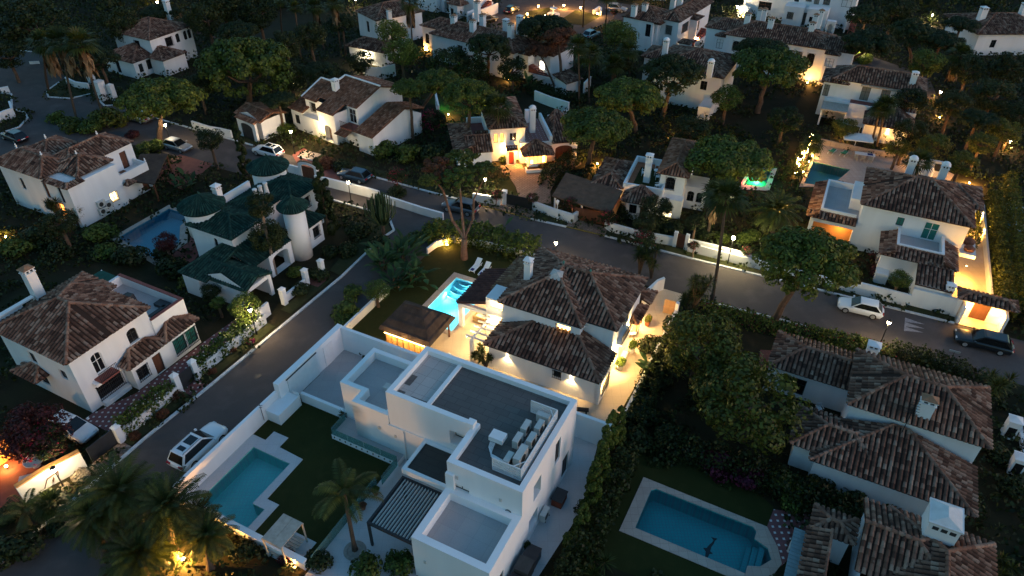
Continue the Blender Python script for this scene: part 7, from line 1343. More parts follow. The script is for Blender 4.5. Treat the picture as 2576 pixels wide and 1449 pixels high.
for i, t in enumerate(((1608, 690, 7, 4.0, 'tall multi stemmed yucca clump on the kerb side left of the street lamp hedge', 1.15), (1638, 700, 6, 3.6, 'second yucca clump right behind the villa roof on the street side', 1.1), (1745, 782, 9, 4.2, 'large spiky yucca clump above the open driveway gate', 1.25), (1725, 775, 6, 1.9, 'lower spiky yucca clump at the wall by the driveway gate', 1.1), (2480, 1000, 9, 2.2, 'broad yucca bush right of the dark clipped hedge at the right edge', 1.4), (153, 560, 6, 3.2, 'spiky yucca in front of the teal side wall of the left middle house', 1.2), (200, 570, 5, 2.4, 'smaller spiky yucca beside the white air conditioners', 1.0), (1222, 925, 5, 1.8, 'small spiky palm bush between the boundary wall and the white pergola', .8), (1195, 905, 4, 1.2, 'low green yucca tuft by the lit terrace corner', .8), (1490, 1440, 8, 1.3, 'spiky cycad clump at the bottom edge beside the dark pool lawn', 1.3), (2500, 1440, 5, 1.2, 'yucca tuft at the bottom right edge', 1.), (875, 1052, 3, .9, 'potted palm on the raised terrace beside the glass balustrade', .75))): yucca('yucca', t[4], t[0], t[1], t[2], t[3], 700+i, t[5])
def banana(label, px, py, n, h, seed):
    rng = np.random.default_rng(seed); B = G(px, py); V = []; F = []; U = []; r = thing('banana_plant', label, 'plant', (B[0], B[1], 0))
    for i in range(n):
        az = rng.uniform(0, 6.28); el = R(rng.uniform(35, 82)); L = h*rng.uniform(.6, 1.05); o0 = rng.normal(0, .55, 2); p = np.array([o0[0], o0[1], 0]); hd = np.array([math.cos(az), math.sin(az), 0]); s = np.array([-math.sin(az), math.cos(az), 0]); a = el; K = 9; w0 = rng.uniform(.2, .32); pr = None; u = rng.random()
        for k in range(K+1):
            t = k/K; w = .025 if t < .42 else w0*math.sin(math.pi*min(1, (t-.42)/.58*.93+.07))+.01; cur = (p-s*w+np.array([0, 0, -.2*w]), p, p+s*w+np.array([0, 0, -.2*w]))
            if pr:
                for j in (0, 1): o = len(V); V.extend([pr[j], pr[j+1], cur[j+1], cur[j]]); F.append([o, o+1, o+2, o+3]); U.extend([(u*.8+.1*j, 0)]*4)
            pr = cur; p = p+(hd*math.cos(a)+np.array([0, 0, math.sin(a)]))*L/K; a -= (.06 if t < .45 else .22)*rng.uniform(.6, 1.5)
    mk('leaves', npmesh('leaves', np.array(V), np.array(F), np.array(U), 'leaf_banana'), None, r); st = MB()
    for k in range(5): st.tube([(.3*math.cos(k*1.3), .3*math.sin(k*1.3), 0), (.4*math.cos(k*1.3), .4*math.sin(k*1.3), h*.4)], [.09, .05], 6)
    mk('stem', st, 'bark', r); return r
for i, t in enumerate(((965, 675, 34, 3.4, 'broad leafed strelitzia clump at the left of the garden corner'), (1010, 655, 40, 3.8, 'tallest broad leafed strelitzia clump beside the curved white wall'), (1040, 705, 34, 3.2, 'broad leafed strelitzia clump leaning over the dark lawn'), (1000, 720, 30, 2.6, 'lower broad leafed plant in front of the strelitzia clumps'), (1232, 585, 14, 2.4, 'upright banana leaves rising out of the hedge behind the lawn'), (1450, 170, 12, 3.0, 'banana plant in front of the white gable wall below the square'), (470, 470, 22, 2.2, 'broad leafed plants left of the green villa chimney'), (1655, 935, 26, 2.6, 'broad leafed plants beside the white driveway wall'), (1330, 220, 20, 3.0, 'broad leafed dark plants at the foot of the outside stair'))): banana(t[4], t[0], t[1], t[2], t[3], 800+i)
# bushes: (label, px, py, width px, mat)
def bush(label, px, py, w, mt='leaf_dark', sq=.8, group=None, name='bush', fr=None, flower=None):
    B = G(px, py); q = w/2/FPX*dist(B); v = int(px+py) % 3; o = bpy.data.objects.new(name, lib('bush_%d' % v, mt, lambda: ball(600+v))); COL.objects.link(o); o.location = (B[0], B[1], 0); o.scale = (q, q, q*sq); o.rotation_euler = (0, 0, px*.37); o['label'] = label; o['category'] = 'bush'
    if group: o['group'] = group
    if flower: f = mk('blossom', lib('blossom_%d' % v, flower, lambda: ball(640+v, 10, 8, .12)), None, o); f.scale = (1.06,)*3
    return o
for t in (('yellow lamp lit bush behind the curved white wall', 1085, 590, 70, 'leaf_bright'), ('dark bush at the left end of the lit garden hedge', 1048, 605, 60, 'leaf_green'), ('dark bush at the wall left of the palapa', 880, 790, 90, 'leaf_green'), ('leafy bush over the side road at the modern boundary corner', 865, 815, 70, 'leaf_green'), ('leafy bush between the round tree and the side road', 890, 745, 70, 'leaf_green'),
  ('small brown clipped bush on the verge beside the kerb, nearest the lamp', 587, 885, 28, 'leaf_red'), ('magenta flowering bush on the verge under the street lamp', 630, 862, 28, 'leaf_magenta'), ('brown clipped bush on the verge right of the dark gate', 535, 940, 32, 'leaf_red'), ('brown bush on the verge in front of the name plate post', 445, 1000, 48, 'leaf_red'), ('brown bush in the middle of the verge below the ivy wall', 408, 1045, 44, 'leaf_red'), ('brown bush on the verge beside the driveway post', 340, 1100, 40, 'leaf_red'),
  ('pink blossoming bush on the verge under the lamp lit wall, larger one', 205, 1200, 60, 'leaf_blossom'), ('pink blossoming bush right of the larger one by the kerb', 245, 1185, 45, 'leaf_blossom'), ('pale blossoming bush at the foot of the wall lamp', 165, 1230, 40, 'leaf_blossom'),
  ('dark bush on the verge beside the green villa kerb, upper one', 800, 700, 70, 'leaf_dark'), ('dark bush on the verge beside the green villa kerb, lower one', 760, 735, 70, 'leaf_dark'), ('ivy bush behind the white posts of the green villa', 745, 690, 55, 'leaf_green'), ('round bush by the turret window wall', 830, 640, 60, 'leaf_dark'), ('dark bush at the cypress foot by the green villa', 870, 640, 70, 'leaf_dark'), ('dark bush at the corner of main street and side road', 900, 590, 80, 'leaf_dark'), ('dark bush under the candelabra plant', 955, 620, 70, 'leaf_dark'),
  ('olive bush at the lawn corner beside the street, larger of two', 280, 318, 110, 'leaf_olive'), ('dark bush beside the slim palm trunk at the junction', 235, 330, 80, 'leaf_green'), ('white blossoming bush at the junction corner', 150, 305, 60, 'leaf_green'), ('olive bush at the junction corner left of the roof', 185, 325, 80, 'leaf_olive'), ('red flowering bush by the grey car', 337, 345, 48, 'leaf_maroon'), ('hedge bush in front of the grey car at the left', 400, 375, 60, 'leaf_green'), ('hedge bush behind the balcony of the left middle house', 370, 380, 60, 'leaf_green'),
  ('large dark shrub left of the blue unlit pool', 265, 600, 100, 'leaf_green'), ('leafy shrub below the blue unlit pool', 330, 665, 110, 'leaf_dark'), ('leafy shrub with pale tips at the pool edge', 270, 640, 80, 'leaf_green'), ('dark shrub right of the roof terrace of the brown villa', 430, 690, 100, 'leaf_dark'), ('dark shrub below the maroon leafed tree', 420, 650, 80, 'leaf_dark'), ('clipped olive shrub left of the green garage', 490, 715, 80, 'leaf_olive'), ('dark shrub at left under the yucca', 100, 610, 110, 'leaf_dark'), ('dark shrub at the left edge above the chimney', 40, 640, 100, 'leaf_green'), ('dark shrub behind the chimney of the brown villa', 160, 645, 90, 'leaf_dark'),
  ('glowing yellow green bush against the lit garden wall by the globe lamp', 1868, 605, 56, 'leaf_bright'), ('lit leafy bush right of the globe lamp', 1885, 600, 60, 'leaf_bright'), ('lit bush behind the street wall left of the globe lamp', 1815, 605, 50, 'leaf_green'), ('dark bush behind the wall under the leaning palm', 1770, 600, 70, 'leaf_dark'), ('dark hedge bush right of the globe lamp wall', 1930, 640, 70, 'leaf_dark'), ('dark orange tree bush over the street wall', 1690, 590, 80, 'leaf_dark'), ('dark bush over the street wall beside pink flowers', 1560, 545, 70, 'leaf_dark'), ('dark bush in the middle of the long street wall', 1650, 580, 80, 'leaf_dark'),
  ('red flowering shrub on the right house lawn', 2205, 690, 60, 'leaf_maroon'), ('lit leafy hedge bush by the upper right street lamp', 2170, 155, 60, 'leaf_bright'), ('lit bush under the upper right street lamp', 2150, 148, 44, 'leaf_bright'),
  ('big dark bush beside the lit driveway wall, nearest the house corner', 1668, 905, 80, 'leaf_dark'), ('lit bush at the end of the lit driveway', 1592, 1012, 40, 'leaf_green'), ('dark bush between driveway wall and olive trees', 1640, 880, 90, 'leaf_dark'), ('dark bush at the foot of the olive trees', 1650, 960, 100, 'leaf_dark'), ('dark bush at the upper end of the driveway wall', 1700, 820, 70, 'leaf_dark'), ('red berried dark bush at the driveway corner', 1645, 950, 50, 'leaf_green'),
  ('dark bush at the cypress end beside the passage', 1520, 1200, 80, 'leaf_dark'), ('dark shrub below the cypress row', 1490, 1290, 90, 'leaf_dark'), ('dark shrub at the bottom beside the passage', 1450, 1380, 90, 'leaf_green'), ('lowest dark shrub beside the passage at the bottom edge', 1425, 1430, 80, 'leaf_dark'), ('dark bush left of the pool lawn, upper one', 1620, 1060, 110, 'leaf_dark'), ('dark bush left of the pool lawn, middle one', 1600, 1120, 110, 'leaf_dark'), ('dark bush above the corner of the large pool', 1690, 1110, 110, 'leaf_dark'),
  ('deep magenta flowering shrub above the large pool, left one', 1800, 1175, 110, 'leaf_magentadark'), ('deep magenta flowering shrub above the large pool, right one', 1880, 1205, 110, 'leaf_magentadark'), ('dark shrub between magenta bush and the tiled roof', 1970, 1225, 110, 'leaf_green'), ('dark shrub under the eave of the long tiled roof', 2060, 1250, 110, 'leaf_dark'), ('dark shrub right under the long tiled roof eave', 2140, 1270, 100, 'leaf_dark'), ('dark shrub beside the dotted patio', 1985, 1270, 80, 'leaf_green'),
  ('dark climbing shrub between the joined tiled roofs', 2060, 960, 95, 'leaf_green'), ('dark shrub at the right edge beside the white posts', 2500, 1150, 90, 'leaf_dark'), ('dark shrub at the right edge of the tiled roof corner', 2545, 1230, 100, 'leaf_dark'),
  ('olive bush at the bottom edge in front of the modern terrace, left one', 930, 1432, 110, 'leaf_green'), ('olive bush at the bottom edge in front of the modern terrace, right one', 1010, 1432, 110, 'leaf_green'), ('dark bush at the bottom edge below the daybed', 800, 1420, 90, 'leaf_dark'), ('red flowering bush at the end of the low pool wall', 725, 1405, 60, 'leaf_maroon'), ('dark bush under the orange lit wall', 620, 1400, 90, 'leaf_dark'),
  ('dark bush in the bottom left corner', 60, 1400, 150, 'leaf_dark'), ('dark bush on the verge in the bottom left', 150, 1330, 80, 'leaf_dark'), ('dark bush at the left edge below the blossoms', 30, 1300, 90, 'leaf_dark'),
  ('dark bush left of the red door house', 1085, 395, 90, 'leaf_dark'), ('dark bush below the magenta bougainvillea', 1030, 400, 90, 'leaf_green'), ('dark bush right of the lit entrance villa', 965, 385, 90, 'leaf_green'), ('bush below the balcony of the lit entrance villa', 930, 370, 60, 'leaf_dark'), ('dark shrub with pink blooms by the white street wall', 1000, 490, 60, 'leaf_dark'), ('round shrub pot right of the red door', 1335, 415, 26, 'leaf_green'), ('small shrub left of the red door', 1268, 405, 36, 'leaf_green'), ('shrub on the planter wall under the glowing window', 1372, 425, 50, 'leaf_dark'),
  ('green lamp lit shrub beside the street lamp at the arched gate', 722, 335, 60, 'leaf_bright'), ('ivy hedge along the front of the arched garage', 690, 322, 60, 'leaf_green'), ('dark round shrub under the entrance villa balcony', 862, 425, 60, 'leaf_dark'), ('red tinted shrub right of the arched gate', 820, 420, 60, 'leaf_red')):
    mt = t[4]
    if mt == 'leaf_magentadark':
        if mt not in MAT: leafmat(mt, (.03, .006, .014), (.07, .01, .03), (.14, .02, .06))
    bush(*t[:4], mt)
def flower_tree(label, px, py, w, h, base, col='leaf_pinkred', mt='leaf_dark'):
    r = tree('flowering_tree', label, px, py, w, h, mt, 'round', int(px) % 3, base, 'bark_pale', .75, rt=.07); c = r.children[0]; f = mk('blossom', lib('tree_blossom', col, lambda: crown_round(260, 26, 7, .12, .9, .8)), None, r, loc=c.location); f.scale = tuple(s*1.02 for s in c.scale); return r
for t in (('pink flowering small tree on the verge left of the forked pine', 998, 412+30, 60, 2.0, (1002, 486)), ('pink flowering tree at the cobbled drive, left of the gate', 1250, 490, 40, 1.9, (1248, 520)), ('pink flowering tree in the curved planter left of the white lamp post', 1340, 497, 36, 1.9, (1345, 525)), ('pink flowering tree right of the white lamp post', 1438, 508, 44, 2.1, (1440, 545)), ('pink flowering tree right of the brown garage gate', 1528, 545, 56, 2.1, (1533, 580)), ('pink flowering tree in front of the long street wall', 1745, 617, 34, 1.7, (1742, 650)), ('white and pink flowering tree beside the globe lamp', 1880, 630, 36, 1.8, (1862, 660)), ('dark tree with red blooms on the street verge near the yellow kerb', 1620, 600, 70, 2.4, (1625, 618))): flower_tree(*t)
for t in (('magenta bougainvillea on the wall of the red terrace', 1085, 300, 80, 1.6, (1090, 330)), ('magenta bougainvillea near the silver car of the far square', 1545, 30, 24, 1.2, None), ('red blooming bougainvillea spilling over the lower left wall', 110, 1110, 120, 3.0, None)): flower_tree(t[0], t[1], t[2], t[3], t[4], t[5], 'leaf_magenta' if 'magenta' in t[0] else 'leaf_pinkred')
# candelabra euphorbia
B = G(965, 592); r = thing('candelabra_plant', 'upright candelabra euphorbia beside the street junction', 'plant', (B[0], B[1], 0)); eb = MB(); rr = random.Random(4)
for k in range(70):
    a = rr.uniform(0, 6.28); d = rr.uniform(.1, 1.9); h = 3.9+1.5*math.cos(d*.8)+rr.uniform(-.3, .3); eb.tube([(d*.35*math.cos(a), d*.35*math.sin(a), 1.6), (d*math.cos(a), d*math.sin(a), 2.9+.2*rr.random()), (d*1.05*math.cos(a), d*1.05*math.sin(a), h-.1), (d*1.05*math.cos(a), d*1.05*math.sin(a), h)], [.06, .07, .06, .02], 6)
mk('branches', eb, mat('cactus', (.06, .09, .035), .7, .25, 3, 16).name, r); mk('trunk', MB().tube([(0, 0, 0), (.05, 0, 1.7)], [.22, .18], 8), 'bark', r)
# hedges
def hedge(label, pts, w, h, mt='leaf_dark', size=.22, dens=60, seed=0, flower=None, name='hedge'):
    rng = np.random.default_rng(900+seed); Cs = []; Ns = []
    for a, b in zip(pts[:-1], pts[1:]):
        a = np.array(a[:2], float); b = np.array(b[:2], float); L = np.linalg.norm(b-a); d = (b-a)/L; n = np.array([-d[1], d[0]]); k = int(L*(2*h+w)*dens)
        t = rng.uniform(-.02, 1.02, k)*L; s = rng.uniform(0, 2*h+w, k); wob = 1+.16*np.sin(t*2.1+seed)+.1*np.sin(t*5.3)
        off = np.where(s < h, -w/2, np.where(s < h+w, s-h-w/2, w/2))*wob; z = np.where(s < h, s, np.where(s < h+w, h, 2*h+w-s))*(1+.12*np.sin(t*3.1+1+seed)); nz = np.where((s > h) & (s < h+w), 1., .25); nx = np.where(s < h, -1., np.where(s < h+w, 0., 1.))
        j = rng.normal(0, .10, (k, 3)); Cs.append(np.stack([a[0]+d[0]*t+n[0]*off, a[1]+d[1]*t+n[1]*off, z], 1)+j); Ns.append(np.stack([n[0]*nx, n[1]*nx, nz], 1))
    C = np.concatenate(Cs); Nn = np.concatenate(Ns); C[:, 2] = np.maximum(.03, C[:, 2]); V, F, U = quads(C, Nn, size*rng.uniform(.6, 1.3, len(C)), .8, rng, .5); o = C.mean(0); o[2] = 0; me = npmesh(name, V-o, F, U, mt)
    ob = mk(name, me, None); ob.location = tuple(o); ob['label'] = label; ob['category'] = 'hedge'
    if flower:
        idx = rng.choice(len(C), len(C)//14, False); V, F, U = quads(C[idx]+Nn[idx]*.08, Nn[idx], size*.55, 1., rng, .5); mk('blossom', npmesh('blossom', V-o, F, U, flower), None, ob)
    return ob
gp = lambda *q: [tuple(G(*p)[:2]) for p in q]
hedge('ivy growing over the white wall between the dotted path gate and the driveway', F3.W([(-.3, -4.1), (4.9, -4.1)]), 1.0, 1.55, 'leaf_green', .26, 70, 1, 'leaf_white'); hedge('ivy growing over the white wall between the dotted path gate and the street lamp', F3.W([(7.8, -4.0), (15.4, -4.0)]), 1.0, 1.6, 'leaf_green', .26, 70, 2, 'leaf_white')
hedge('thick hedge behind the lit garden lawn along the main street', gp((1075, 606), (1130, 600), (1190, 606), (1290, 634), (1350, 645)), 2.4, 1.9, 'leaf_green', .26, 60, 3)
hedge('flowering hedge along the main street verge below the big street pine', gp((1748, 778), (1850, 806), (1960, 838), (2070, 858), (2180, 882)), 1.5, 1.0, 'leaf_green', .24, 60, 4, 'leaf_pinkred'); hedge('dark clipped hedge along the street above the lower right roofs', gp((2240, 890), (2330, 912), (2430, 945)), 1.4, 1.1, 'leaf_dark', .2, 80, 5)
hedge('mixed flowering shrubs at the kerb right of the lamp post by the tiled roof', gp((2060, 868), (2150, 892), (2235, 902)), 1.8, 1.1, 'leaf_olive', .24, 50, 6, 'leaf_pinkred')
hedge('tall hedge right beside the amber lit driveway', F10.W([(14.9, -6.5), (15.0, 18)]), .9, 2.8, 'leaf_olive', .22, 60, 7); hedge('second tall hedge parallel to the amber lit driveway', F10.W([(16.6, -6.5), (16.8, 22)]), 1.0, 3.0, 'leaf_olive', .24, 55, 8); hedge('clipped hedge between the right house and its lit driveway', F10.W([(12.9, 6.5), (13.1, 15)]), .8, 1.6, 'leaf_olive', .2, 60, 9)
hedge('sloping hedge between the cobbled forecourt and thatched carport', gp((1368, 472), (1415, 430), (1462, 395)), 1.6, 1.6, 'leaf_dark', .24, 60, 10); hedge('hedge on the curved white wall below the white shed', gp((1335, 232), (1400, 250), (1470, 262)), 2.2, 1.3, 'leaf_dark', .26, 50, 11)
hedge('hedge on the left house lawn behind the ribbed walls', gp((2182, 655), (2235, 680)), 1.0, 1.0, 'leaf_maroon', .2, 60, 12); hedge('low dark hedge at the left of the pool terrace with string lights', gp((1985, 460), (2030, 385)), 1.5, 1.4, 'leaf_dark', .24, 60, 13)
hedge('low hedge beside the white path of the right end house', gp((2040, 190), (2080, 215)), 1.6, 1.2, 'leaf_dark', .24, 50, 14)
hedge('dark hedge between the side passage cypresses and the pool lawn', F1.W([(3.9, 11), (4.1, 3), (3.6, -3)]), 1.4, 2.2, 'leaf_dark', .26, 55, 15); hedge('leafy hedge along the white driveway wall of the lit villa', F2.W([(3.5, 12), (3.4, 4), (3.6, -2)]), 1.3, 1.7, 'leaf_dark', .26, 55, 16)
hedge('dark hedge behind the large pool below the long tiled roof', F20.W([(-13, -9.2), (-6, -8.6), (2, -9.6), (8, -9.9)]), 2.0, 1.6, 'leaf_dark', .28, 45, 17)
# everything nobody could count: low undergrowth filling the dark gardens
def inside(Pt, poly):
    x, y = Pt[:, 0], Pt[:, 1]; c = np.zeros(len(Pt), bool); n = len(poly)
    for i in range(n):
        (x0, y0), (x1, y1) = poly[i], poly[(i+1) % n]
        if y0 == y1: continue
        c ^= ((y0 > y) != (y1 > y)) & (x < (x1-x0)*(y-y0)/(y1-y0)+x0)
    return c
OPEN = [gp((1590, 460), (1690, 470), (1680, 400), (1600, 400)), gp((1900, 250), (2060, 240), (2080, 320), (1880, 330)), gp((2000, 480), (2060, 360), (2480, 450), (2440, 520), (2160, 470)), gp((1700, 1180), (1840, 800), (1990, 860), (1990, 960), (1900, 1180)), gp((110, 720), (330, 640), (430, 690), (400, 760)), gp((250, 1180), (60, 1120), (0, 1120), (0, 1300), (60, 1290)), gp((660, 120), (860, 40), (700, 30), (600, 110)), gp((1260, 300), (1400, 290), (1360, 230), (1300, 240)), gp((1060, 300), (1180, 310), (1170, 240), (1060, 240)), gp((10, 1110), (290, 1110), (330, 1060), (190, 1000), (60, 1040)), gp((0, 1240), (110, 1170), (20, 1120)), F3.W([(-.5, -4.5), (16, -4.5), (16, .5), (-.5, .5)]), F3.W([(-5, 0), (0, 0), (0, 9), (-3, 9)]), gp((1440, 200), (1490, 250), (1390, 240)), F4.W([(-6, -9), (14, -9), (14, -2), (-6, -5)])]
rng = np.random.default_rng(77); pts = []
ys = 18.
while ys < 235:
    dd = math.hypot(ys, CZ); st = .95+dd*.010; xr = np.arange(-75-ys*.45, 75+ys*.45, st); p = np.stack([xr, np.full(len(xr), ys)], 1)+rng.uniform(-st*.45, st*.45, (len(xr), 2)); pts.append(np.column_stack([p, np.full(len(xr), st)])); ys += st
pts = np.concatenate(pts); keep = np.ones(len(pts), bool)
fx = np.abs(pts[:, 0]) < 12+(pts[:, 1]*math.cos(PIT)+CZ*math.sin(PIT))*.74; keep &= fx
for poly in EXCL+OPEN:
    keep &= ~inside(pts, poly)
bx = lambda q: (q+.0)
pts = pts[keep & (rng.random(len(pts)) < .86)]
vs_, fs_, us_ = [], [], []; Cs = []; Ns = []; Ss = []
for x, y, st in pts:
    h = rng.uniform(.25, .75)*st*(1.6 if y > 150 else 1.); k = 34; d = rng.normal(size=(k, 3)); d[:, 2] = np.abs(d[:, 2]); d /= np.linalg.norm(d, axis=1)[:, None]; Cs.append(np.array([x, y, .05])+d*np.array([st*.62, st*.62, h])*rng.uniform(.7, 1.05, (k, 1))); Ns.append(d); Ss.append(np.full(k, .15+.13*st)*rng.uniform(.6, 1.3, k))
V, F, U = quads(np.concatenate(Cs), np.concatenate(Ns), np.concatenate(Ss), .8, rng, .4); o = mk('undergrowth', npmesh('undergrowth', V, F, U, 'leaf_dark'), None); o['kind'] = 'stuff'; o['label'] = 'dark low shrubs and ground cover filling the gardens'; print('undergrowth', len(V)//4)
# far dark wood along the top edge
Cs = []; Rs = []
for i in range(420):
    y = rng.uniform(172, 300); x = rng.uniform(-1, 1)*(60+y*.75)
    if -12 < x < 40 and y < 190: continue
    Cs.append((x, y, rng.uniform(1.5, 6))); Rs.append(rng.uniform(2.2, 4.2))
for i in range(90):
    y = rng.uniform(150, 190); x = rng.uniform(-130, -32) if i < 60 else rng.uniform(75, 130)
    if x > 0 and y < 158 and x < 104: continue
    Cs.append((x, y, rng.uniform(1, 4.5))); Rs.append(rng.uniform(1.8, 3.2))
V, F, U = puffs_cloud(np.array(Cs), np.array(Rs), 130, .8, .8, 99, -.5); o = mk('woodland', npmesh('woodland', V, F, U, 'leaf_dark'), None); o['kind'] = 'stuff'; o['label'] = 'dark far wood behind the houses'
# ================================================================== cars
def car(label, x, y, deg, L=4.5, Wd=1.84, Hh=1.62, paint='paint_white', kind='suv', sunroof=False, rails=False):
    r = thing('parked_car', label, 'car', (x, y, .006), deg); w = Wd/2; sv = kind == 'suv'; gb = .22 if sv else .16; belt = .98 if sv else .88; hood = .96 if sv else .80
    st = [(-L/2, .52, .72, .86), (-L/2+.05, .46, belt*.86, .94), (-L/2+.25, gb, belt*.98, 1.), (-L*.25, gb, belt, 1.), (0, gb, belt, 1.), (L*.16, gb, belt*.985, 1.), (L*.3, gb, hood*.99, .99), (L/2-.3, gb+.02, hood*.90, .95), (L/2-.08, .34, hood*.78, .86), (L/2, .46, hood*.62, .74)]
    b = MB(); vs = []; m = 13
    for (sx, z0, z1, k) in st:
        ww = w*k; prof = [(-.80, z0), (-.96, z0+.10), (-1., z0+(z1-z0)*.45), (-.985, z1-.16), (-.93, z1-.035), (-.72, z1+.005), (0, z1+.025)]; prof += [(-a, z) for a, z in prof[-2::-1]]
        vs += [(sx, a*ww, z) for a, z in prof]
    fs = [(i*m+j, (i+1)*m+j, (i+1)*m+j+1, i*m+j+1) for i in range(len(st)-1) for j in range(m-1)]; fs += [(i*m+m-1, (i+1)*m+m-1, (i+1)*m, i*m) for i in range(len(st)-1)]; fs += [tuple(range(m)), tuple(range((len(st)-1)*m+m-1, (len(st)-1)*m-1, -1))]
    b.add(vs, fs); mk('body', b, paint, r, True)
    xr0, xr1 = (-L/2+.16, -L/2+.62) if kind != 'sedan' else (-L/2+.75, -L/2+1.35); xf0, xf1 = L*.22, L*.04; yb, yr = w*.93, w*.70; zt = Hh-.05
    if kind == 'hatch': xr1 = -L/2+.75
    base = [(xr0, -yb*.95), (xf0, -yb*.93), (xf0, yb*.93), (xr0, yb*.95)]; top = [(xr1, -yr), (xf1, -yr), (xf1, yr), (xr1, yr)]; B0 = [(x_, y_, belt-.04) for x_, y_ in base]; T0 = [(x_, y_, zt) for x_, y_ in top]
    def pane(name, a, b_, c, d, sh=.03):
        P4 = [Vector(q) for q in (a, b_, c, d)]; ce = sum(P4, Vector())/4; g = MB(); g.poly([ce+(q-ce)*(1-sh) for q in P4]); return mk(name, g, 'car_glass', r)
    sh = MB(); sh.add(B0+T0, [(0, 1, 5, 4), (1, 2, 6, 5), (2, 3, 7, 6), (3, 0, 4, 7)]); 
    inn = lambda q, k=.992: (q[0]*k+(1-k)*(-.1), q[1]*k, q[2])
    mk('pillars', sh, paint, r)
    off = lambda pts, d: [tuple(Vector(q)+Vector(d)) for q in pts]
    a = off([B0[1], B0[2], T0[2], T0[1]], (.012, 0, .012)); pane('windscreen', *a, .05); a = off([B0[3], B0[0], T0[0], T0[3]], (-.012, 0, .006)); pane('rear_window', *a, .12)
    for s_, q in ((-1, [B0[0], B0[1], T0[1], T0[0]]), (1, [B0[2], B0[3], T0[3], T0[2]])): pane('side_window', *off(q, (0, s_*.012, .004)), .12)
    rf = MB(); rf.add([(xr1-.12, -yr, zt-.02), (xf1, -yr, zt-.005), (xf1, yr, zt-.005), (xr1-.12, yr, zt-.02), (xr1, -yr*.85, zt+.04), (xf1-.15, -yr*.85, zt+.05), (xf1-.15, yr*.85, zt+.05), (xr1, yr*.85, zt+.04)], [(4, 5, 6, 7), (0, 1, 5, 4), (1, 2, 6, 5), (2, 3, 7, 6), (3, 0, 4, 7)]); rfo = mk('roof', rf, paint, r)
    if sunroof:
        g = MB().box(xf1-1.05, -yr*.62, zt+.045, xf1-.22, yr*.62, zt+.062); mk('sunroof', g, 'car_glass', rfo); g = MB().box(xr1+.25, -yr*.5, zt+.045, xr1+.65, yr*.5, zt+.06); mk('sunroof', g, 'car_glass', rfo)
    if rails:
        for s_ in (-1, 1): mk('roof_rail', MB().tube([(xr1, s_*yr*.88, zt+.03), (xr1+.15, s_*yr*.9, zt+.10), (xf1-.3, s_*yr*.9, zt+.11), (xf1-.15, s_*yr*.88, zt+.04)], .022, 5), 'dark_frame', r)
    wr = .35 if sv else .32
    for sx in (-L*.29, L*.31):
        for s_ in (-1, 1):
            t = MB().tube([(sx, s_*(w-.22), wr), (sx, s_*(w+.012), wr)], wr, 20); wh = mk('wheel', t, 'tyre', r); mk('rim', MB().tube([(sx, s_*(w+.013), wr), (sx, s_*(w+.022), wr)], wr*.66, 14), 'steel', wh)
    for s_ in (-1, 1):
        mk('headlight', MB().box(L/2-.27, s_*w*.55-.16, hood*.72, L/2-.06, s_*w*.55+.16, hood*.84), 'head_clear', r); mk('tail_light', MB().box(-L/2-.012, s_*w*.66-.2, belt*.74, -L/2+.14, s_*w*.66+.2, belt*.90), 'tail_red', r); mk('mirror', MB().box(xf0-.28, s_*(w+.12)-.09, belt, xf0-.12, s_*(w+.12)+.09, belt+.14), paint, r)
    mk('number_plate', MB().box(-L/2-.03, -.26, .62, -L/2-.005, .26, .74), 'plastic_white', r); return r
car('white seven seat SUV with dark sunroofs parked along the long white wall', -24.75, 37.6, 64, 4.85, 1.9, 1.72, 'paint_white', 'suv', True, True)
car('white SUV with dark glass roof parked by the street lamp at the arched gate', -33.6, 89.3, 154, 4.5, 1.84, 1.66, 'paint_white', 'suv', True, False)
car('silver large SUV on the junction under the umbrella pine', -56.1, 100.3, 158, 4.7, 1.95, 1.80, 'paint_silver', 'suv')
car('pale grey hatchback under the street lamp at the left junction', -46.6, 90.9, -25, 4.3, 1.8, 1.45, 'paint_grey' if False else 'paint_silver', 'hatch')
car('dark car half hidden behind the palm trunk and white street wall', -20.6, 82.8, 156, 4.6, 1.85, 1.5, 'paint_blue', 'hatch')
car('grey blue SUV parked behind the forked pine trunk', -6.3, 75.0, 157, 4.6, 1.9, 1.66, 'paint_grey', 'suv')
car('white hatchback parked in front of the white wall at the right', 34.9, 56.2, 157, 4.25, 1.82, 1.46, 'paint_white', 'hatch')
car('black car parked in front of the glowing gatehouse', 44.6, 51.2, 156, 4.9, 1.95, 1.5, 'paint_black', 'hatch')
car('silver SUV at the top edge of the far square', 21.8, 158.2, -20, 4.5, 1.85, 1.65, 'paint_silver', 'suv'); car('black car beside the white stairs at the far square', -.6, 156.8, 63, 4.6, 1.85, 1.5, 'paint_black', 'hatch'); car('pale teal car behind the reddish dying pine near the far square', 15.0, 141.0, 52, 4.3, 1.8, 1.5, 'paint_teal', 'hatch')
car('white car under the red flowering tree in the lower left driveway', *G(188, 1087)[:2], -24, 4.3, 1.8, 1.48, 'paint_white', 'hatch'); car('dark car at the left edge beyond the brown roofs', *G(40, 352)[:2], 150, 4.4, 1.8, 1.5, 'paint_black', 'hatch'); car('dark car in the lit corner under the white arches of the far square', *G(1228, 55)[:2], 40, 4.4, 1.8, 1.5, 'paint_black', 'hatch')
car('motor car under the thatched carport behind the dark gate', 12.0, 74.6, -20, 4.2, 1.8, 1.5, 'paint_black', 'hatch')
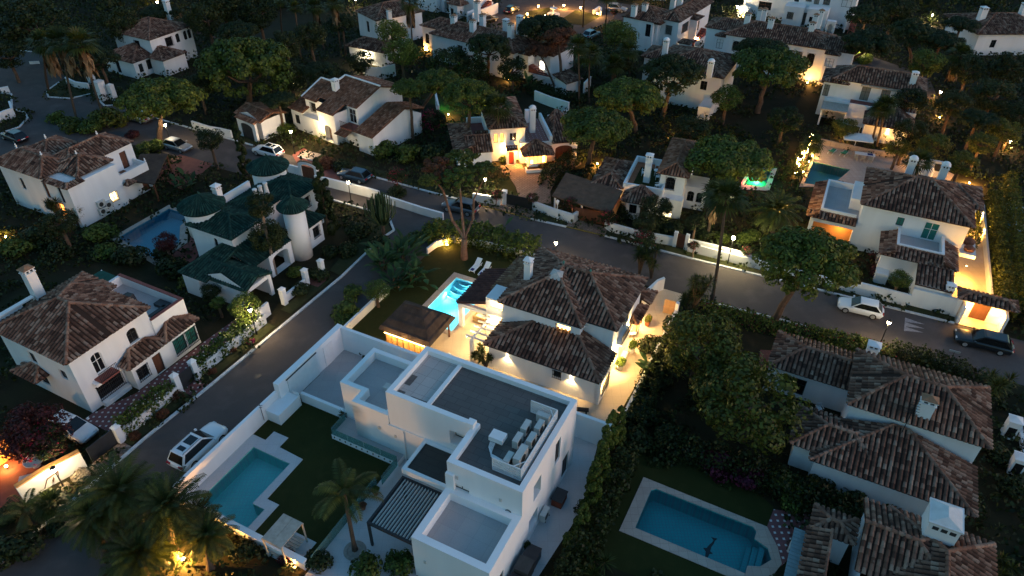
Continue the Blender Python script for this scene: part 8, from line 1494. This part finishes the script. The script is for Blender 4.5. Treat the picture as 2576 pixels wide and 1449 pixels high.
# ================================================================== lamps
def street_lamp(label, px, py, h, power=110, col=WARM2, bracket=False, mt='iron', glow='lamp_glow', globe=False, lit=True, name='street_lamp', z0=0.):
    B = G(px, py, z0); r = thing(name, label, 'street lamp', (B[0], B[1], z0), 20); mk('pole', MB().tube([(0, 0, 0), (0, 0, .5), (0, 0, .52), (0, 0, h-.45)], [.10, .09, .055, .045], 8), mt, r)
    if globe: mk('globe', MB().lathe([(0, -.2), (.15, -.12), (.2, 0), (.15, .12), (0, .2)], 12, (0, 0, h-.2)), glow, r); light('lamp_light', (0, 0, h-.5), col, power, r, .2); return r
    mk('lantern_glass', MB().lathe([(.09, -.42), (.19, -.08), (.19, -.05), (.0, -.04)], 6, (0, 0, h)), glow if lit else 'canvas_white', r); fr = MB().lathe([(.06, -.48), (.11, -.43)], 6, (0, 0, h)).lathe([(.23, -.06), (.2, .0), (.06, .12), (.0, .2)], 6, (0, 0, h))
    for k in range(6): a = k*math.pi/3; fr.bar((.1*math.cos(a), .1*math.sin(a), h-.43), (.2*math.cos(a), .2*math.sin(a), h-.06), .018)
    mk('lantern_frame', fr, mt, r)
    if lit: light('lamp_light', (0, 0, h-.52), col, power, r, .12); light('lamp_light', (0, -.32, h-.2), col, power*.15, r, .06)
    return r
for t in (('black street lamp in front of the pale grey hatchback', 431, 366, 3.3, 110), ('black street lamp beside the arched brown gate', 742, 388, 3.6, 260), ('black street lamp at the green villa corner above the ivy wall', 646, 842, 3.3, 150), ('black street lamp behind the roof of the lit villa', 1396, 668, 3.2, 90), ('black double headed street lamp beside the tiled roof at the right', 2210, 874, 3.3, 110), ('street lamp at the cypress on the main street', 884, 512, 3.2, 70), ('bright lamp in the tree left of the cobbled forecourt', 1222, 500, 3.0, 220), ('lantern on a leaning post below the ochre capped wall', 165, 1232, 2.6, 120), ('bright lantern on the lit hedge beside the upper right street', 2163, 152, 2.6, 260), ('bright lamp before the white terraced house at the top right', 1849, 46, 2.6, 300), ('small bright lamp at the far left roof with the white chimney', 405, 40, 3.0, 160), ('lamp on the wall left of the light brown roofs', 744, 250, 2.8, 120), ('lamp at the left corner of the plain brown hip roof', 897, 22, 2.2, 120), ('bright lamp beside the orange pillar at the upper right', 2338, 60, 2.0, 260), ('warm lamp at the stair of the long chimney house', 1750, 118, 1.8, 160), ('small lamp in the dark garden right of the grey door house', 2356, 258, 2.0, 160), ('glowing lamp among bushes at the right edge', 2531, 378, 1.6, 140), ('bright lamp on the bushes beside the wall lamp roof terrace house', 1694, 535, 1.6, 110)):
    street_lamp(t[0], t[1], t[2], t[3], t[4], WARM2 if t[4] not in (160, 140) else AMBER)
street_lamp('white globe street lamp in front of the lit yellow bushes', 1830, 664, 3.6, 260, (1., .85, .45), globe=True); street_lamp('unlit white lamp post with a cross bar in the curved planter by the gate', 1400, 557, 2.8, mt='plastic_white', lit=False)
def ground_light(label, px, py, power, col=AMBER, z=.0, glow='lamp_orange', group=None, rad=.11, h=.35, name='garden_light'):
    B = G(px, py, z); r = thing(name, label, 'garden light', (B[0], B[1], z), 0, group); mk('globe', MB().lathe([(0, -rad), (rad*.8, -rad*.5), (rad, 0), (rad*.8, rad*.5), (0, rad)], 10, (0, 0, h)), glow, r); mk('base', MB().tube([(0, 0, 0), (0, 0, h-rad*.9)], .04, 6), 'iron', r); light('lamp_light', (0, -.05, h+rad+.12), col, power, r, .1); return r
for i, (px, py) in enumerate(((1354, 24), (1418, 22), (1460, 28), (1502, 43), (1372, 47), (1326, 44), (1309, 58))): ground_light(['lit bollard at the upper left of the fountain island', 'lit bollard at the top of the fountain island', 'lit bollard right of the brick path on the fountain island', 'lit bollard beside the curved bench of the fountain island', 'lit bollard in front of the fountain basin', 'lit bollard in the round bed left of the fountain', 'lit bollard at the lower left of the fountain square near the chimneys'][i], px, py, 130, AMBER, group='bollard lights round the fountain island', rad=.2, h=.7)
for i, (px, py) in enumerate(((2042, 396), (2033, 410), (2024, 420), (2018, 436))): ground_light(['topmost glowing ball light along the pool terrace edge', 'second glowing ball light along the pool terrace edge', 'third glowing ball light along the pool terrace edge', 'lowest glowing ball light along the pool terrace edge'][i], px, py, 45, (1., .6, .15), group='ball lights along the pool terrace', rad=.17, h=.25)
for t in (('amber spotlight shining up the palm trunk at the bottom left', 465, 1412, 620), ('amber spotlight on the trunk of the pine by the garage', 1502, 418, 170), ('warm ground spotlight at the curved white wall of the lawn', 1125, 622, 38), ('amber light among the bushes above the roof terrace house', 1719, 352, 200), ('amber uplight at the trunk right of the white parasol', 2247, 388, 130), ('amber uplight under the palm right of the pool terrace', 2318, 428, 160), ('amber light glowing through the hedge at the end of the roof', 2436, 466, 320), ('amber light in bushes beneath the broad dark pine', 2030, 213, 120), ('amber light under the clipped tree by the parasol', 2124, 352, 60), ('orange light in the yard of the small lit pavilion corner', 1070, 130, 160), ('small flame coloured light in the dark porch below the many chimneys', 1278, 205, 25), ('orange lamp at the end of the red terrace wall', 1128, 293, 70), ('dim orange lamp at the left edge beside garden furniture', 18, 602, 60), ('small orange light at the end of the low pool wall', 745, 1420, 60), ('orange light in the dark garden at the far right trees', 2362, 300, 60), ('amber lamp at the street end of the ochre wall', 20, 1180, 40)): ground_light(*t)
for i, (px, py) in enumerate(((2030, 382), (2022, 402), (2010, 428), (2000, 440))):
    fl = MB(); rr = random.Random(i)
    for k in range(26): a = rr.uniform(0, 6.28); z = rr.uniform(.2, 2.6); fl.cbox(.2*math.cos(a), .2*math.sin(a), z, .05, .05, .05)
    B = G(px, py); solo('string_lights', fl, 'festoon', ['string lights round the palm nearest the parasol', 'string lights round the second trunk by the pool terrace', 'string lights round the trunk beside the dark green pool', 'string lights low at the pool terrace corner'][i], 'string lights', (B[0], B[1], 0)); light('lamp_light', (B[0], B[1]-.5, 1.4), AMBER, 50, None, .3)
light('lamp_light', (*G(1905, 448)[:2], .25), (.1, 1., .2), 120, None, .4); light('lamp_light', (*G(1880, 462)[:2], .2), (1., .12, .05), 70, None, .3); light('lamp_light', (*G(1113, 275)[:2], 1.6), (.1, 1., .15), 60, None, .3)
# ================================================================== far pools and terraces
dk10 = gp((2010, 470), (2062, 362), (2330, 402), (2400, 440), (2380, 470), (2165, 470)); pool('swimming_pool', POOL10, 'pool_tile_green', 1.3, 'water', 'dark teal pool on the terrace with green sun loungers', dk10, 'paver_pink')
pool('swimming_pool', POOL_E, 'pool_tile_blue', 1.3, 'water', 'dim blue pool with a white railing at the right edge', None, None); pool('swimming_pool', POOL9, 'pool_tile_green', .8, 'water', 'small pool lit green and red behind the umbrella pine', gp((1856, 476), (1935, 480), (1955, 424), (1885, 424)), 'paver_white')
pool('swimming_pool', POOL_NW, 'pool_tile_blue', .02, 'water', 'narrow dark pool with a red patio behind the far left house', gp((470, 78), (575, 104), (590, 92), (490, 68)), 'red_paver', .06)
LW = Fr(*G(2092, 385)[:2], -20); lounger('green sun lounger left of its twin on the pool terrace', 0, 0, LW, 160, 'green_cloth', 'plastic_white', None); LW = Fr(*G(2122, 390)[:2], -20); lounger('green sun lounger right of its twin on the pool terrace', 0, 0, LW, 160, 'green_cloth', 'plastic_white', None)
um = thing('parasol', 'large white rectangular parasol on the pool terrace behind the loungers', 'parasol', (*G(2146, 382)[:2], 0), -15); cn = MB(); cn.add([(-1.9, -1.3, 2.3), (1.9, -1.3, 2.3), (1.9, 1.3, 2.3), (-1.9, 1.3, 2.3), (0, 0, 2.75), (-1.9, -1.3, 2.15), (1.9, -1.3, 2.15), (1.9, 1.3, 2.15), (-1.9, 1.3, 2.15)], [(0, 1, 4), (1, 2, 4), (2, 3, 4), (3, 0, 4), (0, 5, 6, 1), (1, 6, 7, 2), (2, 7, 8, 3), (3, 8, 5, 0)]); mk('canopy', cn, 'canvas_white', um); mk('pole', MB().tube([(.2, 1.2, 0), (.2, 1.2, 3.3)], .05, 6), 'plastic_white', um)
TD = Fr(*G(2172, 400)[:2], -20); table_set('long white dining table on the pool terrace', 0, 0, .05, TD, .9, False)
for i, (x, y, d) in enumerate(((-1.1, -.85, 180), (-.2, -.85, 180), (.7, -.85, 180), (-1.9, 0, 90), (-.6, .85, 0), (.5, .85, 0))): chair(['pale chair at the left end of the near side of the white dining table', 'pale chair in the middle of the near side of the white dining table', 'pale chair at the right end of the near side of the white dining table', 'pale chair at the left head of the white dining table', 'pale chair at the left of the far side of the dining table', 'pale chair at the right of the far side of the dining table'][i], x, y, .05, TD, d, 'timber_pale', 'dining chairs on the pool terrace')
solo('cloth', MB().box(.3, -.25, .79, 1.0, .3, .82), 'navy_cloth', 'blue cloth lying on the white dining table', 'cloth', TD.o, TD.d); px_wall('low white wall behind the pool terrace loungers', [(2062, 362), (2180, 388), (2300, 404)], .8, mt='paver_pink')
ob = thing('outdoor_kitchen', 'white rounded outdoor oven wall at the terrace right of the tall chimney', 'oven', (*G(2330, 440)[:2], 0), -25); mk('wall', MB().box(-1.6, -.2, 0, 1.6, .2, 2.2), 'white_wall', ob); mk('oven', MB().lathe([(.8, 0), (.8, 1.2), (.55, 1.7), (0, 1.9)], 14, (-.2, -1.0, 0)), 'white_wall', ob); mk('opening', MB().box(.5, -.24, .9, 1.4, -.205, 1.9), 'charcoal', ob)
rl = MB()
for a, b in (((2528, 520), (2548, 585)), ((2528, 520), (2600, 540)), ((2548, 585), (2620, 605))):
    A_, B_ = G(*a), G(*b)
    for z in (.5, 1.0): rl.bar((A_[0], A_[1], z), (B_[0], B_[1], z), .06)
    for t in (0, .5, 1): p = A_*(1-t)+B_*t; rl.bar((p[0], p[1], 0), (p[0], p[1], 1.05), .06)
solo('pool_railing', rl, 'plastic_white', 'white tube railing beside the dim blue pool at the right edge', 'railing')
FR = Fr(13.17, 75.91, -20)
for i, (x, y, d) in enumerate(((1.6, 6.6, 180), (2.9, 6.6, 180), (3.9, 6.5, 180), (1.7, 4.0, 90), (3.5, 3.6, -80), (3.9, 1.4, -60))): chair(['white chair at the left of the row against the back wall of the green carpeted terrace', 'white chair in the middle of the row at the back of the green carpeted terrace', 'white chair at the right of the row at the back of the green carpeted terrace', 'white chair left of the tall chimney on the green carpeted terrace', 'white chair right of the tall chimney on the green carpeted terrace', 'white folded chair at the front corner of the green carpeted terrace'][i], x, y, 2.86, FR, d, group='white chairs on the green carpeted terrace')
table_set('small white table right of the chimney on the green carpeted terrace', 3.2, 4.6, 2.86, FR, .8)
# fountain, shed, gate pillars
fb = G(1392, 40); ft = thing('fountain', 'white tiered fountain on the lit square island', 'fountain', (fb[0], fb[1], .03)); mk('basin', MB().lathe([(1.3, 0), (1.35, .45), (1.15, .45), (1.1, .3), (0, .3)], 24), 'white_wall', ft); mk('column', MB().lathe([(.25, .3), (.15, .8), (.2, 1.2)], 12), 'white_wall', ft); mk('bowl', MB().lathe([(.2, 1.2), (.75, 1.5), (.8, 1.6), (.7, 1.58), (.1, 1.45), (.08, 2.1), (0, 2.15)], 18), 'white_wall', ft)
cb_ = MB(); path_band(gp((1492, 36), (1506, 26), (1512, 30), (1510, 40)), .3, 0, .9, cb_); solo('garden_bench', cb_, 'white_wall', 'curved white bench wall at the right end of the fountain island', 'bench')
H = House('shed', 'small tiled garden shed between two slim palms', 8.4, 110.9, 40, cat='shed', seed=201); H.block(.3, .3, 3.4, 3.0, 0, 2.1, top=False); H.roof().plane([(0, 0, 2.1), (3.8, 0, 2.1), (3.8, 3.4, 2.7), (0, 3.4, 2.7)]); H.done(); px_wall('teal shaded white wall right of the small tiled shed', [(1468, 238), (1484, 222)], 2.0); px_wall('curved white wall with a hedge above the red door house', [(1345, 252), (1385, 268), (1430, 282)], 1.6); px_wall('curved white kerb wall on the lawn behind the red door house', [(1378, 300), (1400, 292), (1425, 285)], .6)
px_wall('white garden wall behind the pine right of the lit entrance villa', [(1098, 268), (1105, 300)], 2.2); px_wall('curved white wall behind the left junction verge', [(170, 210), (195, 222), (226, 226)], 1.1)
for t in (('white slotted gate pillar left of the dark gate near the junction pine', 262, 250, 3.0, 1.2), ('white gate pillar right of the dark gate near the junction pine', 288, 250, 2.4, .8), ('white leaning gate pillar beside the curved wall at the junction', 234, 210, 2.0, .9)): f = Fr(*G(t[1], t[2])[:2], -25); post('gate_post', t[0], 0, 0, t[3], t[4], f)
px_wall('white street wall at the left edge of the junction', [(-20, 318), (20, 300), (38, 294), (32, 276)], 1.4); px_wall('short white post wall at the far left edge of the junction', [(5, 236), (26, 232)], 1.0)
solo('road_board', MB().cbox(0, 0, 0, 1.6, .1, .5), 'plastic_white', 'small white board beside the road at the upper left', 'board', (*G(88, 161)[:2], 0), 10)
for t in (('white tiled topped gate post at the right edge, upper one', 2532, 1095, 1.9), ('white wide gate post at the right edge, lower one', 2548, 1185, 1.7)): f = Fr(*G(t[1], t[2])[:2], -26); r = post('gate_post', t[0], 0, 0, t[3], .9, f); mk('grille', MB().box(-.3, -.47, .2, .3, -.455, 1.3), 'iron', r)
px_wall('white street wall strip at the right edge', [(2560, 1060), (2576, 1160)], .4)
# lower left corner
px_wall('white lit wall with brown painted lantern shadow at the lower left', [(62, 1262), (130, 1218), (218, 1172)], 1.7, .3); wf = Fr(*G(137, 1216)[:2], 0); A_ = G(62, 1262); B_ = G(218, 1172); dd = (B_-A_)[:2]; L_ = np.linalg.norm(dd); ang = math.degrees(math.atan2(dd[1], dd[0])); nb = MB()
for (u0, z0, u1, z1) in ((.32, .25, .42, 1.0), (.42, 1.0, .60, 1.15), (.60, 1.15, .56, .55)): nb.bar((u0*L_, -.17, z0), (u1*L_, -.17, z1), .10, .02)  # brown bars paint the cast shadow of the lantern frame on the wall
nb.bar((.47*L_, -.17, .5), (.51*L_, -.17, .8), .22, .02); solo('wall_shadow', nb, 'brown_wood', 'brown painted lantern shadow, house shaped with a square on the lit lower left wall', 'painted shadow', (A_[0], A_[1], 0), ang)
wc = MB(); path_band([tuple(G(*p)[:2]) for p in ((62, 1262), (130, 1218), (218, 1172))], .42, 1.7, 1.8, wc); solo('wall_coping', wc, 'ochre_wall', 'ochre coping along the lit lower left wall', 'coping')
H = House('house', 'ochre walled building corner at the left edge', *G(-60, 1215)[:2], 60, wall='ochre_wall', seed=221); H.block(0, 0, 3, 3.2, 0, 3.2); H.done()
jt = thing('garden_table', 'white stone table and seat in the lower left yard', 'table', (*G(93, 1172)[:2], 0), 20); mk('top', MB().lathe([(.75, .65), (.75, .75), (0, .75)], 14), 'old_white', jt); mk('foot', MB().lathe([(.3, 0), (.2, .65)], 10), 'old_white', jt); mk('seat', MB().box(-.9, -1.6, 0, .3, -1.1, .42), 'old_white', jt)
struct('patio', MB().sheet(gp((0, 1125), (40, 1115), (120, 1180), (60, 1255), (0, 1290)), .03), 'terrace_red')
# pots
def potted(label, loc, deg, h, mt='leaf_bright', pot='old_white', w=.32):
    r = thing('potted_plant', label, 'potted plant', loc, deg); mk('pot', MB().lathe([(w*.65, 0), (w, .5), (w*1.08, .52), (w*.9, .5), (0, .46)], 14), pot, r); f = mk('foliage', lib('bush_1', mt, lambda: ball(601)), None, r, loc=(0, 0, .45)); f.scale = (w*1.5, w*1.5, h-.4); return r
potted('yellow green potted shrub beside the bright wall lamp on the driveway', (*F2.w(.35, 8.0), .014), 0, 1.5, 'leaf_bright'); potted('leafy potted shrub by the white bench on the driveway', (*F2.w(.1, 5.4), .014), 0, 1.3, 'leaf_bright', 'old_white', .4); potted('small potted plant by the dark coffee table under the porch', (*F2.w(-13.5, 7.6), .014), 0, .9, 'leaf_green', 'terracotta', .2); potted('potted shrub beside the bay window of the lit villa', (*F2.w(.45, 12.4), .014), 0, 1.3, 'leaf_olive', 'terracotta', .3)
potted('orange flowering potted plant on the white paving by the pergola', (*G(945, 1243)[:2], .016), 0, .8, 'leaf_green', 'terracotta', .28); potted('red pot standing beside the palm on the white paving', (*G(914, 1280)[:2], .016), 0, .55, 'leaf_red', 'terracotta', .25); potted('tall dark plant by the right wall of the modern house', (*F1.w(.25, .4), .016), 0, 1.2, 'leaf_dark', 'charcoal', .2)
sg = thing('street_sign', 'small plain sign on a post at the kerb near the lower right', 'sign', (*G(2388, 912)[:2], 0), -25); mk('post', MB().tube([(0, 0, 0), (0, 0, 1.3)], .03, 6), 'iron', sg); mk('panel', MB().box(-.45, -.02, 1.25, .45, .02, 1.45), 'steel', sg)
asy = MB().tube([(0, 0, 0), (0, 0, 1.9)], .025, 5).bar((-.3, 0, 1.6), (.3, 0, 1.85), .03).bar((-.2, 0, 1.4), (.2, 0, 1.6), .03); solo('antenna', asy, 'iron', 'thin aerial pole on the white wall beside the deck', 'antenna', (*F1.w(-24.2, 1.2), .5), F1.d)
# ================================================================== light, sky, camera
w = bpy.data.worlds.new('World'); SC.world = w; w.use_nodes = True
nt = w.node_tree; sky = nt.nodes.new('ShaderNodeTexSky'); sky.sky_type = 'NISHITA'; sky.sun_disc = False
SUN_EL, SUN_AZ = 2.0, 112.0     # degrees; azimuth clockwise from +Y
sky.sun_elevation = R(SUN_EL); sky.sun_rotation = R(SUN_AZ); sky.altitude = 20; sky.air_density = 1.3; sky.dust_density = .6; sky.ozone_density = 3.0
bg = nt.nodes['Background']; bg.inputs[1].default_value = .14; tn = nt.nodes.new('ShaderNodeMix'); tn.data_type = 'RGBA'; tn.blend_type = 'MULTIPLY'; tn.inputs[0].default_value = 1; tn.inputs[7].default_value = (.84, 1.03, 1.0, 1); nt.links.new(sky.outputs[0], tn.inputs[6]); nt.links.new(tn.outputs[2], bg.inputs[0])
sd = bpy.data.lights.new('sun', 'SUN'); sd.energy = .16; sd.angle = R(25); sd.color = (1., .66, .60)
so = bpy.data.objects.new('sun', sd); COL.objects.link(so)
dv = Vector((math.sin(R(SUN_AZ))*math.cos(R(14)), math.cos(R(SUN_AZ))*math.cos(R(14)), math.sin(R(14)))); so.rotation_euler = (-dv).to_track_quat('-Z', 'Y').to_euler()
cd = bpy.data.cameras.new('camera'); co = bpy.data.objects.new('camera', cd); COL.objects.link(co); SC.camera = co
cd.sensor_width = 36; cd.lens = FPX/CW*36; cd.clip_end = 4000; cd.clip_start = .5
from mathutils import Matrix
m = Matrix(((_X[0], _U[0], -_F[0], 0), (_X[1], _U[1], -_F[1], 0), (_X[2], _U[2], -_F[2], CZ), (0, 0, 0, 1))); co.matrix_world = m
vs = SC.view_settings; vs.view_transform = 'Standard'; vs.look = 'None'; vs.exposure = EXPO; vs.gamma = 1
SC.cycles.use_denoising = True; SC.cycles.max_bounces = 6; SC.cycles.diffuse_bounces = 3; SC.cycles.glossy_bounces = 3; SC.cycles.transparent_max_bounces = 10; SC.cycles.transmission_bounces = 4
SC.cycles.sample_clamp_indirect = 4; SC.cycles.caustics_reflective = False; SC.cycles.caustics_refractive = False; SC.cycles.use_light_tree = True; SC.cycles.use_adaptive_sampling = True; SC.cycles.adaptive_threshold = .02
